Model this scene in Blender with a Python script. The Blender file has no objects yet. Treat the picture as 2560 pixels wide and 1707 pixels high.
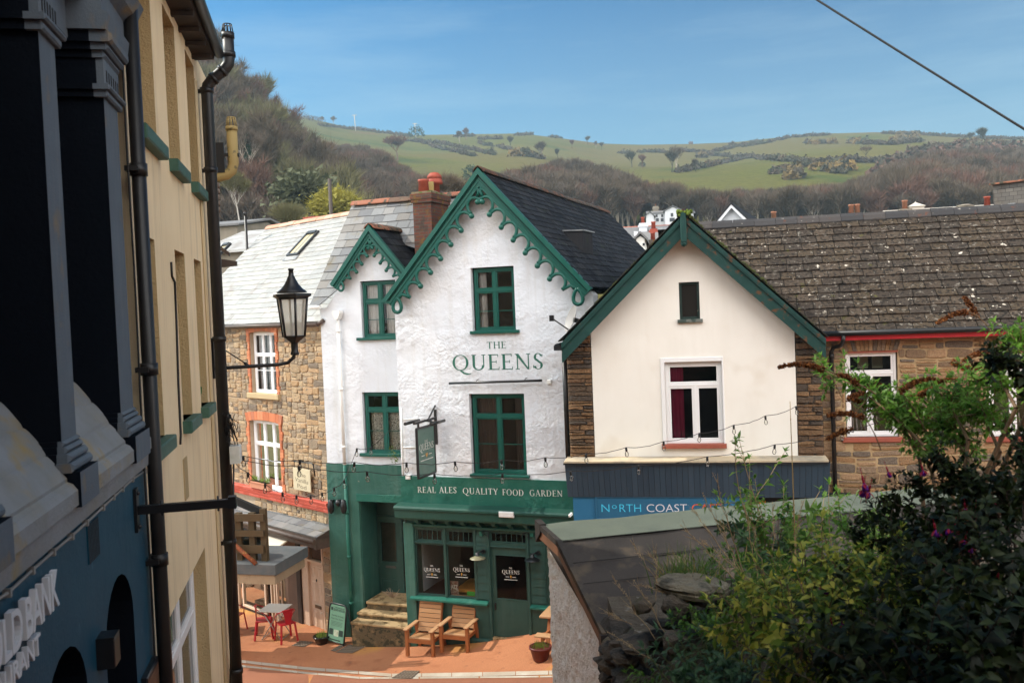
import bpy, bmesh, math, random
import numpy as np
from mathutils import Vector, Matrix, noise as mnoise
from mathutils.geometry import tessellate_polygon
random.seed(7)
rnd = random.random
def U(a, b): return a + (b - a) * rnd()
# ------------------------------------------------------------------ camera
SC = bpy.context.scene
COL = SC.collection
CAMZ = 7.63
FPX = 2300.0                       # focal length in photo pixels (photo is 2560 x 1707)
PITCH = math.atan(79.0 / FPX)
ROLL = 0.04
_F = Vector((0, math.cos(PITCH), -math.sin(PITCH)))
_U0 = Vector((0, math.sin(PITCH), math.cos(PITCH)))
_R0 = Vector((1, 0, 0))
_R = _R0 * math.cos(ROLL) - _U0 * math.sin(ROLL)
_U = _U0 * math.cos(ROLL) + _R0 * math.sin(ROLL)
CAM = Vector((0, 0, CAMZ))
cam_d = bpy.data.cameras.new('camera')
cam_d.sensor_width = 36.0
cam_d.lens = 36.0 * FPX / 2560.0
cam_d.clip_start = 0.05
cam_d.clip_end = 5000
cam_d.dof.use_dof = True
cam_d.dof.focus_distance = 20.0
cam_d.dof.aperture_fstop = 4.0
cam = bpy.data.objects.new('camera', cam_d)
COL.objects.link(cam)
cam.matrix_world = Matrix(((_R.x, _U.x, -_F.x, 0), (_R.y, _U.y, -_F.y, 0), (_R.z, _U.z, -_F.z, CAMZ), (0, 0, 0, 1)))
SC.camera = cam
# ------------------------------------------------------------------ light
SUN_ELEV = math.radians(41)
SUN_AZ = math.atan2(-0.955, 0.262)       # measured from +Y towards +X
SUNV = Vector((math.sin(SUN_AZ) * math.cos(SUN_ELEV), math.cos(SUN_AZ) * math.cos(SUN_ELEV), math.sin(SUN_ELEV)))
world = bpy.data.worlds.new('World')
SC.world = world
world.use_nodes = True
wn = world.node_tree
wn.nodes.clear()
wo = wn.nodes.new('ShaderNodeOutputWorld')
bg = wn.nodes.new('ShaderNodeBackground')
sky = wn.nodes.new('ShaderNodeTexSky')
sky.sky_type = 'NISHITA'
sky.sun_disc = False
sky.sun_elevation = SUN_ELEV
sky.sun_rotation = SUN_AZ
sky.air_density = 1.0
sky.dust_density = 1.0
sky.ozone_density = 3.0
bg.inputs[1].default_value = 0.08
# clear blue sky ahead; unseen bright cloud added behind the camera as facade fill
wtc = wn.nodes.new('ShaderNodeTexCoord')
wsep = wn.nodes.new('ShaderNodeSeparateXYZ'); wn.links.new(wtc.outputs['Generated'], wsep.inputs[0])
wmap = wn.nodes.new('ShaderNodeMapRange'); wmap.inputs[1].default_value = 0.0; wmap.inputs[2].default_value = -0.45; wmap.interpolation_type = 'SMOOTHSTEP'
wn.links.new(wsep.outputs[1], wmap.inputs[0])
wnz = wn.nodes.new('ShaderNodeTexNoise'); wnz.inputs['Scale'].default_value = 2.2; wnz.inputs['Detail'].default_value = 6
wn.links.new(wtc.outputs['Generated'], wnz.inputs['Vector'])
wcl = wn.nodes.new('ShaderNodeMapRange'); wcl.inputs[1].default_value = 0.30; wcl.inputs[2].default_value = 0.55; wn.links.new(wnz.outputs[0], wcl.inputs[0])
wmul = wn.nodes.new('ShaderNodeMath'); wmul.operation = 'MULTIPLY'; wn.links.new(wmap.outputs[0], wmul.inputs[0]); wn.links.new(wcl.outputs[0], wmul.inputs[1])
whs = wn.nodes.new('ShaderNodeHueSaturation'); whs.inputs['Saturation'].default_value = 1.3; wtn = wn.nodes.new('ShaderNodeMix'); wtn.data_type = 'RGBA'; wtn.blend_type = 'MULTIPLY'; wtn.inputs[0].default_value = 1; wtn.inputs[7].default_value = (0.80 / 5.6, 1.02 / 5.6, 0.95 / 5.6, 1); wn.links.new(sky.outputs[0], wtn.inputs[6]); wgm = wn.nodes.new('ShaderNodeGamma'); wgm.inputs[1].default_value = 1.75; wn.links.new(wtn.outputs[2], wgm.inputs[0]); wt2 = wn.nodes.new('ShaderNodeVectorMath'); wt2.operation = 'SCALE'; wt2.inputs['Scale'].default_value = 5.6; wn.links.new(wgm.outputs[0], wt2.inputs[0]); wn.links.new(wt2.outputs[0], whs.inputs['Color'])
# pale haze towards the horizon, thin streaks of high cloud over the blue
whr = wn.nodes.new('ShaderNodeMapRange'); whr.inputs[1].default_value = 0.02; whr.inputs[2].default_value = 0.36; whr.inputs[3].default_value = 0.75; whr.inputs[4].default_value = 0.0; wn.links.new(wsep.outputs[2], whr.inputs[0])
whz = wn.nodes.new('ShaderNodeMix'); whz.data_type = 'RGBA'; wn.links.new(whr.outputs[0], whz.inputs[0]); wn.links.new(whs.outputs[0], whz.inputs[6]); whz.inputs[7].default_value = (3.4, 4.5, 5.3, 1)
wmp2 = wn.nodes.new('ShaderNodeMapping'); wmp2.inputs['Scale'].default_value = (1.2, 1.2, 9.0); wmp2.inputs['Rotation'].default_value = (0.12, 0.2, 0.4); wn.links.new(wtc.outputs['Generated'], wmp2.inputs[0])
wn2 = wn.nodes.new('ShaderNodeTexNoise'); wn2.inputs['Scale'].default_value = 2.0; wn2.inputs['Detail'].default_value = 7; wn2.inputs['Roughness'].default_value = 0.62; wn.links.new(wmp2.outputs[0], wn2.inputs['Vector'])
wci = wn.nodes.new('ShaderNodeMapRange'); wci.inputs[1].default_value = 0.46; wci.inputs[2].default_value = 0.8; wci.inputs[4].default_value = 0.34; wn.links.new(wn2.outputs[0], wci.inputs[0])
wm2 = wn.nodes.new('ShaderNodeMix'); wm2.data_type = 'RGBA'; wn.links.new(wci.outputs[0], wm2.inputs[0]); wn.links.new(whz.outputs[2], wm2.inputs[6]); wm2.inputs[7].default_value = (3.9, 5.3, 6.1, 1)
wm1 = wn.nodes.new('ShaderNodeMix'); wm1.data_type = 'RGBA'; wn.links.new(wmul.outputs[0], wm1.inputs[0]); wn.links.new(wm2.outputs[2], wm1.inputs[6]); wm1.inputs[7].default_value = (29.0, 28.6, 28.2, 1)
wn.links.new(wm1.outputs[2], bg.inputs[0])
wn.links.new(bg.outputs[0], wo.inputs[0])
sun_d = bpy.data.lights.new('sun', 'SUN')
sun_d.energy = 2.7
sun_d.angle = math.radians(0.53)
sun_d.color = (1.0, 0.93, 0.82)
sun = bpy.data.objects.new('sun', sun_d)
COL.objects.link(sun)
sun.rotation_euler = SUNV.to_track_quat('Z', 'Y').to_euler()
SC.view_settings.view_transform = 'Standard'
SC.view_settings.look = 'None'
SC.view_settings.gamma = 1.0
SC.view_settings.use_curve_mapping = False
SC.view_settings.exposure = 0.95
# ------------------------------------------------------------------ pixels to places
def ray(px, py):
 return _F * FPX + _R * (px - 1280.0) - _U * (py - 853.5)
def atY(px, py, Y):
 r = ray(px, py)
 return CAM + r * (Y / r.y)
def proj(p):
 q = Vector(p) - CAM
 w = q.dot(_F)
 return (1280 + FPX * q.dot(_R) / w, 853.5 - FPX * q.dot(_U) / w)
def ground_z(X, Y):
 if X < -2.6: z = -0.07 + 0.105 * max(X + 2.6, -2.2) + 0.03 * min(X + 4.8, 0)
 else:
  t = min(X + 2.6, 4.0)
  z = -0.07 + 0.105 * t + 0.028 * t * t + 0.2 * max(0, X - 1.4)
 if Y < 17: z += (17 - Y) * 0.355 * min(1, (17 - Y) / 3.0)
 return z
def gpt(px, py):
 r = ray(px, py)
 lo, hi = 10.0, 60.0
 for _ in range(50):
  m = (lo + hi) / 2
  p = CAM + r * (m / r.y)
  if p.z > ground_z(p.x, p.y): lo = m
  else: hi = m
 return CAM + r * (lo / r.y)
class Fr:
 """A vertical facade plane: local x runs along it to the right, y into the building, z up."""
 def __init__(s, o, ang):
  s.o = Vector((o[0], o[1], 0)); s.ang = math.radians(ang)
  s.d = Vector((math.cos(s.ang), math.sin(s.ang), 0)); s.b = Vector((-s.d.y, s.d.x, 0))
 def at(s, px, py, y=0.0):
  r = ray(px, py)
  c = s.o + s.b * y
  t = (c - CAM).dot(s.b) / r.dot(s.b)
  p = CAM + r * t
  return ((p - s.o).dot(s.d), p.z)
 def w(s, x, y, z): return s.o + s.d * x + s.b * y + Vector((0, 0, z))
 def loc(s, p):
  q = Vector(p) - s.o
  return (q.dot(s.d), q.dot(s.b), p[2])
 def rect(s, x0, y0, x1, y1, y=0.0):
  """pixel box -> local (x0, x1, z0, z1)"""
  cx, cy = (x0 + x1) / 2, (y0 + y1) / 2
  return (s.at(x0, cy, y)[0], s.at(x1, cy, y)[0], s.at(cx, y1, y)[1], s.at(cx, y0, y)[1])
 def shifted(s, y):
  f = Fr((0, 0), 0); f.o = s.o + s.b * y; f.ang = s.ang; f.d = s.d; f.b = s.b
  return f
def frame_at(px, Y, ang):
 p = atY(px, 774, Y)
 return Fr((p.x, p.y), ang)
# ------------------------------------------------------------------ mesh builder
class MB:
 def __init__(s): s.v = []; s.f = []; s.m = []; s.s = []
 def add(s, vs, fs, mi=0, sm=False):
  n = len(s.v); s.v.extend([tuple(v) for v in vs])
  for f in fs:
   s.f.append(tuple(i + n for i in f)); s.m.append(mi); s.s.append(sm)
  return s
 def box(s, x0, x1, y0, y1, z0, z1, mi=0):
  vs = [(x0, y0, z0), (x1, y0, z0), (x1, y1, z0), (x0, y1, z0), (x0, y0, z1), (x1, y0, z1), (x1, y1, z1), (x0, y1, z1)]
  return s.add(vs, [(0, 3, 2, 1), (4, 5, 6, 7), (0, 1, 5, 4), (1, 2, 6, 5), (2, 3, 7, 6), (3, 0, 4, 7)], mi)
 def bbox(s, x0, x1, y0, y1, z0, z1, b=0.006, mi=0):
  """box with chamfered front (y0) edge"""
  vs = [(x0, y1, z0), (x1, y1, z0), (x1, y1, z1), (x0, y1, z1), (x0, y0 + b, z0), (x1, y0 + b, z0), (x1, y0 + b, z1), (x0, y0 + b, z1),
       (x0 + b, y0, z0 + b), (x1 - b, y0, z0 + b), (x1 - b, y0, z1 - b), (x0 + b, y0, z1 - b)]
  return s.add(vs, [(0, 3, 2, 1), (0, 1, 5, 4), (1, 2, 6, 5), (2, 3, 7, 6), (3, 0, 4, 7), (4, 5, 9, 8), (5, 6, 10, 9), (6, 7, 11, 10), (7, 4, 8, 11), (8, 9, 10, 11)], mi)
 def prism(s, poly, y0, y1, mi=0):
  """polygon in local xz, extruded from y0 to y1"""
  n = len(poly)
  vs = [(p[0], y0, p[1]) for p in poly] + [(p[0], y1, p[1]) for p in poly]
  fs = [tuple(range(n)), tuple(range(2 * n - 1, n - 1, -1))] + [(i, i + n, (i + 1) % n + n, (i + 1) % n) for i in range(n)]
  return s.add(vs, fs, mi)
 def prismx(s, prof, x0, x1, mi=0, sm=False):
  """profile in local yz, extruded along x"""
  n = len(prof)
  vs = [(x0, p[0], p[1]) for p in prof] + [(x1, p[0], p[1]) for p in prof]
  fs = [(i, i + n, (i + 1) % n + n, (i + 1) % n) for i in range(n)]
  s.add(vs, fs, mi, sm)
  return s.add(vs, [tuple(range(n)), tuple(range(2 * n - 1, n - 1, -1))], mi)
 def prismz(s, poly, z0, z1, mi=0):
  n = len(poly)
  vs = [(p[0], p[1], z0) for p in poly] + [(p[0], p[1], z1) for p in poly]
  fs = [tuple(range(n)), tuple(range(2 * n - 1, n - 1, -1))] + [(i, i + n, (i + 1) % n + n, (i + 1) % n) for i in range(n)]
  return s.add(vs, fs, mi)
 def quad(s, a, b, c, d, mi=0): return s.add([a, b, c, d], [(0, 1, 2, 3)], mi)
 def tube(s, pts, r, n=8, mi=0, sm=True, caps=True):
  pts = [Vector(p) for p in pts]
  k = len(pts)
  rs = r if isinstance(r, (list, tuple)) else [r] * k
  t0 = (pts[1] - pts[0]).normalized()
  a = Vector((0, 0, 1)) if abs(t0.z) < 0.9 else Vector((1, 0, 0))
  u = t0.cross(a).normalized()
  vs = []
  for i in range(k):
   t = (pts[min(i + 1, k - 1)] - pts[max(i - 1, 0)])
   if t.length < 1e-9: t = t0.copy()
   t.normalize()
   u = (u - t * u.dot(t))
   if u.length < 1e-6: u = t.orthogonal()
   u.normalize()
   w = t.cross(u)
   for j in range(n):
    an = 2 * math.pi * j / n
    vs.append(pts[i] + (u * math.cos(an) + w * math.sin(an)) * rs[i])
  fs = [(i * n + j, i * n + (j + 1) % n, (i + 1) * n + (j + 1) % n, (i + 1) * n + j) for i in range(k - 1) for j in range(n)]
  s.add(vs, fs, mi, sm)
  if caps:
   m = len(s.v) - len(vs)
   s.f.append(tuple(m + j for j in range(n - 1, -1, -1))); s.m.append(mi); s.s.append(False)
   s.f.append(tuple(m + (k - 1) * n + j for j in range(n))); s.m.append(mi); s.s.append(False)
  return s
 def bar(s, p0, p1, w, h, mi=0, up=(0, 0, 1)):
  p0, p1 = Vector(p0), Vector(p1)
  t = (p1 - p0).normalized(); up = Vector(up)
  a = t.cross(up)
  if a.length < 1e-4: a = t.orthogonal()
  a.normalize(); b = a.cross(t).normalized()
  a *= w / 2; b *= h / 2
  vs = [p0 - a - b, p0 + a - b, p0 + a + b, p0 - a + b, p1 - a - b, p1 + a - b, p1 + a + b, p1 - a + b]
  return s.add(vs, [(0, 3, 2, 1), (4, 5, 6, 7), (0, 1, 5, 4), (1, 2, 6, 5), (2, 3, 7, 6), (3, 0, 4, 7)], mi)
 def lathe(s, prof, c=(0, 0, 0), n=16, mi=0, sm=True, rot=0.0):
  c = Vector(c); k = len(prof)
  vs = [c + Vector((p[0] * math.cos(rot + 2 * math.pi * j / n), p[0] * math.sin(rot + 2 * math.pi * j / n), p[1])) for p in prof for j in range(n)]
  fs = [(i * n + j, i * n + (j + 1) % n, (i + 1) * n + (j + 1) % n, (i + 1) * n + j) for i in range(k - 1) for j in range(n)]
  s.add(vs, fs, mi, sm)
  m = len(s.v) - len(vs)
  s.f.append(tuple(m + j for j in range(n - 1, -1, -1))); s.m.append(mi); s.s.append(False)
  s.f.append(tuple(m + (k - 1) * n + j for j in range(n))); s.m.append(mi); s.s.append(False)
  return s
 def ball(s, c, r, n=8, mi=0, sq=(1, 1, 1)):
  k = max(4, n // 2)
  c = Vector(c)
  vs = [c + Vector((0, 0, -r * sq[2]))]
  for i in range(1, k):
   a = -math.pi / 2 + math.pi * i / k
   for j in range(n):
    b = 2 * math.pi * j / n
    vs.append(c + Vector((r * sq[0] * math.cos(a) * math.cos(b), r * sq[1] * math.cos(a) * math.sin(b), r * sq[2] * math.sin(a))))
  vs.append(c + Vector((0, 0, r * sq[2])))
  fs = []
  for j in range(n): fs.append((0, 1 + (j + 1) % n, 1 + j))
  for i in range(k - 2):
   for j in range(n):
    a = 1 + i * n + j; b = 1 + i * n + (j + 1) % n
    fs.append((a, b, b + n, a + n))
  t = len(vs) - 1; o = 1 + (k - 2) * n
  for j in range(n): fs.append((o + j, o + (j + 1) % n, t))
  return s.add(vs, fs, mi, True)
 def xf(s, fn):
  s.v = [tuple(fn(Vector(v))) for v in s.v]; return s
 def build(s, name, mats, parent=None, label=None, uv=False, fix=True):
  me = bpy.data.meshes.new(name)
  me.from_pydata(s.v, [], s.f)
  if not isinstance(mats, (list, tuple)): mats = [mats]
  for m in mats: me.materials.append(m)
  me.polygons.foreach_set('material_index', s.m)
  me.polygons.foreach_set('use_smooth', s.s)
  if fix:
   bm = bmesh.new(); bm.from_mesh(me)
   bmesh.ops.recalc_face_normals(bm, faces=bm.faces)
   bm.to_mesh(me); bm.free()
  if uv:
   lay = me.uv_layers.new(name='UVMap')
   for p in me.polygons:
    nn = p.normal
    z = Vector((0, 0, 1))
    vv = z - nn * nn.z
    vv = Vector((0, 1, 0)) if vv.length < 0.15 else vv.normalized()
    uu = vv.cross(nn)
    for li in p.loop_indices:
     co = me.vertices[me.loops[li].vertex_index].co
     lay.data[li].uv = (co.dot(uu), co.dot(vv))
  me.update()
  o = bpy.data.objects.new(name, me)
  COL.objects.link(o)
  if parent is not None: o.parent = parent
  if label: o['label'] = label
  return o
def np_mesh(name, V, F, mats, mi=None, smooth=False, parent=None):
 """fast mesh from numpy arrays (all faces with the same vertex count)"""
 me = bpy.data.meshes.new(name)
 k = F.shape[1]
 me.vertices.add(len(V)); me.vertices.foreach_set('co', V.astype(np.float32).ravel())
 me.loops.add(F.size); me.loops.foreach_set('vertex_index', F.astype(np.int32).ravel())
 me.polygons.add(len(F))
 me.polygons.foreach_set('loop_start', np.arange(0, F.size, k, dtype=np.int32))
 for m in (mats if isinstance(mats, (list, tuple)) else [mats]): me.materials.append(m)
 if mi is not None: me.polygons.foreach_set('material_index', mi.astype(np.int32))
 me.polygons.foreach_set('use_smooth', np.full(len(F), smooth))
 me.update(calc_edges=True)
 o = bpy.data.objects.new(name, me); COL.objects.link(o)
 if parent is not None: o.parent = parent
 return o
def tag(o, label, cat, group=None, kind=None):
 if label: o['label'] = label
 if cat: o['category'] = cat
 if group: o['group'] = group
 if kind: o['kind'] = kind
 return o
def thing(name, label, cat, loc=(0, 0, 0), rotz=0.0, group=None):
 o = bpy.data.objects.new(name, None); COL.objects.link(o)
 o.empty_display_size = 0.2
 o.location = loc; o.rotation_euler = (0, 0, rotz)
 return tag(o, label, cat, group)
def fthing(name, label, cat, F, group=None): return thing(name, label, cat, F.o, F.ang, group)
def copy_thing(o, parent=None, **kw):
 c = o.copy(); COL.objects.link(c)
 if parent is not None: c.parent = parent
 for ch in list(o.children): copy_thing(ch, c)
 return c
# ------------------------------------------------------------------ materials
def hexl(r, g, b):
 f = lambda c: ((c / 255 + 0.055) / 1.055) ** 2.4 if c > 10 else c / 255 / 12.92
 return (f(r), f(g), f(b))
def c4(c): return (c[0], c[1], c[2], 1)
def M(name, col, rough=0.75, col2=None, nscale=3.0, ncontrast=(0.35, 0.7), bump=0.0, bscale=40.0, bdist=0.01, island=None, spec=0.4, metal=0.0,
   spots=None, streak=None, lumps=None, brick=None, coord='Object', trans=0.0, fine=0.0, coat=0.0):
 """procedural principled material: base colour mixed by noise, by mesh island, spots, streaks, bump"""
 m = bpy.data.materials.new(name); m.use_nodes = True
 nt = m.node_tree; N = nt.nodes; L = nt.links
 b = N['Principled BSDF']
 b.inputs['Roughness'].default_value = rough
 b.inputs['Metallic'].default_value = metal
 b.inputs['Specular IOR Level'].default_value = spec
 if coat: b.inputs['Coat Weight'].default_value = coat
 tc = N.new('ShaderNodeTexCoord').outputs[coord]
 def noise(scale, detail=4, rg=0.6, vec=None):
  n = N.new('ShaderNodeTexNoise'); n.inputs['Scale'].default_value = scale
  n.inputs['Detail'].default_value = detail; n.inputs['Roughness'].default_value = rg
  L.new(vec if vec is not None else tc, n.inputs['Vector']); return n.outputs[0]
 def ramp(fac, a, bb):
  r = N.new('ShaderNodeMapRange'); r.inputs[1].default_value = a; r.inputs[2].default_value = bb
  L.new(fac, r.inputs[0]); return r.outputs[0]
 def mix(fac, a, bb, mode='MIX'):
  x = N.new('ShaderNodeMix'); x.data_type = 'RGBA'; x.blend_type = mode
  if isinstance(fac, float): x.inputs[0].default_value = fac
  else: L.new(fac, x.inputs[0])
  for sock, v in ((x.inputs[6], a), (x.inputs[7], bb)):
   if isinstance(v, tuple): sock.default_value = c4(v)
   else: L.new(v, sock)
  return x.outputs[2]
 cur = tuple(col)
 hts = []
 if island:
  g = N.new('ShaderNodeNewGeometry')
  cr = N.new('ShaderNodeValToRGB'); cr.color_ramp.interpolation = 'CONSTANT'
  els = cr.color_ramp.elements
  k = len(island)
  els[0].position = 0; els[0].color = c4(island[0]); els[1].position = 1.0 / k; els[1].color = c4(island[min(1, k - 1)])
  for i in range(2, k):
   e = els.new(i / k); e.color = c4(island[i])
  L.new(g.outputs['Random Per Island'], cr.inputs[0])
  cur = cr.outputs[0]
 if brick:   # (brick colour a, b, mortar, scale w, h)
  t = N.new('ShaderNodeTexBrick')
  t.inputs['Color1'].default_value = c4(brick[0]); t.inputs['Color2'].default_value = c4(brick[1]); t.inputs['Mortar'].default_value = c4(brick[2])
  t.inputs['Scale'].default_value = 1.0; t.inputs['Mortar Size'].default_value = brick[5] if len(brick) > 5 else 0.008
  t.inputs['Brick Width'].default_value = brick[3]; t.inputs['Row Height'].default_value = brick[4]
  uvn = N.new('ShaderNodeTexCoord').outputs['UV']
  L.new(uvn, t.inputs['Vector'])
  cur = t.outputs[0]
  inv = N.new('ShaderNodeMath'); inv.operation = 'SUBTRACT'; inv.inputs[0].default_value = 1; L.new(t.outputs[1], inv.inputs[1])
  hts.append((inv.outputs[0], 0.008))
 if col2 is not None:
  cur = mix(ramp(noise(nscale), *ncontrast), cur, tuple(col2))
 if fine:
  v = noise(bscale * 1.7, 3, 0.7)
  r = N.new('ShaderNodeMapRange'); r.inputs[1].default_value = 0.3; r.inputs[2].default_value = 0.7; r.inputs[3].default_value = 1 - fine; r.inputs[4].default_value = 1 + fine
  L.new(v, r.inputs[0])
  h = N.new('ShaderNodeVectorMath'); h.operation = 'SCALE'
  if isinstance(cur, tuple): h.inputs[0].default_value = cur
  else: L.new(cur, h.inputs[0])
  L.new(r.outputs[0], h.inputs['Scale']); cur = h.outputs[0]
 if spots:   # list of (colour, scale, lo, hi)
  for sp in spots:
   cur = mix(ramp(noise(sp[1], 3, 0.55), sp[2], sp[3]), cur, tuple(sp[0]))
 if streak:  # (colour, amount, xscale, zscale)
  mp = N.new('ShaderNodeMapping'); mp.inputs['Scale'].default_value = (streak[2], streak[2], streak[3])
  L.new(tc, mp.inputs[0])
  r = ramp(noise(1.0, 4, 0.65, mp.outputs[0]), 0.5, 0.85)
  ml = N.new('ShaderNodeMath'); ml.operation = 'MULTIPLY'; ml.inputs[1].default_value = streak[1]; L.new(r, ml.inputs[0])
  cur = mix(ml.outputs[0], cur, tuple(streak[0]))
 if isinstance(cur, tuple): b.inputs['Base Color'].default_value = c4(cur)
 else: L.new(cur, b.inputs['Base Color'])
 if bump: hts.append((noise(bscale, 5, 0.65), bdist * bump))
 if lumps:
  for sc, am in lumps:
   ml2 = N.new('ShaderNodeMath'); ml2.operation = 'MULTIPLY'; L.new(noise(sc, 3, 0.5), ml2.inputs[0]); L.new(ramp(noise(0.7 + sc * .03, 2, .5), .38, .64), ml2.inputs[1]); hts.append((ml2.outputs[0], am))
 last = None
 for h, am in hts:
  bp = N.new('ShaderNodeBump'); bp.inputs['Strength'].default_value = 1.0; bp.inputs['Distance'].default_value = am
  L.new(h, bp.inputs['Height'])
  if last is not None: L.new(last, bp.inputs['Normal'])
  last = bp.outputs[0]
 if last is not None: L.new(last, b.inputs['Normal'])
 if trans:
  td = N.new('ShaderNodeBsdfTranslucent'); ms = N.new('ShaderNodeMixShader'); ms.inputs[0].default_value = trans
  if isinstance(cur, tuple): td.inputs[0].default_value = c4(tuple(min(1, c * 1.6) for c in cur))
  else:
   sc2 = N.new('ShaderNodeVectorMath'); sc2.operation = 'SCALE'; sc2.inputs['Scale'].default_value = 2.0; L.new(cur, sc2.inputs[0]); L.new(sc2.outputs[0], td.inputs[0])
  L.new(b.outputs[0], ms.inputs[1]); L.new(td.outputs[0], ms.inputs[2]); L.new(ms.outputs[0], N['Material Output'].inputs[0])
 return m
def glass_mat(name, tint=(1, 1, 1), refl=1.0):
 m = bpy.data.materials.new(name); m.use_nodes = True
 N = m.node_tree.nodes; L = m.node_tree.links; N.clear()
 o = N.new('ShaderNodeOutputMaterial'); t = N.new('ShaderNodeBsdfTransparent'); g = N.new('ShaderNodeBsdfGlossy')
 x = N.new('ShaderNodeMixShader'); f = N.new('ShaderNodeFresnel'); f.inputs[0].default_value = 1.5
 nz = N.new('ShaderNodeTexNoise'); nz.inputs['Scale'].default_value = 2.5; bp = N.new('ShaderNodeBump'); bp.inputs['Distance'].default_value = 0.004
 tc = N.new('ShaderNodeTexCoord'); L.new(tc.outputs['Object'], nz.inputs['Vector']); L.new(nz.outputs[0], bp.inputs['Height']); L.new(bp.outputs[0], g.inputs['Normal'])
 t.inputs[0].default_value = c4(tint); g.inputs[1].default_value = 0.02
 mm = N.new('ShaderNodeMath'); mm.operation = 'MULTIPLY'; mm.inputs[1].default_value = refl; L.new(f.outputs[0], mm.inputs[0])
 L.new(mm.outputs[0], x.inputs[0]); L.new(t.outputs[0], x.inputs[1]); L.new(g.outputs[0], x.inputs[2]); L.new(x.outputs[0], o.inputs[0])
 return m
# ------------------------------------------------------------------ palette
m_white = M('white_render', (0.74, 0.76, 0.80), 0.62, col2=(0.66, 0.68, 0.715), nscale=1.2, ncontrast=(0.4, 0.75), bump=1.0, bscale=55, bdist=0.006,
   lumps=[(5.0, 0.06), (14.0, 0.034)], streak=((0.5, 0.46, 0.40), 0.45, 5.0, 0.4), spec=0.4, spots=[((.62, .61, .60), .9, .55, .75)])
m_white_smooth = M('white_render_smooth', (0.68, 0.70, 0.74), 0.7, col2=(.63, .645, .68), nscale=1.1, bump=0.8, bscale=45, bdist=0.006, lumps=[(4, 0.035), (12, .015)], streak=((0.5, 0.47, 0.4), 0.4, 5.0, 0.4))
m_gband = M('green_band_paint', (0.011, 0.105, 0.073), 0.55, col2=(0.02, 0.128, 0.092), nscale=2.5, bump=1.0, bscale=50, bdist=0.005, lumps=[(5.0, 0.035), (15.0, 0.016)],
   streak=((0.07, 0.17, 0.13), 0.5, 4.0, 0.4), spec=0.3, spots=[((.045, .15, .115), 3.2, .6, .72), ((.008, .07, .05), 1.3, .58, .72), ((.16, .24, .2), 22, .72, .76)])
m_glow = M('green_low_wall_paint', (0.026, 0.10, 0.075), 0.55, col2=(0.04, 0.122, 0.095), nscale=1.8, bump=1.0, bscale=40, bdist=0.006, lumps=[(4.0, 0.035), (13.0, 0.014)],
     streak=((0.13, 0.2, 0.165), 0.6, 5.0, 0.35), spec=0.3, spots=[((0.3, 0.3, 0.22), 7.0, 0.74, 0.8)])
m_gtrim = M('green_gloss_trim', (0.004, 0.076, 0.057), 0.4, col2=(0.008, 0.09, 0.068), nscale=4, bump=0.3, bscale=30, bdist=0.003, spec=0.3, streak=((0.05, 0.1, 0.07), 0.4, 9, 1.2))
m_gshop = M('green_shopfront_paint', (0.022, 0.064, 0.052), 0.45, col2=(0.03, 0.078, 0.064), nscale=2.5, bump=0.3, bscale=20, bdist=0.003, streak=((0.07, 0.105, 0.09), 0.5, 7, 0.6), spec=0.3, spots=[((.014, .045, .037), 1.6, .56, .72)])
m_gfascia = M('green_fascia_paint', (0.014, 0.062, 0.046), 0.45, spec=.3, col2=(0.022, 0.077, 0.058), nscale=3, bump=0.3, bscale=25, bdist=0.003, streak=((0.06, 0.11, 0.08), 0.4, 9, 0.9))
m_gletter = M('painted_green_lettering', (0.02, 0.13, 0.09), 0.5, col2=(0.04, 0.16, 0.115), nscale=9)
m_wletter = M('painted_white_lettering', (0.78, 0.77, 0.72), 0.5, col2=(0.6, 0.62, 0.56), nscale=14)
m_glass = glass_mat('window_glass')
m_glassd = glass_mat('shop_window_glass', (0.85, 0.9, 0.88), 0.5)
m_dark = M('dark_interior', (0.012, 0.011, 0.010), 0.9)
m_curt = M('white_curtain', (0.62, 0.60, 0.57), 0.9, streak=((0.35, 0.34, 0.32), 0.8, 25, 0.2), lumps=[(6, 0.03)])
m_lace = M('lace_curtain', (0.6, 0.6, 0.55), 0.9, spots=[((0.08, 0.08, 0.07), 45, 0.5, 0.56)])
m_curtb = M('brown_curtain', (0.085, 0.062, 0.055), 0.9, streak=((0.16, 0.12, 0.11), 0.7, 22, 0.2))
m_curtr = M('crimson_curtain', (0.25, 0.015, 0.05), 0.9, streak=((0.1, 0.005, 0.02), 0.7, 22, 0.2))
SLD = [(0.016, 0.017, 0.02), (0.022, 0.023, 0.026), (0.011, 0.012, 0.014), (0.03, 0.029, 0.031), (0.017, 0.017, 0.018), (0.024, 0.026, 0.03)]
m_slate_dark = M('dark_slate', SLD[0], 0.75, island=SLD, spots=[((0.13, 0.13, 0.125), 9, 0.68, 0.76), ((0.035, 0.04, 0.02), 3.0, 0.62, 0.75)], bump=0.5, bscale=50, bdist=0.006, spec=0.08, fine=0.3,
        streak=((0.075, 0.075, 0.08), 0.35, 9, 0.6))
m_slate_mid = M('grey_slate', (0.14, 0.14, 0.14), 0.55, island=[(0.16, 0.157, 0.15), (0.13, 0.13, 0.13), (0.2, 0.19, 0.18), (0.11, 0.11, 0.115), (0.15, 0.135, 0.12), (0.17, 0.17, 0.17)],
    spots=[((0.14, 0.11, 0.06), 2.2, 0.58, 0.75)], bump=0.5, bscale=40, bdist=0.005, spec=0.5, fine=0.25)
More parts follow.
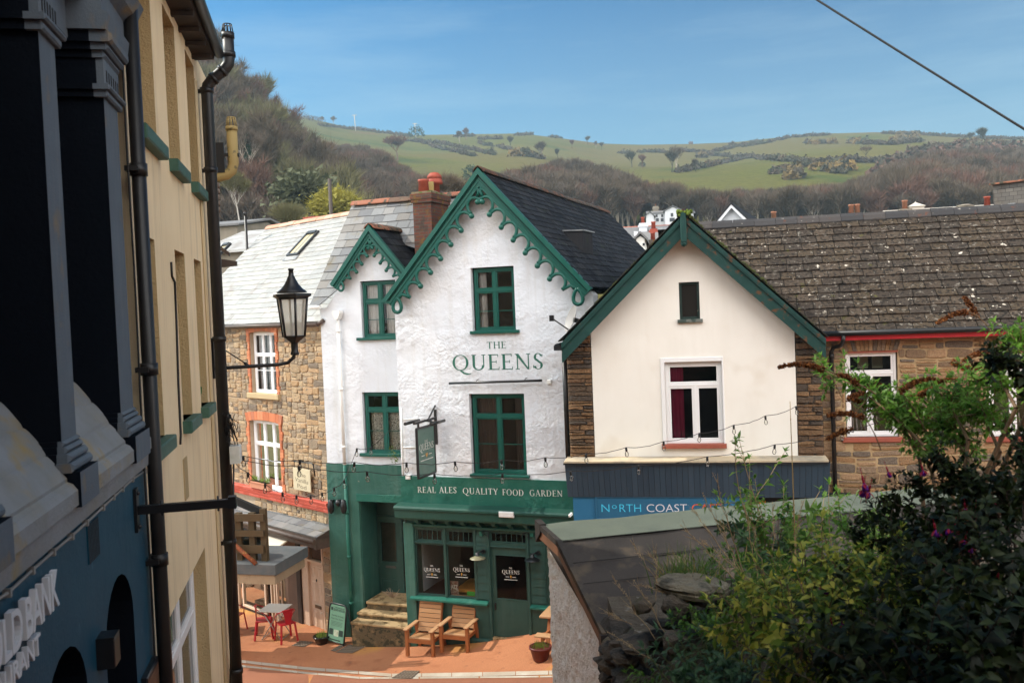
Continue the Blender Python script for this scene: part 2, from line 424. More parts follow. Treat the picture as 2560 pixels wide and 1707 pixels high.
m_slate_pale = M('pale_slate', (0.36, 0.36, 0.35), 0.42, island=[(0.37, 0.355, 0.325), (0.34, 0.33, 0.305), (0.40, 0.38, 0.35), (0.32, 0.31, 0.29), (0.38, 0.36, 0.32)],
        spots=[((0.2, 0.14, 0.1), 1.6, 0.6, 0.8)], bump=0.4, bscale=40, bdist=0.004, spec=0.35, fine=0.12, streak=((0.22, 0.17, 0.13), 0.5, 6, 1.0))
m_tile_brown = M('lichened_tile', (0.06, 0.045, 0.033), 0.9, spec=.12, island=[(0.062, 0.046, 0.034), (0.048, 0.037, 0.029), (0.075, 0.056, 0.041), (0.055, 0.043, 0.034), (0.068, 0.05, 0.034)],
        spots=[((0.02, 0.017, 0.014), 16, 0.5, 0.6), ((0.17, 0.15, 0.125), 11, 0.6, 0.68), ((0.60, 0.53, 0.44), 4.5, 0.675, 0.71), ((0.45, 0.4, 0.33), 13, 0.69, 0.73), ((0.09, 0.085, 0.025), 4.0, 0.68, 0.74)],
        bump=1.5, bscale=45, bdist=0.01, fine=0.4)
m_moss = M('mossy_dark_tile', (0.03, 0.028, 0.02), 0.95, spots=[((0.05, 0.06, 0.015), 8, 0.5, 0.62), ((0.012, 0.01, 0.008), 20, 0.5, 0.6)], bump=2, bscale=30, bdist=0.015)
m_ridge_red = M('terracotta_ridge', (0.22, 0.075, 0.04), 0.8, island=[(0.24, 0.075, 0.04), (0.17, 0.065, 0.038), (0.27, 0.10, 0.055), (0.12, 0.065, 0.04)], spots=[((0.04, 0.036, 0.022), 7, 0.50, 0.60), ((0.14, 0.12, 0.07), 5, 0.60, 0.7)], bump=0.8, bscale=40, bdist=0.006)
m_ridge_pink = M('pink_clay_ridge', (0.55, 0.27, 0.17), 0.7, island=[(0.55, 0.27, 0.18), (0.50, 0.24, 0.15), (0.6, 0.32, 0.22)], bump=0.5, bscale=40)
m_ridge_dark = M('dark_rusty_ridge', (0.07, 0.045, 0.03), 0.9, island=[(0.07, 0.05, 0.035), (0.1, 0.045, 0.025), (0.05, 0.04, 0.03)], spots=[((0.16, 0.055, 0.025), 6, 0.56, 0.66), ((0.02, 0.018, 0.014), 14, 0.5, 0.6)], bump=1.2, bscale=35, bdist=0.008)
m_ridge_black = M('black_ridge', (0.04, 0.036, 0.036), 0.85, island=[(0.04, 0.037, 0.037), (0.05, 0.043, 0.04), (0.033, 0.031, 0.032)], spots=[((0.25, 0.23, 0.2), 12, 0.68, 0.72), ((0.12, 0.04, 0.02), 4, 0.64, 0.72)], bump=1, bscale=40, bdist=0.006)
BR = ((0.15, 0.045, 0.026), (0.085, 0.032, 0.022), (0.085, 0.066, 0.05))
m_brick = M('weathered_red_brick', BR[0], 0.85, brick=(BR[0], BR[1], BR[2], 0.23, 0.078, 0.011), spots=[((0.17, 0.085, 0.015), 4.5, 0.56, 0.66), ((0.045, 0.035, 0.025), 3.0, 0.58, 0.68)], bump=1, bscale=40, bdist=0.006)
m_obrick = M('orange_brick', (0.5, 0.16, 0.07), 0.8, island=[(0.52, 0.17, 0.075), (0.45, 0.14, 0.06), (0.57, 0.21, 0.1), (0.42, 0.15, 0.08)], bump=0.6, bscale=50, fine=0.15)
m_mortar = M('pale_mortar', (0.46, 0.36, 0.26), 0.95, col2=(0.38, 0.29, 0.2), nscale=6, bump=1.5, bscale=40, bdist=0.01)
m_stone = M('tan_rubble_stone', (0.35, 0.25, 0.14), 0.85, island=[(0.40, 0.28, 0.165), (0.35, 0.245, 0.145), (0.27, 0.20, 0.135), (0.46, 0.33, 0.20), (0.19, 0.145, 0.105), (0.38, 0.24, 0.125), (0.33, 0.25, 0.17), (0.42, 0.27, 0.15)],
   spots=[((0.16, 0.13, 0.1), 12, 0.6, 0.7)], bump=1.6, bscale=25, bdist=0.02, fine=0.25)
m_mortar2 = M('tan_mortar', (0.44, 0.31, 0.17), 0.95, col2=(0.36, 0.25, 0.13), nscale=5, bump=1.2, bscale=40, bdist=0.01)
m_stone2 = M('brown_slatestone', (0.26, 0.155, 0.085), 0.85, island=[(0.27, 0.16, 0.08), (0.20, 0.13, 0.075), (0.33, 0.2, 0.10), (0.15, 0.115, 0.085), (0.29, 0.165, 0.075), (0.24, 0.165, 0.105), (0.35, 0.22, 0.12)],
      bump=1.6, bscale=22, bdist=0.02, fine=0.3)
m_stone3 = M('dark_quoin_stone', (0.15, 0.09, 0.05), 0.85, island=[(0.17, 0.095, 0.045), (0.10, 0.065, 0.04), (0.22, 0.125, 0.06), (0.075, 0.055, 0.04), (0.15, 0.085, 0.045)], bump=2, bscale=20, bdist=0.03, fine=0.35)
m_mortar3 = M('dark_mortar', (0.07, 0.055, 0.04), 0.95, bump=1.5, bscale=40, bdist=0.01)
m_cream = M('cream_gable_render', (0.83, 0.795, 0.725), 0.85, col2=(0.78, 0.74, 0.665), nscale=1.0, bump=0.5, bscale=60, bdist=0.003, lumps=[(3, 0.008)], streak=((0.56, 0.48, 0.38), 0.22, 2.5, 0.35),
   spots=[((0.66, 0.58, 0.47), 0.9, 0.58, 0.8), ((0.5, 0.43, 0.33), 6, 0.72, 0.8)])
m_barge = M('peeling_green_bargeboard', (0.009, 0.04, 0.034), 0.6, spec=.25, col2=(0.014, 0.06, 0.05), nscale=3, spots=[((0.12, 0.05, 0.02), 4.4, 0.66, 0.73), ((0.02, 0.05, 0.05), 12, 0.6, 0.7)], bump=0.8, bscale=25, bdist=0.004)
m_barge_peel = M('badly_peeling_bargeboard', (0.009, 0.04, 0.034), 0.6, spec=.25, col2=(0.014, 0.055, 0.047), nscale=3, spots=[((0.11, 0.05, 0.022), 6.5, 0.57, 0.66), ((0.02, 0.05, 0.05), 12, 0.6, 0.7)], bump=0.8, bscale=25, bdist=0.004)
m_pvc = M('white_window_plastic', (0.80, 0.79, 0.78), 0.35, spec=0.5)
m_pvcw = M('white_window_paint', (0.82, 0.82, 0.83), 0.4, bump=0.2, bscale=30)
m_sillred = M('red_brown_sill_paint', (0.33, 0.085, 0.05), 0.6, col2=(0.26, 0.065, 0.04), nscale=6, bump=0.4)
m_redfascia = M('bright_red_fascia', (0.45, 0.012, 0.02), 0.45, col2=(0.36, 0.01, 0.018), nscale=4)
m_blk = M('black_gloss_metal', (0.009, 0.009, 0.010), 0.38, spec=0.5, bump=0.2, bscale=30, bdist=0.003)
m_blkp = M('black_plastic_pipe', (0.011, 0.010, 0.010), 0.42, spec=0.4, col2=(0.018, 0.016, 0.014), nscale=5)
m_gutter = M('brown_gutter', (0.09, 0.06, 0.045), 0.5, col2=(0.06, 0.04, 0.03), nscale=6)
m_gutblk = M('black_gutter', (0.012, 0.012, 0.013), 0.45)
m_wpipe = M('white_painted_pipe', (0.78, 0.77, 0.74), 0.5, bump=0.3)
m_lead = M('lead_flashing', (0.13, 0.135, 0.145), 0.5, col2=(0.3, 0.3, 0.29), nscale=4)
m_pot = M('red_chimney_pot', (0.33, 0.065, 0.035), 0.7, col2=(0.25, 0.05, 0.03), nscale=8, bump=0.3)
m_pots = M('weathered_far_pot', (0.35, 0.14, 0.08), 0.8, col2=(0.22, 0.12, 0.07), nscale=5)
m_ochre = M('ochre_slab', (0.4, 0.28, 0.1), 0.8)
m_capst = M('mossy_cement_cap', (0.2, 0.15, 0.09), 0.95, spots=[((0.1, 0.12, 0.03), 7, 0.5, 0.6)], bump=1.5, bscale=30)
m_wood = M('oiled_pine', (0.38, 0.2, 0.09), 0.6, spec=.25, island=[(0.40, 0.215, 0.10), (0.34, 0.175, 0.075), (0.45, 0.25, 0.125), (0.37, 0.19, 0.085)], streak=((0.28, 0.11, 0.035), 0.5, 3, 22), bump=0.3, bscale=30, bdist=0.002)
m_woodleg = M('dark_oiled_pine', (0.3, 0.10, 0.03), 0.5, streak=((0.2, 0.06, 0.02), 0.5, 22, 3))
m_step = M('worn_stone_step', (0.38, 0.26, 0.13), 0.85, spots=[((0.16, 0.10, 0.04), 4.5, 0.5, 0.62), ((0.07, 0.05, 0.02), 8, 0.6, 0.7)], bump=1.0, bscale=30, bdist=0.01)
m_riser = M('mossy_step_riser', (0.10, 0.07, 0.035), 0.9, spots=[((0.2, 0.13, 0.06), 5, 0.55, 0.68), ((0.04, 0.034, 0.015), 9, 0.52, 0.62)], bump=1.5, bscale=25, bdist=0.012)
m_street = M('orange_resin_surface', (0.45, 0.18, 0.08), 0.9, col2=(0.39, 0.145, 0.062), nscale=0.7, ncontrast=(0.35, 0.7), spots=[((0.33, 0.11, 0.045), 2.3, 0.58, 0.75), ((0.52, 0.25, 0.06), 0.45, 0.56, 0.66), ((0.25, 0.09, 0.045), 6.5, 0.66, 0.74), ((0.18, 0.075, 0.045), 1.1, 0.70, 0.76)], bump=1.2, bscale=90, bdist=0.008, fine=0.5, streak=((.33, .115, .05), .5, .9, .9))
m_road = M('red_road_surface', (0.30, 0.115, 0.06), 0.9, col2=(0.25, 0.095, 0.05), nscale=0.9, bump=1.2, bscale=120, bdist=0.006, fine=0.25)
m_kerb = M('pale_stone_strip', (0.5, 0.43, 0.34), 0.85, island=[(.52, .45, .36), (.46, .39, .31), (.56, .49, .4), (.42, .34, .27)], col2=(0.38, 0.29, 0.21), nscale=2.2, bump=0.8, bscale=60, fine=0.15)
m_iron = M('drain_iron', (0.13, 0.09, 0.06), 0.7, col2=(0.07, 0.05, 0.04), nscale=20, bump=1, bscale=60, bdist=0.006)
m_bulb = glass_mat('bulb_glass', (0.95, 0.95, 0.92), 1.5)
m_red = M('red_enamel', (0.42, 0.008, 0.02), 0.3, col2=(0.36, 0.006, 0.016), nscale=5, spec=0.55)
m_steel = M('grey_table_metal', (0.35, 0.33, 0.31), 0.4, metal=0.3)
# ------------------------------------------------------------------ street ground
def ground_sheet(name, mat, poly_px=None, dz=0.0, grid=None):
 mb = MB()
 if grid:
  xs, ys = grid
  vs = [(x, y, ground_z(x, y) + dz) for y in ys for x in xs]
  n = len(xs)
  fs = [(j * n + i, j * n + i + 1, (j + 1) * n + i + 1, (j + 1) * n + i) for j in range(len(ys) - 1) for i in range(n - 1)]
  mb.add(vs, fs, 0, True)
 return mb
xs = [-16 + 0.5 * i for i in range(70)]
ys = [-4 + 0.5 * i for i in range(64)]
o = ground_sheet('street', m_street, grid=(xs, ys)).build('street', m_street); tag(o, None, None, kind='structure')
def strip_px(near, far, name, mat, dz):
 """paved strip between two pixel polylines, laid on the street"""
 def dens(pl):
  out = []
  for a, b in zip(pl[:-1], pl[1:]):
   for k in range(8): out.append((a[0] + (b[0] - a[0]) * k / 8, a[1] + (b[1] - a[1]) * k / 8))
  return out + [pl[-1]]
 A, B = dens(near), dens(far)
 n = min(len(A), len(B)); mb = MB(); vs = []
 for i in range(n):
  for q in (A[i], B[i]):
   p = gpt(*q); vs.append((p.x, p.y, ground_z(p.x, p.y) + dz))
 step = 3 if name == 'kerb_strip' else n
 for i0 in range(0, n - 1, step):
  seg = vs[2 * i0:2 * min(i0 + step, n - 1) + 2]
  if step < n:
   seg = list(seg)
   for k_ in (-2, -1): q = Vector(seg[k_]); seg[k_] = tuple(q.lerp(Vector(seg[k_ - 2]), .07))
  mb.add(seg, [(2 * i, 2 * i + 2, 2 * i + 3, 2 * i + 1) for i in range(len(seg) // 2 - 1)])
 o = mb.build(name, mat); tag(o, None, None, kind='structure'); return o
strip_px([(545, 1649), (640, 1661), (760, 1674), (980, 1692), (1180, 1691), (1400, 1686)], [(545, 1643), (640, 1654), (760, 1667), (980, 1684), (1180, 1681), (1400, 1676)], 'kerb_strip', m_kerb, 0.012)
strip_px([(545, 1662), (640, 1671), (760, 1684), (900, 1697), (1000, 1697), (1400, 1693)], [(545, 1657), (640, 1666), (760, 1679), (900, 1692), (1000, 1693), (1400, 1689)], 'kerb_strip', m_kerb, 0.012)
strip_px([(545, 1760), (760, 1760), (980, 1760), (1180, 1760), (1400, 1760)], [(545, 1663), (760, 1685), (900, 1697), (1000, 1697), (1400, 1693)], 'road', m_road, 0.006)
# ------------------------------------------------------------------ facade builders
def _clip(poly, nx, nz, d):
 out = []; n = len(poly)
 for i in range(n):
  a, b = poly[i], poly[(i + 1) % n]; da = a[0] * nx + a[1] * nz - d; db = b[0] * nx + b[1] * nz - d
  if da <= 0: out.append(a)
  if (da < 0 < db) or (db < 0 < da):
   t = da / (da - db); out.append((a[0] + (b[0] - a[0]) * t, a[1] + (b[1] - a[1]) * t))
 return out
def wall_mb(outer, holes, y=0.0, thick=0.35, reveal=0.14, back=0.9, mi=0, mrev=0, mdark=1, edges=True, e=0.25):
 """wall face with window openings (x0,x1,z0,z1), their reveals, dark rooms behind"""
 mb = MB()
 if not holes: mb.add([(p[0], y, p[1]) for p in outer], [tuple(range(len(outer)))], mi)
 else:
  gx = sorted({min(p[0] for p in outer), max(p[0] for p in outer)} | {v for h in holes for v in h[:2]}); gz_ = sorted({min(p[1] for p in outer), max(p[1] for p in outer)} | {v for h in holes for v in h[2:4]})
  for a, b in zip(gx[:-1], gx[1:]):
   for c, d in zip(gz_[:-1], gz_[1:]):
    if any(h[0] < (a + b) / 2 < h[1] and h[2] < (c + d) / 2 < h[3] for h in holes): continue
    P = _clip(_clip(_clip(_clip(list(outer), -1, 0, -a), 1, 0, b), 0, -1, -c), 0, 1, d)
    if len(P) > 2: mb.add([(p[0], y, p[1]) for p in P], [tuple(range(len(P)))], mi)
 for h in holes:
  x0, x1, z0, z1 = h[:4]
  for a, b in (((x0, z0), (x1, z0)), ((x1, z0), (x1, z1)), ((x1, z1), (x0, z1)), ((x0, z1), (x0, z0))):
   mb.quad((a[0], y, a[1]), (b[0], y, b[1]), (b[0], y + reveal, b[1]), (a[0], y + reveal, a[1]), mrev)
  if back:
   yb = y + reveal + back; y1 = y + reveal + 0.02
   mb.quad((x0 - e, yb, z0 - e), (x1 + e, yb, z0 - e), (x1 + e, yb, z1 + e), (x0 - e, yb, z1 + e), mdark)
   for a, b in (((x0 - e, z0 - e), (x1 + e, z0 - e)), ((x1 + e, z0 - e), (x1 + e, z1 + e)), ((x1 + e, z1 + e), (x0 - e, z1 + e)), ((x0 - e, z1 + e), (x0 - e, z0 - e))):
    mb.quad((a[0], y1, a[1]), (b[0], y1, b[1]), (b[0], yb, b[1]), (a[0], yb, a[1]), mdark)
 if edges:
  n = len(outer)
  for i in range(n):
   a, b = outer[i], outer[(i + 1) % n]
   mb.quad((a[0], y, a[1]), (b[0], y, b[1]), (b[0], y + thick, b[1]), (a[0], y + thick, a[1]), mi)
 return mb
def window(parent, x0, x1, z0, z1, y, mat, cols=(0.0, 0.5, 1.0), rows=(), fr=0.05, mull=0.045, dep=0.06, sill=None, sillmat=None, pane=None, curtains=(), name='window', cm=None, arch=0.0, label=None, bars=(), leaf=0.03, toplight=False):
 """frame (part) with pane, curtain and sill as sub-parts. rows: transom heights as fractions; bars: thin glazing bars."""
 mb = MB()
 mb.bbox(x0, x0 + fr, y, y + dep, z0, z1, 0.008); mb.bbox(x1 - fr, x1, y, y + dep, z0, z1, 0.008)
 mb.bbox(x0 + fr, x1 - fr, y + .002, y + dep, z0, z0 + fr * 1.25, 0.008); mb.bbox(x0 + fr, x1 - fr, y + .002, y + dep, z1 - fr, z1, 0.008)
 ix0, ix1, iz0, iz1 = x0 + fr, x1 - fr, z0 + fr * 1.25, z1 - fr
 xs = [ix0 + (ix1 - ix0) * c for c in cols]
 zs = [iz0] + [iz0 + (iz1 - iz0) * r for r in rows] + [iz1]
 mtop = zs[-2] if toplight else iz1
 for x in xs[1:-1]: mb.bbox(x - mull / 2, x + mull / 2, y + .004, y + dep, iz0, mtop, 0.006)
 for z in zs[1:-1]: mb.bbox(ix0, ix1, y + .006, y + dep - .003, z - mull / 2, z + mull / 2, 0.006)
 # sash leaves inside each light
 if leaf:
  for i in range(len(xs) - 1):
   for j in range(len(zs) - 1):
    a0 = xs[i] + (mull / 2 if i else 0); a1 = xs[i + 1] - (mull / 2 if i < len(xs) - 2 else 0)
    if toplight and j == len(zs) - 2:
     if i: continue
     a0, a1 = xs[0], xs[-1]
    b0 = zs[j] + (mull / 2 if j else 0); b1 = zs[j + 1] - (mull / 2 if j < len(zs) - 2 else 0)
    yy = y + .014
    mb.bbox(a0, a0 + leaf, yy, yy + .035, b0, b1, .006); mb.bbox(a1 - leaf, a1, yy, yy + .035, b0, b1, .006)
    mb.bbox(a0 + leaf, a1 - leaf, yy + .002, yy + .035, b0, b0 + leaf, .006); mb.bbox(a0 + leaf, a1 - leaf, yy + .002, yy + .035, b1 - leaf, b1, .006)
 for br in bars:  # (x0f, x1f, z0f, z1f)
  bx0, bx1 = ix0 + (ix1 - ix0) * br[0], ix0 + (ix1 - ix0) * br[1]
  bz0, bz1 = iz0 + (iz1 - iz0) * br[2], iz0 + (iz1 - iz0) * br[3]
  if br[2] == br[3]: mb.box(bx0, bx1, y + .022, y + .045, bz0 - .009, bz0 + .009)
  else: mb.box(bx0 - .009, bx0 + .009, y + .022, y + .045, bz0, bz1)
 w = mb.build(name, mat, parent, label)
 p = MB().quad((ix0, y + .04, iz0), (ix1, y + .04, iz0), (ix1, y + .04, iz1), (ix0, y + .04, iz1)).build('pane', pane or m_glass, w)
 for c in curtains:  # (x0f, x1f, z0f, z1f, material)
  cb = MB(); n = 24
  cx0, cx1 = ix0 + (ix1 - ix0) * c[0], ix0 + (ix1 - ix0) * c[1]
  cz0, cz1 = iz0 + (iz1 - iz0) * c[2], iz0 + (iz1 - iz0) * c[3]
  vs = []
  for i in range(n + 1):
   xx = cx0 + (cx1 - cx0) * i / n; yy = y + .13 + .02 * math.sin(i * 2.1) + .008 * math.sin(i * 5.3)
   flare = 0.02 * math.sin(i * 1.3)
   vs += [(xx + flare, yy, cz0), (xx, yy, cz1)]
  cb.add(vs, [(2 * i, 2 * i + 2, 2 * i + 3, 2 * i + 1) for i in range(n)], 0, True)
  cb.build('curtain', c[4], w)
 if sill:  # (x0,x1,z0,z1,yfront)
  sb = MB(); sb.bbox(sill[0], sill[1], sill[4], y + 0.02, sill[2], sill[3], 0.01)
  sb.build('sill', sillmat or mat, w)
 return w
def door_mb(x0, x1, z0, z1, y, glass=None, panels=(), fr=0.05, t=0.045):
 mb = MB(); mb.box(x0, x1, y, y + t, z0, z1) if not glass else None
 if glass:
  gx0, gx1, gz0, gz1 = glass
  mb.box(x0, gx0, y, y + t, z0, z1); mb.box(gx1, x1, y, y + t, z0, z1); mb.box(gx0, gx1, y, y + t, z0, gz0); mb.box(gx0, gx1, y, y + t, gz1, z1)
  b = .02
  mb.bbox(gx0 - b, gx0, y - .012, y, gz0 - b, gz1 + b); mb.bbox(gx1, gx1 + b, y - .012, y, gz0 - b, gz1 + b)
  mb.bbox(gx0, gx1, y - .012, y, gz0 - b, gz0); mb.bbox(gx0, gx1, y - .012, y, gz1, gz1 + b)
 for p in panels:
  b = .018
  mb.bbox(p[0], p[1], y - .008, y, p[2], p[2] + b); mb.bbox(p[0], p[1], y - .008, y, p[3] - b, p[3])
  mb.bbox(p[0], p[0] + b, y - .008, y, p[2] + b, p[3] - b); mb.bbox(p[1] - b, p[1], y - .008, y, p[2] + b, p[3] - b)
  mb.bbox(p[0] + .05, p[1] - .05, y - .012, y, p[2] + .05, p[3] - .05, .012)
 return mb
def slates(mb, P, org, ud, vd, w, h, lift=0.014, jit=0.25, mi=0, th=None, gap=0.004, sag=0.0, miss=0.0):
 """overlapping slates over the convex polygon P (u,v); org/ud/vd place the plane; every slate a loose piece"""
 org, ud, vd = Vector(org), Vector(ud).normalized(), Vector(vd).normalized()
 nn = ud.cross(vd).normalized()
 vmin = min(p[1] for p in P); vmax = max(p[1] for p in P)
 def span(v):
  xs = []
  n = len(P)
  for i in range(n):
   a, b = P[i], P[(i + 1) % n]
   if (a[1] - v) * (b[1] - v) <= 0 and abs(a[1] - b[1]) > 1e-9: xs.append(a[0] + (b[0] - a[0]) * (v - a[1]) / (b[1] - a[1]))
  return (min(xs), max(xs)) if len(xs) >= 2 else None
 def pt(u, v, k):
  s_ = sag * math.sin(u * 0.9 + 1.0) * math.sin(v * 0.7) if sag else 0
  return org + ud * u + vd * v + nn * (k + s_)
 v = vmin; row = 0
 while v < vmax - 0.02:
  v1 = min(v + h, vmax)
  sa = span(v + (v1 - v) * 0.02); sb = span(v1 - (v1 - v) * 0.02)
  if sa and sb:
   lo, hi = min(sa[0], sb[0]), max(sa[1], sb[1])
   u = lo - (w * 0.5 if row % 2 else 0) - w * 0.13 * rnd()
   while u < hi:
    ww = w * U(0.82, 1.18)
    def cl(x, s): return max(s[0], min(s[1], x))
    a0, a1, b0, b1 = cl(u + gap, sa), cl(u + ww - gap, sa), cl(u + gap, sb), cl(u + ww - gap, sb)
    if (a1 - a0) + (b1 - b0) > 0.05 and rnd() > miss:
     l1 = lift * U(0.7, 1.3); l2 = lift * U(0.7, 1.3); dv = -0.012 * rnd() * jit * 4
     t = 0.004
     q = [pt(a0, v + dv, l1 + t), pt(a1, v + dv * 0.5, l2 + t), pt(b1, v1 + 0.01, t + .001), pt(b0, v1 + 0.01, t + .001), pt(a0, v + dv, -0.004), pt(a1, v + dv * 0.5, -0.004), pt(b1, v1, -0.004), pt(b0, v1, -0.004)]
     mb.add(q, [(0, 1, 2, 3), (4, 5, 1, 0), (4, 0, 3, 7), (5, 6, 2, 1)], mi)
    u += ww
  v += h; row += 1
 return mb
def poly_plane(mb, P, org, ud, vd, k, mi):
 org, ud, vd = Vector(org), Vector(ud).normalized(), Vector(vd).normalized(); nn = ud.cross(vd).normalized()
 return mb.add([org + ud * p[0] + vd * p[1] + nn * k for p in P], [tuple(range(len(P)))], mi)
def ridge_tiles(mb, p0, p1, L=0.42, r=0.11, mi=0, drop=0.07, wob=0.008):
 """row of angle ridge tiles from p0 to p1 (local points)"""
 p0, p1 = Vector(p0), Vector(p1); d = (p1 - p0); n = max(1, int(d.length / L)); d = d / n
 t = d.normalized(); s = t.cross(Vector((0, 0, 1))).normalized()
 for i in range(n):
  a = p0 + d * i + t * .004; b = p0 + d * (i + 1) - t * .004
  k = Vector((0, 0, U(-wob, wob))); rr = r * U(.95, 1.05)
  prof = [(-rr, -drop - .02), (-rr * .6, -drop * .35), (0, .025), (rr * .6, -drop * .35), (rr, -drop - .02)]
  vs = [a + k + s * q[0] + Vector((0, 0, q[1])) for q in prof] + [b + k + s * q[0] + Vector((0, 0, q[1])) for q in prof]
  lo = [v - Vector((0, 0, .022)) for v in vs]
  fs = [(j, j + 1, j + 6, j + 5) for j in range(4)] + [(j, j + 10, j + 11, j + 1) for j in range(4)] + [(j + 5, j + 6, j + 16, j + 15) for j in range(4)] + [(0, 5, 15, 10), (4, 14, 19, 9)]
  mb.add(vs + lo, fs, mi)
 return mb
def rubble(mb, x0, x1, z0, z1, y, holes=(), rh=(0.1, 0.2), rw=(0.14, 0.4), gap=0.012, proud=0.03, mi=0, xfun=None, rough=0.02):
 """random courses of stones over a rectangle with openings left out; each stone a loose piece"""
 z = z0
 while z < z1 - 0.02:
  h = min(U(*rh), z1 - z)
  if z1 - z - h < rh[0] * 0.5: h = z1 - z
  zm = z + h / 2
  iv = [(x0, x1)] if xfun is None else [xfun(zm)]
  for ho in holes:
   if ho[2] - .01 < zm < ho[3] + .01:
    nv = []
    for a, b in iv:
     if ho[0] > a: nv.append((a, min(b, ho[0])))
     if ho[1] < b: nv.append((max(a, ho[1]), b))
    iv = nv
  for a, b in iv:
   x = a
   while x < b - 0.015:
    w = min(U(*rw), b - x)
    if b - x - w < rw[0] * 0.6: w = b - x
    split = h > rh[1] * 0.75 and rnd() < 0.3
    cells = [(z, z + h)]
    if split:
     zs_ = z + h * U(.38, .62); cells = [(z, zs_), (zs_, z + h)]
    for za, zb in cells:
     g = gap * U(.6, 1.5)
     def j(): return U(-rough, rough)
     ax, bx_ = x + g, x + w - g; c0, c1 = za + g, zb - g
     if bx_ - ax < .02 or c1 - c0 < .012: continue
     jr = min(rough, (c1 - c0) * .3)
     def jj(): return U(-jr, jr)
     B = [(ax + jj() * .6, c0 + jj()), ((ax + bx_) / 2 + jj(), c0 + jj() * .7), (bx_ + jj() * .6, c0 + jj()), (bx_ + jj() * .5, (c0 + c1) / 2), (bx_ + jj() * .6, c1 + jj()), ((ax + bx_) / 2 + jj(), c1 + jj() * .7), (ax + jj() * .6, c1 + jj()), (ax + jj() * .5, (c0 + c1) / 2)]
     cx, cz = (ax + bx_) / 2, (c0 + c1) / 2
     p = proud * U(.25, 1.0)
     ins = U(.72, .86)
     vs = [(q[0], y + .004, q[1]) for q in B] + [(cx + (q[0] - cx) * (1 - (1 - ins) * .35), y - p * .6, cz + (q[1] - cz) * (1 - (1 - ins) * .5)) for q in B] + [(cx + (q[0] - cx) * ins, y - p * U(.8, 1.15), cz + (q[1] - cz) * ins) for q in B]
     fs = [(i, (i + 1) % 8, 8 + (i + 1) % 8, 8 + i) for i in range(8)] + [(8 + i, 8 + (i + 1) % 8, 16 + (i + 1) % 8, 16 + i) for i in range(8)] + [tuple(range(16, 24))]
     mb.add(vs, fs, mi)
    x += w
  z += h
 return mb
def rubble_cells(mb, x0, x1, z0, z1, y, holes=(), sx=.26, sz=.15, gap=.010, proud=.035, jit=.42, mi=0, seed=1):
 """random rubble: a wall split again and again into squarish stones of very mixed size, each a loose piece"""
 R = random.Random(seed); cells = []
 def split(a, b, c, d, lv=0):
  w, h = b - a, d - c; tx, tz = sx * R.uniform(.55, 1.7), sz * R.uniform(.55, 1.6)
  if w <= tx * 1.5 and h <= tz * 1.4: cells.append((a, b, c, d)); return
  if w / sx > h / sz * R.uniform(.6, 1.6):
   m = a + w * R.uniform(.32, .68); split(a, m, c, d); split(m, b, c, d)
  else:
   m = c + h * R.uniform(.32, .68); split(a, b, c, m); split(a, b, m, d)
 split(x0, x1, z0, z1)
 def warp(x, z): return (x + .035 * mnoise.noise((x * 2.3, z * 2.3, seed)), z + .04 * mnoise.noise((x * 1.7, z * 2.1, seed + 7.5)))
 for (a, b, c_, d) in cells:
  g = gap * R.uniform(.6, 1.4); w, h = b - a, d - c_
  poly = []
  for (u, v) in ((0, 0), (.5, 0), (1, 0), (1, .5), (1, 1), (.5, 1), (0, 1), (0, .5)):
   q = warp(a + w * u, c_ + h * v); e = .10 * min(w, h)
   poly.append((q[0] + (g if u == 0 else -g if u == 1 else 0) + R.uniform(-e, e) * (.9 if u in (0, 1) and v in (0, 1) else .6), q[1] + (g if v == 0 else -g if v == 1 else 0) + R.uniform(-e, e) * .7))
  c = (sum(p[0] for p in poly) / 8, sum(p[1] for p in poly) / 8)
  for h in holes:
   if len(poly) < 3: break
   if max(p[0] for p in poly) > h[0] and min(p[0] for p in poly) < h[1] and max(p[1] for p in poly) > h[2] and min(p[1] for p in poly) < h[3]:
    cl = [(h[0] - c[0], (1, 0, h[0])), (c[0] - h[1], (-1, 0, -h[1])), (h[2] - c[1], (0, 1, h[2])), (c[1] - h[3], (0, -1, -h[3]))]
    cl.sort(key=lambda t: -t[0]); poly = _clip(poly, *cl[0][1])
  if len(poly) < 3: continue
  ar = abs(sum(poly[k][0] * poly[(k + 1) % len(poly)][1] - poly[(k + 1) % len(poly)][0] * poly[k][1] for k in range(len(poly)))) / 2
  if ar < .0012: continue
  n = len(poly); rp_ = []
  for k in range(n):
   a, b, d_ = poly[k - 1], poly[k], poly[(k + 1) % n]; t = R.uniform(.16, .3)
   rp_ += [(b[0] + (a[0] - b[0]) * t, b[1] + (a[1] - b[1]) * t), (b[0] + (d_[0] - b[0]) * t, b[1] + (d_[1] - b[1]) * t)]
  n = len(rp_); cx = sum(p[0] for p in rp_) / n; cz = sum(p[1] for p in rp_) / n; pr = proud * R.uniform(.25, 1); ins = R.uniform(.74, .88); tx, tz = R.uniform(-.25, .25) * pr * 4, R.uniform(-.25, .25) * pr * 4
  vs = [(p[0], y + .004, p[1]) for p in rp_] + [(cx + (p[0] - cx) * .96, y - pr * .6, cz + (p[1] - cz) * .96) for p in rp_] + [(cx + (p[0] - cx) * ins, y - pr - ((p[0] - cx) * tx + (p[1] - cz) * tz), cz + (p[1] - cz) * ins) for p in rp_]
  mb.add(vs, [(k, (k + 1) % n, n + (k + 1) % n, n + k) for k in range(n)] + [(n + k, n + (k + 1) % n, 2 * n + (k + 1) % n, 2 * n + k) for k in range(n)] + [tuple(range(2 * n, 3 * n))], mi)
 return mb
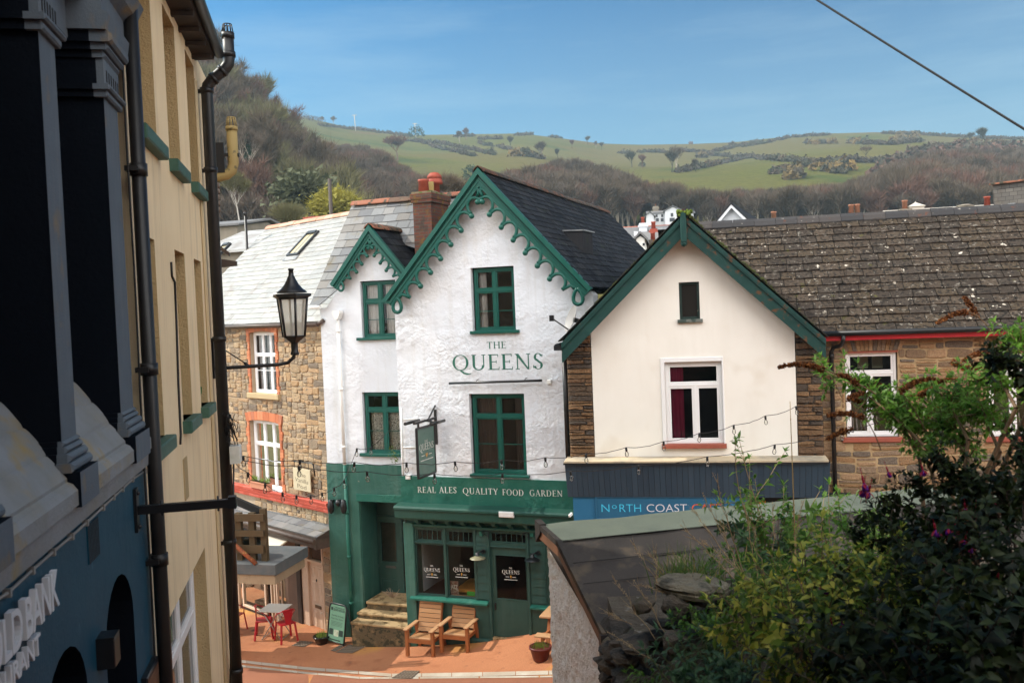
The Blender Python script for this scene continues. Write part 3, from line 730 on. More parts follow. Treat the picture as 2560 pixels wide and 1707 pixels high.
def bricks_row(mb, x0, x1, z0, z1, y, n, proud, vertical=True, mi=0, fan=0.0):
 """a row of n bricks side by side"""
 for i in range(n):
  a = x0 + (x1 - x0) * i / n; b = x0 + (x1 - x0) * (i + 1) / n
  f0 = fan * ((i) / n - .5) * 2; f1 = fan * ((i + 1) / n - .5) * 2
  g = .005; p = proud * U(.85, 1.1)
  vs = [(a + g, y, z0), (b - g, y, z0), (b - g + f1, y, z1), (a + g + f0, y, z1), (a + g, y - p, z0), (b - g, y - p, z0), (b - g + f1, y - p, z1), (a + g + f0, y - p, z1)]
  mb.add(vs, [(4, 5, 6, 7), (0, 1, 5, 4), (1, 2, 6, 5), (2, 3, 7, 6), (3, 0, 4, 7)], mi)
 return mb
# ------------------------------------------------------------------ lettering
TK, TN, SH = 0.135, 0.055, 0.05
def _rect(x0, y0, x1, y1): return [(x0, y0), (x1, y0), (x1, y1), (x0, y1)]
def _ln(x0, y0, x1, y1, w):   # stroke with horizontal ends
 return [(x0 - w / 2, y0), (x0 + w / 2, y0), (x1 + w / 2, y1), (x1 - w / 2, y1)]
def _arc(cx, cy, rx, ry, a0, a1, w0=TN, w1=TK, n=22, bias=0.0):
 o, i_ = [], []
 for k in range(n + 1):
  a = math.radians(a0 + (a1 - a0) * k / n)
  w = w0 + (w1 - w0) * (math.cos(a - bias) ** 2)
  o.append((cx + rx * math.cos(a), cy + ry * math.sin(a)))
  i_.append((cx + (rx - w) * math.cos(a), cy + (ry - max(w * .8, TN * .8)) * math.sin(a)))
 return ('strip', o, i_)
def _sf(x, y, w=0.26): return _rect(x - w / 2, y - (SH if y > .5 else 0), x + w / 2, y + (0 if y > .5 else SH))
def _stem(x, w=TK, y0=0, y1=1, s0=True, s1=True):
 r = [_rect(x - w / 2, y0, x + w / 2, y1)]
 if s0: r.append(_sf(x, y0))
 if s1: r.append(_sf(x, y1))
 return r
def serif_glyphs():
 G = {}
 G['T'] = (0.72, _stem(.36, s1=False) + [_rect(.03, .94, .69, 1), _ln(.055, .78, .05, .95, .04), _ln(.665, .78, .67, .95, .04)])
 G['H'] = (0.86, _stem(.15) + _stem(.70) + [_rect(.15, .48, .70, .535)])
 G['E'] = (0.64, _stem(.15) + [_rect(.15, .945, .56, 1), _rect(.15, .49, .46, .54), _rect(.15, 0, .58, .055), _ln(.545, .83, .55, 1, .035), _ln(.455, .42, .455, .61, .035), _ln(.585, 0, .60, .19, .035)])
 G['Q'] = (0.96, [_arc(.46, .5, .44, .52, 0, 360), [(.36, .02), (.5, .03), (.66, -.14), (.92, -.22), (1.02, -.19), (1.0, -.25), (.82, -.3), (.6, -.24)]])
 G['U'] = (0.84, [_rect(.09, .32, .225, 1), _sf(.16, 1), _rect(.66, .32, .72, 1), _sf(.69, 1, .22), _arc(.4075, .32, .3175, .335, 180, 360, TN * 1.3, TK)])
 G['N'] = (0.88, [_rect(.12, 0, .18, 1), _sf(.15, 0, .22), _rect(.69, 0, .75, 1), _sf(.72, 1, .22), [(.03, 1), (.21, 1), (.75, .0), (.66, 0)], _rect(.02, .95, .2, 1)])
 G['S'] = (0.56, [_arc(.27, .755, .215, .255, 20, 250, TN, TK * .9), _arc(.27, .25, .235, .265, -165, 70, TN, TK * .95), [(.13, .58), (.2, .68), (.43, .42), (.35, .35)], _ln(.475, .76, .485, .93, .035), _ln(.035, .07, .03, .26, .035)])
 G['R'] = (0.74, _stem(.15) + [_arc(.3, .74, .25, .26, -90, 90, TN, TK), _rect(.15, .945, .31, 1), _rect(.15, .48, .31, .53), [(.3, .5), (.42, .5), (.72, .03), (.76, 0), (.6, 0), (.55, .05)]])
 G['A'] = (0.80, [_ln(.1, 0, .385, .97, .055), [(.33, 1.02), (.44, 1.02), (.75, 0), (.6, 0)], _rect(.2, .33, .6, .38), _sf(.1, 0, .2), _sf(.68, 0, .24)])
 G['L'] = (0.60, _stem(.15) + [_rect(.15, 0, .55, .055), _ln(.56, 0, .575, .2, .035)])
 G['I'] = (0.34, _stem(.16))
 G['Y'] = (0.72, [_rect(.30, 0, .43, .45), _sf(.365, 0), [(.02, 1), (.16, 1), (.43, .45), (.31, .4)], _ln(.40, .42, .64, 1, .055), _sf(.09, 1, .2), _sf(.64, 1, .2)])
 G['F'] = (0.58, _stem(.15) + [_rect(.15, .945, .54, 1), _rect(.15, .47, .44, .52), _ln(.525, .82, .53, 1, .035), _ln(.435, .4, .435, .59, .035)])
 G['O'] = (0.90, [_arc(.44, .5, .41, .52, 0, 360)])
 G['D'] = (0.84, _stem(.15) + [_arc(.33, .5, .43, .5, -90, 90, TN, TK), _rect(.15, .945, .34, 1), _rect(.15, 0, .34, .055)])
 G['G'] = (0.84, [_arc(.44, .5, .41, .52, 52, 322, TN, TK), _rect(.63, 0.04, .75, .42), _rect(.55, .38, .83, .43), _ln(.70, .76, .71, .95, .035)])
 G[' '] = (0.36, [])
 return G
SG = serif_glyphs()
def serif_width(t, track=0.06): return sum(SG[c][0] + track for c in t) - track
def serif_text(mb, t, place, track=0.06, mi=0, th=None):
 """place(u, v) -> 3D point for glyph coordinates (cap height 1)"""
 x = 0.0
 for c in t:
  adv, parts = SG[c]
  for p in parts:
   if isinstance(p, tuple) and p[0] == 'strip':
    o, i_ = p[1], p[2]; n = len(o)
    mb.add([place(x + q[0], q[1]) for q in o] + [place(x + q[0], q[1]) for q in i_], [(k, k + 1, n + k + 1, n + k) for k in range(n - 1)], mi)
   else:
    mb.add([place(x + q[0], q[1]) for q in p], [tuple(range(len(p)))], mi)
  x += adv + track
 return mb
def sans_text(mb, txt, place, mi=0, extrude=0.0, width=None, bold=0.0):
 """built-in font text; place(u,v,k) maps unit-cap-height coordinates"""
 c = bpy.data.curves.new('tmp_text', 'FONT'); c.body = txt; c.size = 1.0; c.resolution_u = 4
 c.extrude = 0.5 if extrude else 0.0
 c.offset = bold
 o = bpy.data.objects.new('tmp_text', c); COL.objects.link(o)
 bpy.context.view_layer.update()
 me = bpy.data.meshes.new_from_object(o)
 xs_ = [v.co.x for v in me.vertices]
 k = 1 / 0.73
 sx = k if width is None else width / max(1e-6, (max(xs_) - min(xs_)))
 x0 = min(xs_)
 mb.add([place((v.co.x - x0) * sx, v.co.y * k, v.co.z * extrude * 2) for v in me.vertices], [tuple(p.vertices) for p in me.polygons], mi)
 bpy.data.objects.remove(o); bpy.data.curves.remove(c); bpy.data.meshes.remove(me)
 return mb
def line_place(p0, h, slope=0.0, y=0.0, sx=1.0):
 return lambda u, v, k=0.0: (p0[0] + u * h * sx, y - k, p0[1] + v * h + u * h * sx * slope)
# ================================================================== the white and green pub
Q = frame_at(1200, 20.5, -21)
QL = Q.shifted(0.5)
pub = fthing('pub', 'white rendered pub with scalloped green bargeboards and a green shopfront below', 'pub', Q)
def qz(py, px=1200, y=0): return Q.at(px, py, y)[1]
xl, xr = Q.at(991, 880)[0], Q.at(1482, 740)[0]
OV = -0.28
apx, apz = Q.at(1196, 430, OV)
elx, elz = Q.at(966, 750, OV)
erx, erz = Q.at(1474, 724, OV)
ze = (elz + erz) / 2
slopeL = (apz - elz) / (apx - elx); slopeR = (apz - erz) / (erx - apx)
zband = qz(1196, 1250)
zfas = qz(1264, 1200)
zgnd = -0.6
W1 = Q.rect(1179, 667, 1287, 829); W2 = Q.rect(1176, 984, 1314, 1187)
shop_top = Q.at(1200, 1321)[1]
def gz(x): return apz - .12 - (slopeL * (apx - x) if x < apx else slopeR * (x - apx))
outer = [(xl, zband), (xr, zband), (xr, gz(xr)), (apx, gz(apx)), (xl, gz(xl))]
wall_mb(outer, [W1, W2], 0, 0.4, 0.13).build('upper_wall', [m_white, m_dark], pub)
zb0 = Q.at(1200, 1262)[1]
wall_mb([(xl - .02, zb0 - .15), (xr, zb0 - .15), (xr, zband), (xl - .02, zband)], [], -0.035, 0.4).build('sign_band', [m_gband], pub)
def q_text(txt, px0, py0, px1, py1, cap_px, mat, y, track=0.06, name='lettering', lab=None):
 a = Q.at(px0, py0, y); b = Q.at(px1, py1, y); h = (Q.at(px0, py0 - cap_px, y)[1] - a[1])
 wd = serif_width(txt, track); sx = (b[0] - a[0]) / (wd * h)
 sl = (b[1] - a[1]) / (b[0] - a[0])
 mb = MB(); serif_text(mb, txt, line_place(a, h, sl, y, sx), track)
 return mb.build(name, mat, pub, lab)
q_text('THE', 1217, 872, 1266, 870, 17, m_gletter, -0.004, 0.08)
q_text('QUEENS', 1131, 926, 1360, 922, 38, m_gletter, -0.004, 0.07)
q_text('REAL ALES', 1044, 1231, 1142, 1232, 15, m_wletter, -0.041, 0.09)
q_text('QUALITY', 1157, 1234, 1245, 1236, 15, m_wletter, -0.041, 0.09)
q_text('FOOD', 1256, 1237, 1310, 1239, 15, m_wletter, -0.041, 0.09)
q_text('GARDEN', 1324, 1239, 1407, 1241, 15, m_wletter, -0.041, 0.09)
def sill_of(F, x0, y0, x1, y1, y=-.08):
 r = F.rect(x0, y0, x1, y1, y); return (r[0], r[1], r[2], r[3], y)
F1 = (W1[0] + .035, W1[1] - .01, W1[2], W1[3] - .02)
window(pub, *F1, 0.09, m_gtrim, rows=(0.66,), mull=0.07, fr=.06, sill=sill_of(Q, 1174, 826, 1296, 834), curtains=((0.0, 0.22, 0, 1, m_curt), (0.93, 1.0, 0, .9, m_curt)), bars=((0, 1, .3, .3),))
F2 = (W2[0] + .04, W2[1] - .01, W2[2], W2[3] - .015)
window(pub, *F2, 0.09, m_gtrim, rows=(0.735,), mull=0.075, fr=.065, sill=sill_of(Q, 1174, 1187, 1322, 1194), curtains=((0.02, 0.46, 0, 1, m_curtb), (0.8, 1.0, 0, 1, m_curtb)), bars=((0, 1, .36, .36),))
RL = 10.5
rf = MB()
def slope_roof(mb, ex, ez, ax, az, y0, y1, right, w=.26, h=.19, mi=0, clip=None):
 """one side of a gable roof whose ridge runs along y"""
 vd = Vector((ax - ex, 0, az - ez)); L = vd.length; vd.normalize()
 if right: ud = Vector((0, 1, 0)); org = (ex, y0, ez)
 else: ud = Vector((0, -1, 0)); org = (ex, y1, ez)
 P = clip or [(0, 0), (y1 - y0, 0), (y1 - y0, L), (0, L)]
 slates(mb, P, org, ud, vd, w, h, mi=mi)
 poly_plane(mb, P, org, ud, vd, -0.008, mi + 1); poly_plane(mb, P, org, ud, vd, -0.10, mi + 1)
ewx, ewz = erx + .02, erz + .05
elx2, elz2 = elx, elz + .05
slope_roof(rf, ewx, ewz, apx, apz + .05, OV - .04, RL, True)
slope_roof(rf, elx2, elz2, apx, apz + .05, OV - .04, RL, False)
rf.prism([(elx2, elz2), (ewx, ewz), (apx, apz)], RL - .2, RL - .1, 1)
roof = rf.build('roof', [m_slate_dark, m_slate_dark], pub)
ridge_tiles(MB(), (apx, OV - .05, apz + .11), (apx, RL, apz + .09), .45, .13).build('ridge_tiles', m_ridge_dark, roof)
# body below roof so nothing is open at the back
MB().box(xr - .3, xr, .4, RL - .3, -1, ewz - .25).box(xl, xl + .25, .4, RL - .3, -1, elz2 - .1).build('side_wall', m_white_smooth, pub)
def barge(parent, ax, az, ex, ez, y0, hb=.21, n=7, r=.225, tube_r=.038, first=.30, mat=m_gtrim, loop=True, start=.42):
 """moulded bargeboard from apex to eave with a cusped, ball-ended arcade beneath"""
 A = Vector((ax, 0, az)); E = Vector((ex, 0, ez)); t = (E - A); L = t.length; t.normalize()
 s = Vector((t.z, 0, -t.x))
 if s.z > 0: s = -s
 mb = MB()
 def P(a, b, y): return A + t * a + s * b + Vector((0, y, 0))
 def plank(b0, b1, ya, yb):
  q = [P(b0 * t_apex, b0, 0), P(L + .02, b0, 0), P(L + .02, b1, 0), P(b1 * t_apex, b1, 0)]
  mb.prism([(v.x, v.z) for v in q], ya, yb)
 # mitre at the apex: vertical cut
 t_apex = -s.x / t.x if abs(t.x) > 1e-6 else 0
 plank(-.06, .035, y0 - .05, y0 + .06); plank(.035, hb * .55, y0 - .01, y0 + .05); plank(hb * .55, hb * .66, y0 - .035, y0 + .05); plank(hb * .66, hb, y0 - .015, y0 + .045)
 board = mb.build('bargeboard', mat, parent)
 sc = MB(); yc = y0 + .012
 step = (L - start - .42) / n
 base = hb + .015
 c_prev = None
 for i in range(n + 1):
  tc = start + step * i
  # stem from the board down to the ball (leaning up-slope end)
  ball = P(tc + step * .07, base + r * 1.10, yc)
  if i <= n - 1 or True:
   if i < n or not loop:
    pass
  if i < n: sc.ball(ball, tube_r * 1.7, 10)
 for i in range(n):
  a0 = start + step * i; a1 = a0 + step
  # curve: from the cusp ball of i+1 back over the arch to the board and down to the next arch start
  rr = step * .5
  pts = []
  cx_ = a0 + rr
  for k in range(13):
   an = math.radians(-8 + (206) * k / 12)
   pts.append(P(cx_ + rr * (.97 if math.cos(an) > 0 else .86) * math.cos(an), base + r * .80 - r * .86 * math.sin(an), yc))
  if i > 0 or True: sc.tube(pts, tube_r, 8)
 sc.tube([P(.03 + t_apex * base, base - .03, yc), P(.10 + t_apex * base, base + .03, yc), P(start - .20, base + .05, yc), P(start - .08, base + .05, yc), P(start + .02, base + .09, yc)], tube_r, 8)
 if loop:
  c = L - .20
  pts = [P(start + step * n, base + r * .9, yc), P(start + step * n + .06, base + .01, yc), P(c - .05, base - .0, yc)]
  sc.tube(pts, tube_r, 8)
  lp = []
  dn = Vector((0, 0, -1)); out = Vector((t.x, 0, 0)).normalized()
  o0 = P(L - .22, base - .03, yc)
  for k in range(17):
   an = 2 * math.pi * k / 16
   lp.append(o0 + out * (.03 + .085 * math.sin(an) * (1 - .35 * math.cos(an)) * r / .19) + dn * (.14 - .14 * math.cos(an)) * r / .19)
  sc.tube(lp, tube_r * 1.1, 8)
 sc.build('scallop_trim', mat, board)
 return board
barge(pub, apx, apz, elx, elz, OV)
barge(pub, apx, apz, erx, erz, OV)
# ------------------------------------------------ recessed left wing (y = .5)
S2 = .5
lx0 = Q.at(804, 860, S2)[0]; lx1 = xl + .25
zlb = Q.at(860, 1159, S2)[1]
zeL = Q.at(800, 772, S2 - .2)[1]
V1 = Q.rect(903, 701, 991, 845, S2); V2 = Q.rect(908, 980, 1009, 1136, S2)
da = Q.at(924, 572, S2 - .2); dl = Q.at(833, 713, S2 - .2); dr = (2 * da[0] - dl[0], dl[1])
dslope = (da[1] - dl[1]) / (da[0] - dl[0])
zt = zeL + .02
def dz_(x): return da[1] - .12 - abs(x - da[0]) * dslope
xa, xb = da[0] - (da[1] - .12 - zt) / dslope, da[0] + (da[1] - .12 - zt) / dslope
outer = [(lx0, zlb), (lx1 + .6, zlb), (lx1 + .6, zt), (min(xb, lx1 + .6), zt), (da[0], da[1] - .12), (xa, zt), (lx0, zt)]
lobj = wall_mb(outer, [V1, V2], S2, 0.4, 0.12).build('left_wall', [m_white_smooth, m_dark], pub)
DO = Q.rect(905, 1254, 1003, 1525, S2)
wall_mb([(lx0 - .015, zgnd), (DO[0], zgnd), (DO[0], DO[3]), (lx1 + .6, DO[3]), (lx1 + .6, zlb), (lx0 - .015, zlb)], [], S2 - .03, 0.9).build('left_green_wall', [m_glow], pub)
MB().bbox(DO[0] - .06, lx1 + .3, S2 - .055, S2, DO[3], DO[3] + .18).build('door_lintel', m_gband, pub)
window(pub, V1[0] + .02, V1[1], V1[2], V1[3] - .015, S2 + .07, m_gtrim, rows=(.66,), mull=.075, fr=.06, sill=sill_of(Q, 890, 843, 1003, 850, S2 - .09), curtains=((0, .4, 0, 1, m_curt), (.62, 1, 0, 1, m_curt)), bars=((0, 1, .3, .3),))
window(pub, V2[0] + .03, V2[1], V2[2], V2[3] - .015, S2 + .07, m_gtrim, rows=(.735,), mull=.075, fr=.06, sill=sill_of(Q, 898, 1134, 1014, 1142, S2 - .09), curtains=((.03, .47, 0, .68, m_lace), (.53, .97, 0, .68, m_lace)), bars=((0, 1, .36, .36),))
# left wing roof: ridge parallel to the facade
w_r = 2.2
rE = Q.at(774, 763, S2 - .25)
rR = Q.at(882, 511, S2 - .25 + w_r)
vd = Vector((0, w_r, rR[1] - rE[1])); Lr = vd.length
org = (rE[0], S2 - .25, rE[1] - .02)
lr = MB()
wid = lx1 + 1.3 - rE[0]
# around the dormer: left part full, behind dormer continues
P = [(0, 0), (wid, 0), (wid, Lr), (0, Lr)]
dx = da[0] - rE[0]
nrow = .27 * 7
slates(lr, [(0, 0), (xa - rE[0] - .05, 0), (dx - .03, nrow), (0.01, nrow)], org, (1, 0, 0), vd, .34, .27, lift=.018)
slates(lr, [(0.01, nrow), (wid, nrow), (wid, Lr), (0.02, Lr)], org, (1, 0, 0), vd, .34, .27, lift=.018)
slates(lr, [(dx + .2, nrow), (wid, Lr * .3), (wid, nrow)], org, (1, 0, 0), vd, .34, .27, lift=.018)
poly_plane(lr, [(0, 0), (xa - rE[0] - .05, 0), (dx, Lr * .66), (wid, Lr * .3), (wid, Lr), (0.02, Lr)], org, (1, 0, 0), vd, -.008, 1)
lr.quad((rE[0], S2 - .25 + w_r, rR[1]), (rE[0] + wid, S2 - .25 + w_r, rR[1]), (rE[0] + wid, S2 + 2 * w_r, rE[1]), (rE[0], S2 + 2 * w_r, rE[1]), 1)
lroof = lr.build('left_roof', [m_slate_mid, m_slate_dark], pub)
ridge_tiles(MB(), (rE[0] + .02, S2 - .25 + w_r, rR[1] + .06), (rE[0] + wid, S2 - .25 + w_r, rR[1] + .06), .5, .12).build('ridge_tiles', m_ridge_red, lroof)
MB().prismx([(S2 + .4, 0), (S2 + .4, zeL), (S2 - .2 + w_r, rR[1] - .15), (S2 + 2 * w_r - .2, zeL), (S2 + 2 * w_r - .2, 0)], lx0 + .02, lx0 + .25).build('end_wall', m_white_smooth, pub)
dfr = MB(); dend = Q.at(1021, 582, S2 + 1.55)
slope_roof(dfr, dr[0], dr[1] + .05, da[0], da[1] + .05, S2 - .24, S2 + 1.7, True, .28, .22)
slope_roof(dfr, dl[0], dl[1] + .05, da[0], da[1] + .05, S2 - .24, S2 + 1.7, False, .28, .22)
droof = dfr.build('dormer_roof', [m_slate_dark, m_slate_dark], pub)
ridge_tiles(MB(), (da[0], S2 - .25, da[1] + .12), (da[0], S2 + 1.75, da[1] + .1), .4, .13).build('ridge_tiles', m_ridge_red, droof)
barge(pub, da[0], da[1], dl[0], dl[1], S2 - .22, hb=.15, n=4, r=.155, tube_r=.027, start=.30)
barge(pub, da[0], da[1], dr[0], dr[1], S2 - .22, hb=.15, n=4, r=.155, tube_r=.027, start=.30)
# eaves gutter, hopper and downpipe
pipes = MB()
hx, hz = Q.at(845, 790, S2 - .09)
pipes.tube([(rE[0] + .02, S2 - .29, rE[1] - .05), (xa, S2 - .29, rE[1] - .06)], .045, 8)
pipes.prism([(hx - .09, hz + .13), (hx + .09, hz + .13), (hx + .11, hz + .07), (hx + .04, hz - .08), (hx - .04, hz - .08), (hx - .11, hz + .07)], S2 - .19, S2 - .02)
pipes.tube([(hx, S2 - .1, hz), (hx, S2 - .1, zlb)], .042, 10)
for zz in (hz - .4, (hz + zlb) / 2, zlb + .4): pipes.tube([(hx, S2 - .1, zz), (hx, S2 - .1, zz + .06)], .055, 10)
pipes.build('downpipe', m_wpipe, pub)
p2 = MB(); p2.tube([(hx, S2 - .1, zlb), (hx, S2 - .1, -.2)], .042, 10)
for zz in (zlb - 1.2, zlb - 2.3, .6): p2.tube([(hx, S2 - .1, zz), (hx, S2 - .1, zz + .07)], .055, 10)
p2.build('green_downpipe', m_gband, pub)
# chimney on the left wing ridge
cy0 = 1.1
c0 = Q.at(1031, 484, cy0); c1 = Q.at(1076, 482, cy0)
ch = MB(); ctop = c0[1] - .02
ch.box(c0[0], c1[0], cy0, cy0 + 1.0, ze - .4, ctop)
ch.box(c0[0] - .035, c1[0] + .035, cy0 - .035, cy0 + 1.035, ctop - .22, ctop - .13); ch.box(c0[0] - .05, c1[0] + .05, cy0 - .05, cy0 + 1.05, ctop - .129, ctop)
stack = ch.build('chimney', m_brick, pub, uv=True)
MB().box(c0[0] - .02, c1[0] + .02, cy0 - .02, cy0 + 1.02, ctop, ctop + .05).ball(((c0[0] + c1[0]) / 2, cy0 + .5, ctop + .02), .3, 10, 0, (.8, 1.6, .35)).build('chimney_cap', m_capst, stack)
pm = ((c0[0] + c1[0]) / 2)
MB().lathe([(.13, ctop), (.12, ctop + .3), (.135, ctop + .31), (.135, ctop + .36), (.10, ctop + .36), (.10, ctop + .2)], (pm - .04, cy0 + .22, 0), 14).build('chimney_pot', m_pot, stack)
MB().box(pm - .1, pm + .1, cy0 + .44, cy0 + .5, ctop, ctop + .33).build('chimney_slab', m_ochre, stack)
MB().lathe([(.125, ctop), (.12, ctop + .30), (.2, ctop + .31), (.2, ctop + .36), (.185, ctop + .42), (.15, ctop + .44), (.19, ctop + .45), (.17, ctop + .52), (.11, ctop + .58), (.03, ctop + .60)], (pm, cy0 + .76, 0), 16).build('chimney_cowl', m_pot, stack)
MB().box(c0[0] - .1, c1[0] + .12, cy0 - .08, cy0 + 1.1, ze + .2, ze + .26).build('flashing', m_lead, stack)
# ------------------------------------------------ shopfront
sx0, sx1 = xl + .02, xr
def qr(a, b, c, d, y=0): return Q.rect(a, b, c, d, y)
zc = Q.at(1200, 1266)[1]
fas = MB()
cp = [(-.34, zc - .07), (-.34, zc - .03), (-.30, zc + .005), (-.05, zc + .04), (-.05, zc - .30), (-.27, zc - .30), (-.29, zc - .26), (-.29, zc - .09)]
fas.prismx(cp, sx0 - .1, sx1, 0)
for k in range(11):
 xx = sx0 + .42 + k * .38
 fas.prismx([(-.02, zc - .31), (-.24, zc - .31), (-.22, zc - .37), (-.12, zc - .42), (-.06, zc - .52), (-.02, zc - .54)], xx - .045, xx + .045)
zl = Q.at(1190, 1316)[1]
fas.prismx([(-.02, zl - .05), (-.10, zl - .05), (-.12, zl - .02), (-.12, zl + .01), (-.02, zl + .05)], sx0 + .28, sx1)
fas.box(sx0, sx1, -.03, .15, zl - .06, zc - .3)
fascia = fas.build('fascia', m_gfascia, pub)
MB().bbox(*qr(1247, 1279, 1284, 1293, -.35)[:2], -.37, -.30, *qr(1247, 1279, 1284, 1293, -.35)[2:], .015).build('fascia_light', m_wpipe, fascia)
# pilaster, stall riser and the timber front
A1 = qr(1041, 1360, 1113, 1490); A2 = qr(1119, 1362, 1191, 1493); T1 = qr(1042, 1321, 1106, 1351); T2 = qr(1119, 1322, 1184, 1352); T3 = qr(1226, 1325, 1318, 1357); DR = qr(1226, 1369, 1326, 1590)
zs = (A1[2] + A2[2]) / 2 - .02; zt0 = (A1[3] + A2[3]) / 2; zta = (T1[2] + T2[2]) / 2 - .02; ztb = T1[3] + .02
holes = [(A1[0], A1[1], zs + .04, zt0), (A2[0], A2[1], zs + .04, zt0), (T1[0], T1[1], zta, ztb - .03), (T2[0], T2[1], zta, ztb - .03), (T3[0], T3[1], T3[2], ztb - .02), (DR[0] + .03, DR[1] - .03, DR[2] - .05, DR[3])]
front = wall_mb([(sx0 + .25, zgnd), (sx1, zgnd), (sx1, zl), (sx0 + .25, zl)], holes, -.02, .25, .05, back=1.6, e=.06).build('shopfront', [m_gshop, m_dark], pub)
pil = MB(); pil.bbox(sx0 - .01, sx0 + .25, -.075, .3, zgnd, zl + .04, .015); pil.bbox(sx0 - .05, sx0 + .27, -.13, .3, zgnd, Q.at(1010, 1576)[1], .02)
pil.build('pilaster', m_glow, pub)
pl = MB(); pl.prismx([(-.02, zgnd), (-.09, zgnd), (-.09, Q.at(1120, 1590)[1]), (-.06, Q.at(1120, 1585)[1]), (-.02, Q.at(1120, 1585)[1])], sx0 + .27, DR[0] - .02)
pl.build('plinth', m_gshop, pub)
sl = MB(); sl.prismx([(0, zs - .06), (-.16, zs - .06), (-.16, zs - .02), (0, zs + .03)], sx0 + .12, DR[0] - .03); sl.build('shop_sill', m_gband, front)
sl = MB(); sl.prismx([(0, zs - .06), (-.13, zs - .06), (-.13, zs - .02), (0, zs + .03)], DR[1] + .02, sx1); sl.build('shop_sill', m_gband, front)
m_fr = m_gshop
def shop_pane(h, nm, bars=0, white=True):
 x0, x1, z0, z1 = h
 mb = MB(); f = .028
 mb.bbox(x0, x0 + f, .0, .03, z0, z1); mb.bbox(x1 - f, x1, .0, .03, z0, z1); mb.bbox(x0 + f, x1 - f, .002, .03, z0, z0 + f); mb.bbox(x0 + f, x1 - f, .002, .03, z1 - f, z1)
 for k in range(1, bars): mb.box(x0 + (x1 - x0) * k / bars - .006, x0 + (x1 - x0) * k / bars + .006, .005, .025, z0 + f, z1 - f)
 w = mb.build(nm, m_fr, pub)
 MB().quad((x0 + f, .02, z0 + f), (x1 - f, .02, z0 + f), (x1 - f, .02, z1 - f), (x0 + f, .02, z1 - f)).build('pane', m_glassd, w)
 return w
sw1 = shop_pane(holes[0], 'shop_window'); sw2 = shop_pane(holes[1], 'shop_window')
shop_pane(holes[2], 'transom_window', 5); shop_pane(holes[3], 'transom_window', 5); shop_pane(holes[4], 'transom_window', 7)
for (a, b) in ((1194, 1223), (1329, 1366)):
 cb = MB(); x0 = Q.at(a, 1440)[0]; x1 = Q.at(b, 1440)[0]
 for k in range(10):
  z0 = zs + .06 + k * .185
  if z0 + .18 > zl - .05: break
  cb.prismx([(-.02, z0), (-.05, z0), (-.028, z0 + .18), (-.02, z0 + .18)], x0, x1)
 cb.build('clapboards', m_gshop, front)
tr = MB()
for px in (1036, 1116, 1191, 1224, 1322):
 x = Q.at(px, 1420)[0]; tr.bbox(x - .035, x + .035, -.055, -.02, zs + .03 if px < 1200 else zgnd + .3, zl - .05, .01)
tr.bbox(A1[0] - .1, T3[1], -.05, -.02, zt0 + .02, zta - .02, .01)
tr.build('mullions', m_gshop, front)
dx0, dx1, dz0, dz1 = DR[0] + .03, DR[1] - .03, DR[2] - .03, DR[3]
DG = qr(1240, 1390, 1315, 1498)
dd = door_mb(dx0, dx1, dz0, dz1, .02, (DG[0], DG[1], DG[2], DG[3])).build('door', m_gshop, pub)
MB().quad((DG[0], .035, DG[2]), (DG[1], .035, DG[2]), (DG[1], .035, DG[3]), (DG[0], .035, DG[3])).build('pane', m_glassd, dd)
MB().ball((dx0 + .08, -.01, DG[2] - .12), .02, 8).bar((dx0 + .08, 0, DG[2] - .1), (dx0 + .08, 0, DG[2] - .26), .03, .02).build('handle', m_blk, dd)
MB().box(dx0 - .02, dx1 + .02, -.05, .2, dz0 - .5, dz0 - .01).build('threshold', m_step, pub)
m_gold = M('gold_emblem', (0.42, 0.22, 0.04), 0.5)
def glass_sign(parent, cx, cz, w, y):
 h = w / serif_width('QUEENS', .07)
 mb = MB(); serif_text(mb, 'QUEENS', line_place((cx - w / 2, cz), h, 0, y), .07)
 h2 = h * .42; w2 = serif_width('THE', .1) * h2
 serif_text(mb, 'THE', line_place((cx - w2 / 2, cz + h * 1.35), h2, 0, y), .1)
 for a, b, dzz, n in ((-.30, -.09, -.9, 5), (.09, .30, -.9, 5)):
  for k in range(n): mb.box(cx + w * (a + (b - a) * k / n), cx + w * (a + (b - a) * (k + .7) / n), y, y + .001, cz + h * dzz, cz + h * (dzz + .16))
 for k in range(20): mb.box(cx + w * (-.38 + .76 * k / 20), cx + w * (-.38 + .76 * (k + .72) / 20), y, y + .001, cz - h * 1.62, cz - h * 1.44)
 o = mb.build('window_lettering', m_wletter, parent)
 g = MB(); g.prism([(cx - .035 * w * 1.6, cz - h * .55), (cx + .035 * w * 1.6, cz - h * .55), (cx + .03 * w, cz - h * .95), (cx, cz - h * 1.3), (cx - .03 * w, cz - h * .95)], y, y + .001)
 g.ball((cx, y + .001, cz - h * .55), .05 * w, 8, 0, (1, .05, .8)); g.build('emblem', m_gold, parent)
for (pane, px, pw) in ((sw1, 1080, 46), (sw2, 1154, 46)):
 cx, cz = Q.at(px, 1428, .015); glass_sign(pane, cx, cz, pw / 2300 * 20.7, .012)
cx, cz = Q.at(1277, 1434, .03); glass_sign(dd, cx, cz, 47 / 2300 * 20.3, .028)
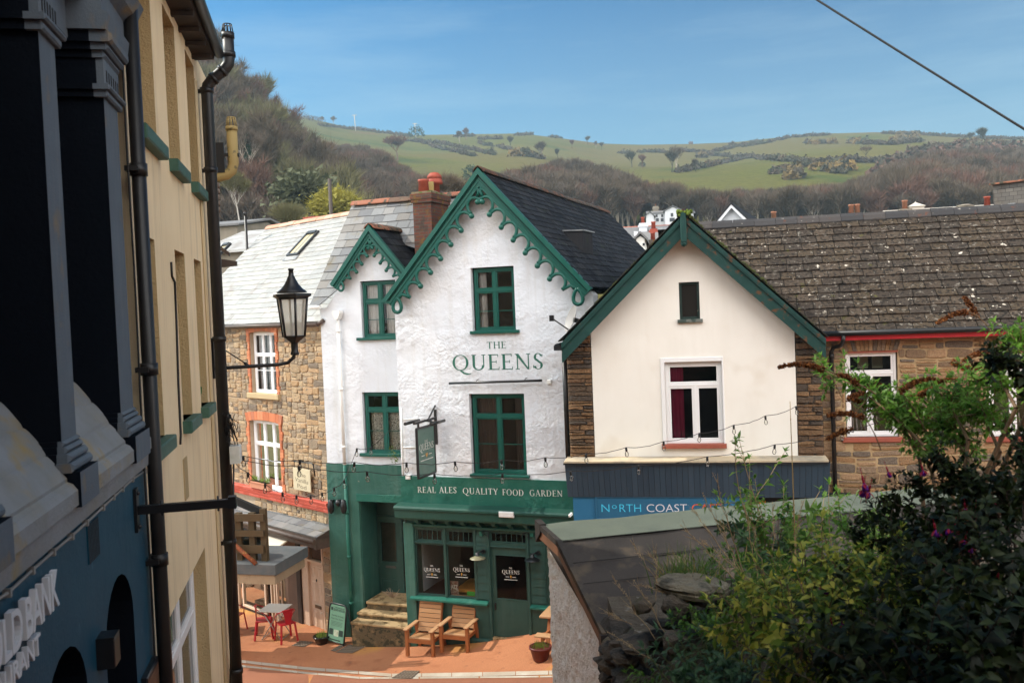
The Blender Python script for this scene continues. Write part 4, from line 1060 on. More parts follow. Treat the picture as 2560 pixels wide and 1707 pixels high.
for px, py in ((1194, 1392), (1331, 1396)):
 lx, lz = Q.at(px, py, -.22)
 bx, bz = Q.at(px + 14, py - 14, -.06)
 m = MB(); m.lathe([(.055, -.012), (.055, .012)], (0, 0, 0), 14); m.xf(lambda v: Vector((bx + v.x, -.06 + v.z, bz + v.y)))
 m.tube([(bx, -.06, bz), (bx - .01, -.16, bz + .03), (lx, -.22, bz + .02), (lx, -.22, lz + .06)], .016, 8)
 m.lathe([(.045, lz + .1), (.045, lz + .035), (.06, lz + .02)], (lx, -.22, 0), 14)
 wl = m.build('wall_lamp', m_blk, pub)
 MB().lathe([(.05, lz + .03), (.175, lz - .025), (.178, lz - .033), (.05, lz + .02)], (lx, -.22, 0), 20).build('lamp_shade', M('enamel_shade', (0.22, 0.2, 0.12), .4) if px < 1300 else m_blk, wl)
 MB().ball((lx, -.22, lz - .06), .036, 10).build('lamp_bulb', m_bulb, wl)
# floodlights and hook by the transom, box at left
for px, py in ((1203, 1333), (1330, 1336)):
 bx, bz = Q.at(px, py, -.06); MB().bbox(bx - .04, bx + .04, -.09, -.05, bz - .05, bz + .05).build('junction_box', m_gband, front)
for px, py in ((1216, 1335), (1318, 1338), (1011, 1300)):
 m = MB(); bx, bz = Q.at(px, py, -.08); m.bar((bx + .03, -.06, bz + .1), (bx + .03, -.06, bz - .1), .02, .02); m.bar((bx + .03, -.06, bz + .08), (bx - .08, -.2, bz + .06), .015, .015); m.bar((bx + .03, -.06, bz - .06), (bx - .06, -.18, bz + .05), .012, .012)
 m.build('iron_bracket', m_blk, front)
ry = S2 + .75
rd = Q.rect(940, 1292, 1002, 1500, ry)
e = MB(); e.box(DO[0], DO[0] + .02, S2, ry, -.2, DO[3]); e.box(DO[0], lx1 + .5, S2, ry, DO[3], DO[3] + .05)
e.box(xl + .16, xl + .2, S2, ry, -.2, DO[3]); e.box(DO[0] - .1, rd[0], ry, ry + .1, -.2, DO[3] + .1)
e.build('porch_lining', m_glow, pub)
RG = Q.rect(952, 1307, 988, 1404, ry)
tdz = rd[3]
d2 = door_mb(rd[0] + .03, rd[1] + .05, rd[2] - .05, tdz - .04, ry + .03, (RG[0], RG[1], RG[2], RG[3]), panels=[(RG[0] - .04, RG[1] + .04, rd[2] + .1, RG[2] - .42)]).build('door', m_gshop, pub, 'recessed green entrance door with tall glass')
MB().quad((RG[0], ry + .05, RG[2]), (RG[1], ry + .05, RG[2]), (RG[1], ry + .05, RG[3]), (RG[0], ry + .05, RG[3])).box(RG[0] - .3, RG[1] + .5, ry + .4, ry + .45, RG[2] - .4, RG[3] + 1).build('pane', m_glassd, d2)
mz = RG[2] - .13
MB().bbox(RG[0] + .1, RG[1] - .02, ry + .012, ry + .03, mz - .03, mz + .03).box(RG[0] - .12, RG[0] - .09, ry, ry + .03, mz - .02, mz + .05).build('letterbox', M('pewter', (0.12, .12, .11), .4, metal=.6), d2)
MB().bbox(rd[0], rd[0] + .05, ry, ry + .08, -.1, DO[3]).bbox(rd[0] + .05, rd[1] + .2, ry + .002, ry + .08, tdz - .04, tdz + .02).box(rd[0], rd[1] + .2, ry + .06, ry + .12, tdz + .02, DO[3] + .1).build('door_frame', m_gshop, pub)
st = [(916, 1509, 1.0), (893, 1536, .62), (876, 1562, .25)]
steps = MB(); s_x1 = xl + .1
levels = [Q.at(960, 1506, S2 - .05)[1], Q.at(950, 1535, S2 - .35)[1], Q.at(945, 1560, S2 - .65)[1]]
lefts = [Q.at(916, 1509, S2 - .05)[0], Q.at(893, 1536, S2 - .35)[0], Q.at(877, 1562, S2 - .65)[0]]
fronts = [S2 - .05, S2 - .35, S2 - .65]
stepo = fthing('stone_steps', 'three worn stone steps rising to the recessed green pub door', 'steps', Q)
for i in range(3):
 z1 = levels[i]; z0 = levels[i + 1] if i < 2 else -.6
 mb = MB(); mb.bbox(lefts[i], s_x1 if i else s_x1 + .5, fronts[i] - .02, S2 + (.75 if i == 0 else .3), z1 - .06, z1, .015, 0)
 mb.box(lefts[i] + .02, s_x1 if i else s_x1 + .5, fronts[i], S2 + (.75 if i == 0 else .3) - .01, z0 - .05, z1 - .06, 1)
 mb.build('step', [m_step, m_riser], stepo)
# dark boxed rooflight low on the right slope, white conduits and black wall fittings
def roofz(x): return ewz + (apz + .05 - ewz) * (ewx - x) / (ewx - apx)
lo, hi = 0.0, 10.0
for _ in range(40):
 m_ = (lo + hi) / 2; q = Q.at(1445, 612, m_)
 if q[1] > roofz(q[0]): lo = m_
 else: hi = m_
rx_, rz_ = Q.at(1445, 612, lo)
zt_ = roofz(rx_ - .24)
MB().prism([(rx_ - .24, zt_), (rx_ - .24, zt_ + .05), (rx_ + .22, zt_ + .03), (rx_ + .22, roofz(rx_ + .22))], lo - .3, lo + .5).build('roof_box', m_slate_dark, roof)
MB().prism([(rx_ - .27, zt_ + .052), (rx_ - .27, zt_ + .08), (rx_ + .27, zt_ + .06), (rx_ + .27, zt_ + .032)], lo - .34, lo + .55).build('roof_box_lid', m_lead, roof)
mb = MB(); a = Q.at(1003, 1020, -.02); b = Q.at(1008, 1190, -.02); c = Q.at(1045, 1049, -.02); d = Q.at(1045, 1118, -.02)
mb.tube([(a[0], -.02, a[1]), (b[0], -.02, b[1])], .014, 6).tube([(a[0], -.02, c[1]), (c[0], -.02, c[1] + .02)], .010, 6).tube([(a[0], -.02, d[1]), (d[0], -.02, d[1])], .016, 6)
e_ = Q.at(1021, 1192, -.03); mb.bbox(e_[0] - .06, e_[0] + .06, -.07, 0, e_[1] - .05, e_[1] + .05, .01)
mb.build('conduit', m_wpipe, pub)
for px in (824, 843, 856):
 a = Q.at(px, 1249, S2 - .2); b = Q.at(px, 1284 if px != 843 else 1266, S2 - .2); mb = MB()
 mb.lathe([(.03, b[1]), (.075, b[1] + .06), (.085, (a[1] + b[1]) / 2), (.06, a[1] - .03), (.03, a[1])], (a[0], S2 - .16, 0), 10); mb.box(a[0] - .03, a[0] + .03, S2 - .16, S2, a[1] - .08, a[1] - .02)
 mb.build('wall_fitting', m_blk, pub)
# ================================================================== stone house (left of the pub)
_p = atY(806, 794, 22.75)
S = Fr((_p.x, _p.y), -45)
house = fthing('stone_house', 'tan rubble stone house with pale slate roof and orange brick window surrounds', 'house', S)
slx0 = S.at(470, 900)[0]; slx1 = 0.02
g0 = S.at(560, 815, -.15); g1 = S.at(789, 806, -.15)
zeS = g1[1]
B1 = S.rect(628, 831, 692, 984); B2 = S.rect(629, 1054, 704, 1222)
zred1 = S.at(700, 1228)[1]; zred0 = S.at(700, 1252)[1]
zlean = S.at(760, 1322)[1]
lower_open = (slx0, S.at(716, 1400)[0], -1, S.at(680, 1330)[1])
LD = S.rect(756, 1362, 808, 1595)
h1 = (B1[0], B1[1], B1[2], B1[3]); h2 = (B2[0], B2[1], B2[2], B2[3])
wall_mb([(slx0, -1), (slx1, -1), (slx1, zeS), (slx0, zeS)], [h1, h2, (LD[0], LD[1], LD[2] - .3, LD[3]), lower_open], 0, .45, .16, mi=0).build('wall', [m_mortar, m_dark], house)
br = .17
def surround_holes(B, w=.15, top=.24): return (B[0] - w, B[1] + w, B[2] - .02, B[3] + top)
rb = MB()
hs = [surround_holes(h1, .15, .16), surround_holes(h2, .17, .24)]
rubble_cells(rb, slx0, slx1 - .02, zred1 + .02, zeS, -.004, hs, .27, .15, .010, .04, seed=3)
rubble_cells(rb, S.at(640, 1300)[0], slx1 - .02, zlean - .2, zred0, -.004, [], .26, .15, .010, .04, seed=4)
rubble_cells(rb, LD[1] + .08, slx1 - .01, -.6, S.at(820, 1378)[1], -.004, [], .22, .16, .010, .03, seed=5)
rb.build('rubble_facing', m_stone, house)
def brick_surround(parent, B, w, top, narch):
 mb = MB(); z = B[2]; k = 0
 while z < B[3] - .02:
  h = .078; wide = (k // 3) % 2 == 0
  ww = w if wide else w * .62
  for sgn in (0, 1):
   x0, x1 = (B[0] - ww, B[0] + .005) if sgn == 0 else (B[1] - .005, B[1] + ww)
   bricks_row(mb, x0, x1, z, z + h - .008, -.003, 1, .04)
  z += h; k += 1
 n = narch; cx = (B[0] + B[1]) / 2; hw = (B[1] - B[0]) / 2 + w * .8; rise = .07
 for i in range(n):
  a, b = -1 + 2 * i / n, -1 + 2 * (i + 1) / n
  za, zb = B[3] - .03 + rise * (1 - a * a), B[3] - .03 + rise * (1 - b * b)
  g = .004; f = 1.06
  q = [(cx + a * hw + g, za), (cx + b * hw - g, zb), (cx + b * hw * f - g, zb + top), (cx + a * hw * f + g, za + top)]
  mb.prism(q, -.043 - .006 * rnd(), 0)
 mb.build('brick_surround', m_obrick, parent)
brick_surround(house, h1, .14, .13, 11); brick_surround(house, h2, .16, .23, 12)
m_shut = M('white_shutter', (.5, .5, .5), .6, streak=((0.06, .06, .06), .9, .1, 55))
sl1 = S.rect(617, 984, 695, 997, -.1)
m_sst = M('sandstone_sill', (.46, .35, .2), .9, bump=1, bscale=30)
window(house, h1[0] + .01, h1[1] - .01, h1[2], h1[3], .1, m_pvcw, cols=(0, .34, .67, 1), rows=(.64,), fr=.055, mull=.05, sill=(sl1[0], sl1[1], sl1[2], sl1[3], -.11), sillmat=m_sst, curtains=((0.02, .3, 0, 1, m_shut), (.36, .64, 0, 1, m_shut), (.7, .98, 0, 1, m_shut)), bars=((0, .34, .36, .36), (.34, .67, .36, .36), (.67, 1, .36, .36)))
window(house, h2[0] + .01, h2[1] - .01, h2[2], h2[3], .1, m_pvcw, cols=(0, .34, .67, 1), rows=(.66,), fr=.055, mull=.05, sill=(h2[0] - .02, h2[1] + .02, h2[2] - .05, h2[2] + .02, -.05), sillmat=m_pvcw, curtains=((0.02, .34, 0, 1, m_curt), (.4, .67, 0, 1, m_curt), (.72, .98, 0, 1, m_curt)), bars=((0, .34, .4, .4), (.34, .67, .4, .4), (.67, 1, .4, .4)))
# red clay band, three courses
rc = MB(); m_rtile = M('red_clay_course', (.5, .085, .05), .75, island=[(.5, .08, .045), (.44, .07, .04), (.55, .11, .07)], bump=.6, bscale=30)
hcs = (zred1 - zred0) / 3
for k in range(3):
 x = slx0
 while x < slx1 - .02:
  w = U(.26, .34); x1 = min(x + w, slx1 - .01)
  z0 = zred0 + hcs * k
  yy = -.10 - .02 * k
  rc.prismx([(0, z0), (yy, z0), (yy - .015, z0 + hcs * .75), (yy, z0 + hcs - .006), (0, z0 + hcs - .004)], x + .003, x1 - .003)
  x += w
rc.build('red_tile_band', m_rtile, house)
wS = 3.4
rr0 = S.at(552, 592, wS - .15); rr1 = S.at(872, 537, wS - .15)
zr = (rr0[1] + rr1[1]) / 2
vd = Vector((0, wS, zr - zeS)); Ls = vd.length
rx1 = .2
org = (slx0 - .5, -.17, zeS + .02)
sr = MB(); wd = rx1 - slx0 + .5
P = [(0, 0), (wd, 0), (wd, Ls), (0, Ls)]
slates(sr, P, org, (1, 0, 0), vd, .33, .21, lift=.014, sag=.012)
poly_plane(sr, P, org, (1, 0, 0), vd, -.01, 1)
sr.quad((org[0], wS - .17, zr), (rx1, wS - .17, zr), (rx1, 2 * wS, zeS), (org[0], 2 * wS, zeS), 1)
sroof = sr.build('roof', [m_slate_pale, m_slate_mid], house)
ridge_tiles(MB(), (org[0], wS - .17, zr + .07), (rx1 + .6, wS - .17, zr + .07), .42, .12).build('ridge_tiles', m_ridge_pink, sroof)
MB().prismx([(.4, -1), (.4, zeS), (wS - .17, zr - .15), (2 * wS - .2, zeS), (2 * wS - .2, -1)], slx1 - .25, slx1 - .02).box(slx0, slx1, 2 * wS - .4, 2 * wS - .2, -1, zeS).build('end_wall', m_mortar, house)
MB().tube([(slx0, -.24, zeS - .035), (rx1 - .05, -.24, zeS - .05)], .055, 8).tube([(rx1 - .05, -.24, zeS - .05), (rx1 + .02, -.1, zeS + .05)], .05, 8).build('gutter', m_gutter, house)
m_velux = M('black_skylight_frame', (.02, .02, .021), .4)
m_skyg = M('skylight_glass', (.55, .47, .3), .08, spec=.8)
def on_roof(px, py):   # pixel -> (u, v) on the sloping roof plane
 n = vd.normalized().cross(Vector((1, 0, 0))); n = Vector((1, 0, 0)).cross(vd.normalized())
 nw = S.d * n.x + S.b * n.y + Vector((0, 0, n.z)); ow = S.w(*org)
 r = ray(px, py); t = (ow - CAM).dot(nw) / r.dot(nw); p = CAM + r * t
 l = Vector(S.loc(p)) - Vector(org)
 return l.x, l.dot(vd.normalized())
def skylight(c0, c1):
 u0, v0 = on_roof(*c0); u1, v1 = on_roof(*c1)
 vn = vd.normalized(); nn = Vector((1, 0, 0)).cross(vn)
 def pt(u, v, k): return Vector(org) + Vector((1, 0, 0)) * u + vn * v + nn * k
 mb = MB(); f = .07
 def bar(a0, a1, b0, b1, k0=-.01, k1=.075):
  mb.add([pt(a0, b0, k0), pt(a1, b0, k0), pt(a1, b1, k0), pt(a0, b1, k0), pt(a0, b0, k1), pt(a1, b0, k1), pt(a1, b1, k1), pt(a0, b1, k1)], [(0, 3, 2, 1), (4, 5, 6, 7), (0, 1, 5, 4), (1, 2, 6, 5), (2, 3, 7, 6), (3, 0, 4, 7)])
 bar(u0, u0 + f, v0, v1); bar(u1 - f, u1, v0, v1); bar(u0 + f, u1 - f, v0, v0 + f); bar(u0 + f, u1 - f, v1 - f * 1.6, v1, k1=.1)
 bar((u0 + u1) / 2 - .012, (u0 + u1) / 2 + .012, v0 + f, v1 - f, k1=.05)
 w = mb.build('skylight', m_velux, house)
 g = MB(); g.add([pt(u0 + f, v0 + f, .045), pt(u1 - f, v0 + f, .045), pt(u1 - f, v1 - f, .045), pt(u0 + f, v1 - f, .045)], [(0, 1, 2, 3)]); g.build('pane', m_skyg, w)
 a = MB(); a.add([pt(u0 - .06, v0 - .18, .02), pt(u1 + .06, v0 - .18, .02), pt(u1 + .06, v0, .03), pt(u0 - .06, v0, .03)], [(0, 1, 2, 3)]); a.build('flashing', m_lead, w)
skylight((718, 643), (800, 580)); skylight((535, 640), (580, 610))
# small shop roof (lean-to), gutter, door, column, arched window, awning
lo = MB(); y1 = -.55
la = S.at(650, 1301); lb = S.at(829, 1352, y1)
zt_ = (S.at(660, 1303)[1] + S.at(810, 1350)[1]) / 2; zb_ = S.at(780, 1341, y1)[1]
vdl = Vector((0, .55, max(.18, zt_ - zb_)))
lx_0 = S.at(600, 1330)[0]
slates(lo, [(0, 0), (slx1 + .12 - lx_0, 0), (slx1 + .12 - lx_0, vdl.length), (0, vdl.length)], (lx_0, y1, zb_), (1, 0, 0), vdl, .4, .26, lift=.02)
lo.prismx([(y1, zb_ - .06), (y1, zb_ - .01), (0, zb_ + vdl.z - .02), (0, zb_ - .06)], lx_0, slx1 + .1, 1)
lean = lo.build('shop_roof', [m_slate_mid, m_gutter], house)
MB().tube([(lx_0, y1 - .06, zb_ - .07), (slx1 + .1, y1 - .06, zb_ - .1)], .065, 10).prismx([(y1, zb_ - .28), (y1 + .02, zb_ - .28), (y1 + .02, zb_ - .05), (y1, zb_ - .05)], lx_0, slx1 + .1).box(slx1 - .0, slx1 + .1, y1 - .02, 0, zb_ - .3, zb_).build('gutter', m_gutter, lean)
m_bcol = M('brown_painted_wall', (.13, .085, .06), .7, col2=(.17, .11, .08), nscale=2.5, bump=.5)
m_bdark = M('dark_brown_timber', (.03, .018, .012), .6)
cA = S.at(718, 1450)[0]; cB = S.at(748, 1450)[0]; cC = S.at(757, 1450)[0]
MB().box(cA, cB, -.06, .4, -1, zb_ - .2).build('painted_pier', m_bcol, house)
MB().box(cB, cC, -.08, .2, -1, zb_ - .2).build('dark_post', m_bdark, house)
m_bdoor = M('beige_door_paint', (.55, .40, .29), .5, col2=(.5, .36, .26), nscale=4, bump=.2)
fx0, fx1 = cC, LD[1] + .06
dleaf0 = S.at(775, 1500)[0]
ztrm = S.at(790, 1405)[1]
zth = S.at(785, 1592)[1]
MB().bbox(fx0, dleaf0, -.03, .12, -1, LD[3], .01).bbox(dleaf0, fx1, -.028, .1, ztrm - .03, ztrm + .03).bbox(LD[1], fx1, -.02, .1, -1, LD[3]).box(dleaf0 - .05, fx1, -.12, .2, -.8, zth + .02).build('door_frame', m_bdoor, house)
hw_ = LD[1] - dleaf0; zd0 = zth; dh = ztrm - .03 - zd0
d = door_mb(dleaf0, LD[1], zd0, zd0 + dh, .04, None, [(dleaf0 + .07, dleaf0 + hw_ * .47, zd0 + .15, zd0 + dh * .38), (dleaf0 + hw_ * .53, LD[1] - .06, zd0 + .15, zd0 + dh * .38), (dleaf0 + .07, dleaf0 + hw_ * .47, zd0 + dh * .45, zd0 + dh * .76), (dleaf0 + hw_ * .53, LD[1] - .06, zd0 + dh * .45, zd0 + dh * .76), (dleaf0 + .07, dleaf0 + hw_ * .47, zd0 + dh * .8, zd0 + dh * .96), (dleaf0 + hw_ * .53, LD[1] - .06, zd0 + dh * .8, zd0 + dh * .96)])
dd2 = d.build('door', m_bdoor, house, 'beige panelled door with brass letterbox')
MB().bbox(dleaf0 + hw_ * .3, dleaf0 + hw_ * .72, .018, .04, zd0 + dh * .4, zd0 + dh * .44).build('letterbox', M('dull_brass', (.14, .09, .05), .4, metal=.7), dd2)
MB().ball((dleaf0 + hw_ * .5, .02, zd0 + dh * .77), .03, 8, 0, (.6, .6, 1.3)).build('knocker', m_blk, dd2)
MB().quad((dleaf0, .05, ztrm + .03), (LD[1], .05, ztrm + .03), (LD[1], .05, LD[3]), (dleaf0, .05, LD[3])).build('fanlight', m_glassd, house)
m_bshop = M('beige_shop_paint', (.58, .43, .31), .5, col2=(.5, .37, .27), nscale=3, bump=.2)
AW = S.rect(691, 1372, 718, 1528)
def arch_window(x0, x1, z0, z1, y, parent, name, sillz):
 mb = MB(); w = x1 - x0; cx = (x0 + x1) / 2; r = w / 2; f = .06
 o = [(x0, sillz), (x1, sillz), (x1, z1 - r)] + [(cx + r * math.cos(a), z1 - r + r * 1.15 * math.sin(a)) for a in [math.pi * k / 10 for k in range(1, 10)]] + [(x0, z1 - r)]
 i_ = [(x0 + f, z0), (x1 - f, z0), (x1 - f, z1 - r)] + [(cx + (r - f) * math.cos(a), z1 - r + (r - f) * 1.15 * math.sin(a)) for a in [math.pi * k / 10 for k in range(1, 10)]] + [(x0 + f, z1 - r)]
 n = len(o)
 for yy in (y, y + .08): mb.add([(p[0], yy, p[1]) for p in o] + [(p[0], yy, p[1]) for p in i_], [(k, (k + 1) % n, n + (k + 1) % n, n + k) for k in range(n)])
 mb.add([(p[0], y, p[1]) for p in i_] + [(p[0], y + .08, p[1]) for p in i_], [(k, (k + 1) % n, n + (k + 1) % n, n + k) for k in range(n)])
 mb.box(cx - .02, cx + .02, y + .01, y + .06, z0, z1 - f)
 wdw = mb.build(name, m_bshop, parent)
 MB().add([(p[0], y + .04, p[1]) for p in i_], [tuple(range(n))]).build('pane', m_glassd, wdw)
 return wdw
arch_window(AW[0], AW[1] + .05, AW[2], AW[3], -.05, house, 'arched_window', AW[2] - .3)
by = -.35
def bay_pane(px0, py0, px1, py1, y=by, fw=.07):
 r = S.rect(px0, py0, px1, py1, y)
 mb = MB(); mb.bbox(r[0] - fw, r[0], y - .03, y + .05, r[2] - fw, r[3] + fw); mb.bbox(r[1], r[1] + fw, y - .03, y + .05, r[2] - fw, r[3] + fw)
 mb.bbox(r[0], r[1], y - .028, y + .05, r[2] - fw, r[2]); mb.bbox(r[0], r[1], y - .028, y + .05, r[3], r[3] + fw)
 w = mb.build('shop_window', m_bshop, house)
 MB().quad((r[0], y, r[2]), (r[1], y, r[2]), (r[1], y, r[3]), (r[0], y, r[3])).build('pane', m_glassd, w)
 return r
r1 = bay_pane(611, 1440, 663, 1518); r0 = bay_pane(566, 1440, 596, 1512)
m_inbr = M('brown_shop_interior', (.10, .055, .03), .8, col2=(.2, .11, .06), nscale=3)
mb = MB(); mb.box(S.at(560, 1480, by)[0], AW[0] - .02, by + .02, by + .3, -1, r1[2] - .07)
mb.box(r1[1] + .07, AW[0], by, by + .12, r1[2] - .1, S.at(680, 1400, by)[1])
mb.build('shop_base', m_bdark, house)
mb = MB(); mb.box(S.at(540, 1480)[0], AW[1] + .5, .9, 1.0, -1, zlean).box(r1[0], r1[1], by + .5, by + .55, r1[2] + .3, r1[2] + .42).box(r0[0], r0[1], by + .4, by + .5, r1[2] + .3, r1[2] + .36).box(r1[0], r1[1] + .3, by + .3, by + .8, r1[2] - .05, r1[2] + .03)
mb.build('shop_interior', m_inbr, house)
mb = MB()
for px in (676, 684, 690):
 x = S.at(px, 1450, by)[0]; mb.box(x - .02, x + .025, by, by + .06, r1[2] - .9, zlean - .4)
mb.box(r0[0], AW[0], by - .05, by + .05, S.at(650, 1425, by)[1], S.at(650, 1410, by)[1])
mb.build('shop_mullions', m_bshop, house)
aw = MB(); a0 = S.at(632, 1341, -.5); a1 = S.at(716, 1358, -.55)
za = S.at(690, 1350, -.5)[1]
aw.add([(a0[0], -.25, za + .2), (a1[0], -.25, za + .2), (a1[0], -.95, za - .1), (a0[0], -.95, za - .1)], [(0, 1, 2, 3)], 0)
aw.prismx([(-.95, za - .10), (-.95, za - .26), (-.94, za - .26), (-.94, za - .10)], a0[0], a1[0], 0)
aw.tube([(a0[0], -.26, za + .24), (a1[0] + .05, -.26, za + .24)], .07, 10).tube([(a1[0], -.26, za + .2), (a1[0], -.95, za - .1)], .03, 8)
aw.build('awning', M('cream_awning', (.7, .62, .5), .8, trans=.2), house)
# hanging shop sign by the lower window
sg = S.rect(735, 1171, 777, 1226, -.12)
signv = fthing('shop_sign', 'small cream shop board with dark handwriting on the stone wall', 'sign', S)
cz_ = (sg[2] + sg[3]) / 2
MB().bbox(sg[0], sg[1], -.14, -.115, sg[2], sg[3], .006).build('board', M('cream_signboard', (.55, .47, .32), .6, col2=(.5, .42, .28), nscale=5), signv)
mb = MB(); W_ = sg[1] - sg[0]; H_ = sg[3] - sg[2]
for t, f, wf in (('The', .66, .5), ('Vanilla', .40, .78), ('Pod', .12, .52)):
 sans_text(mb, t, line_place((sg[0] + W_ * (.5 - wf / 2), sg[2] + H_ * f), H_ * .2, -.06, -.143), width=W_ * wf / (H_ * .2), bold=-.012)
mb.build('lettering', M('dark_lettering', (.06, .045, .03), .6), signv)
sb = MB(); sb.tube([(sg[0] + .05, -.13, sg[3] + .16), (sg[1] + .1, -.13, sg[3] + .18), (sg[1] + .16, -.13, sg[3] + .14), (sg[1] + .17, -.1, sg[3] - .15)], .018, 6)
for x in (sg[0] + .07, sg[1] - .07): sb.tube([(x, -.13, sg[3] - .01), (x, -.13, sg[3] + .17)], .008, 6)
sb.tube([(sg[0] + .3, -.13, sg[3] + .17), (sg[0] + .3, 0, sg[3] + .17)], .018, 6)
sb.build('iron_hanger', m_blk, signv)
fb = S.rect(630, 1204, 675, 1221, -.12)
wb = fthing('window_box', 'terracotta window box with small seedlings on the lower white window sill', 'planter', S)
MB().prismx([(-.18, fb[2]), (-.2, fb[3]), (-.05, fb[3]), (-.06, fb[2])], fb[0], fb[1]).bbox(fb[0] - .02, fb[1] + .02, -.215, -.04, fb[3] - .04, fb[3]).build('trough', M('terracotta', (.5, .22, .13), .85), wb)
mb = MB()
for k in range(70):
 x = U(fb[0] + .03, fb[1] - .03); y = U(-.18, -.07); z = fb[3]; h = U(.05, .2)
 mb.add([(x, y, z), (x + U(-.05, .05), y + U(-.03, .03), z + h), (x + .02, y + .01, z + h * .5)], [(0, 1, 2)])
m_leaf_g = M('seedling_green', (.14, .2, .03), .6, trans=.3)
mb.build('seedlings', m_leaf_g, wb)
# ------------------------------------------------ timber landing in front of the stone house
tl = frame_at(620, 20.6, -14)
land = fthing('timber_landing', 'weathered timber landing with slatted rails on a grey porch slab', 'landing', tl)
m_wtim = M('weathered_brown_timber', (.075, .045, .018), .8, streak=((.035, .03, .01), .6, 9, 3), bump=.6, bscale=30)
m_btim = M('black_timber', (.012, .011, .010), .8)
sb0 = tl.rect(520, 1410, 689, 1440);
fl = tl.at(575, 1420)[0]
zt1 = tl.at(680, 1411)[1]; zt0_ = tl.at(680, 1438)[1]
MB().bbox(fl - 2, sb0[1], -.0, 1.6, zt0_, zt1, .01).build('slab', M('grey_porch_slab', (.085, .095, .10), .7, spec=.15, col2=(.12, .12, .12), nscale=4, bump=.4), land)
MB().box(fl - 2, sb0[1] - .05, .05, 1.5, zt0_ - .22, zt0_ - .002).build('slab_soffit', M('grimy_boards', (.3, .22, .14), .8, streak=((.1, .07, .04), .7, 8, 2)), land)
MB().box(fl - 2, fl - 1.2, .2, 1.2, -1, zt0_ - .2).build('porch_pier', m_bcol, land)
for px in (593, 626, 655):
 x, z = tl.at(px, 1280, .25); mb = MB(); mb.box(x - .07, x + .07, .25, .36, zt1, tl.at(px, 1272 if px > 640 else 1282, .25)[1]); mb.build('post', m_wtim, land)
for (py0, py1) in ((1284, 1302), (1325, 1340), (1362, 1382)):
 x0 = fl - .6; x1, z1_ = tl.at(660, py0, .22); z0_ = tl.at(660, py1, .22)[1]
 MB().bar((x0, .2, (z0_ + z1_) / 2 - .02), (x1, .2, (z0_ + z1_) / 2), .05, abs(z1_ - z0_)).build('rail', m_wtim, land)
mb = MB()
a = tl.at(570, 1240, .5); b = tl.at(652, 1276, .5); c = tl.at(572, 1312, .5); d_ = tl.at(652, 1345, .5); e = tl.at(575, 1352, .6); f = tl.at(650, 1368, .6)
mb.bar((a[0], .45, a[1]), (b[0], .45, b[1]), .1, .16).bar((c[0], .5, c[1]), (d_[0], .5, d_[1]), .08, .12).bar((e[0], .6, e[1]), (f[0], .6, f[1]), .08, .1)
mb.build('black_beams', m_btim, land)
m_rust = M('rusty_pole', (.28, .07, .02), .8, col2=(.12, .04, .02), nscale=14, bump=.8, spots=[((.45, .3, .08), 12, .6, .68)])
rp = fthing('rusty_pole', 'rust-orange iron pole leaning down across the timber landing rails', 'pole', tl)
a = tl.at(575, 1349, .08); b = tl.at(639, 1410, -.02)
MB().tube([(a[0] - .3, .08, a[1] + .28), (a[0], .07, a[1]), ((a[0] + b[0]) / 2, .03, (a[1] + b[1]) / 2), (b[0], .0, zt1 + .01)], .05, 8).build('rusty_pole_shaft', m_rust, rp)
px_, pz_ = tl.at(627, 1380, .7)
pt = fthing('dark_pot', 'round dark glazed pot standing on the timber landing slab', 'pot', tl)
MB().lathe([(.13, zt1), (.26, zt1 + .14), (.31, zt1 + .32), (.29, zt1 + .44), (.31, zt1 + .48), (.27, zt1 + .48), (.24, zt1 + .4)], (px_, .62, 0), 18).build('pot_body', M('dark_green_glaze', (.012, .016, .012), .25), pt)
# ================================================================== cafe
K = frame_at(1700, 18.3, -12)
cafe = fthing('cafe', 'cream gabled house with peeling green bargeboards above a blue shopfront', 'cafe', K)
KW = .55
kx0 = K.at(1420, 1000)[0]; kpl = K.at(1483, 1000)[0]; kpr = K.at(1991, 1000)[0]; kx1 = K.at(2057, 1000)[0]
KO = -.35
kA = K.at(1708, 541, KO); kL = K.at(1404, 861, KO); kR = K.at(2064, 849, KO)
zK0 = K.at(1700, 1140)[1]
ks = (kA[1] - kL[1]) / (kA[0] - kL[0]); ks2 = (kA[1] - kR[1]) / (kR[0] - kA[0])
def kz(x): return kA[1] - .14 - (ks * (kA[0] - x) if x < kA[0] else ks2 * (x - kA[0]))
N1 = K.rect(1698, 705, 1749, 800); N2 = K.rect(1664, 904, 1807, 1111)
wall_mb([(kpl, zK0 - .1), (kpr, zK0 - .1), (kpr, kz(kpr)), (kA[0], kz(kA[0])), (kpl, kz(kpl))], [N1, N2], 0, .3, .1).build('gable_wall', [m_cream, m_dark], cafe)
MB().box(kx0, kpl, .02, .4, zK0 - .3, kz(kx0)).build('quoin_backing', m_mortar3, cafe); MB().box(kpr, kx1, .02, .4, zK0 - .3, kz(kx1)).build('quoin_backing', m_mortar3, cafe)
for qk in (0, 1):
 rb = MB()
 if qk == 0: rubble(rb, kx0, kpl - .005, zK0 - .05, kz(kx0) + .25, .015, rh=(.05, .13), rw=(.2, .5), proud=.06, gap=.006, rough=.012)
 else: rubble(rb, kpr + .005, kx1, zK0 - .05, kz(kx1) + .25, .015, rh=(.06, .15), rw=(.2, .5), proud=.05, gap=.007, rough=.012)
 rb.build('quoin_stones', m_stone3, cafe)
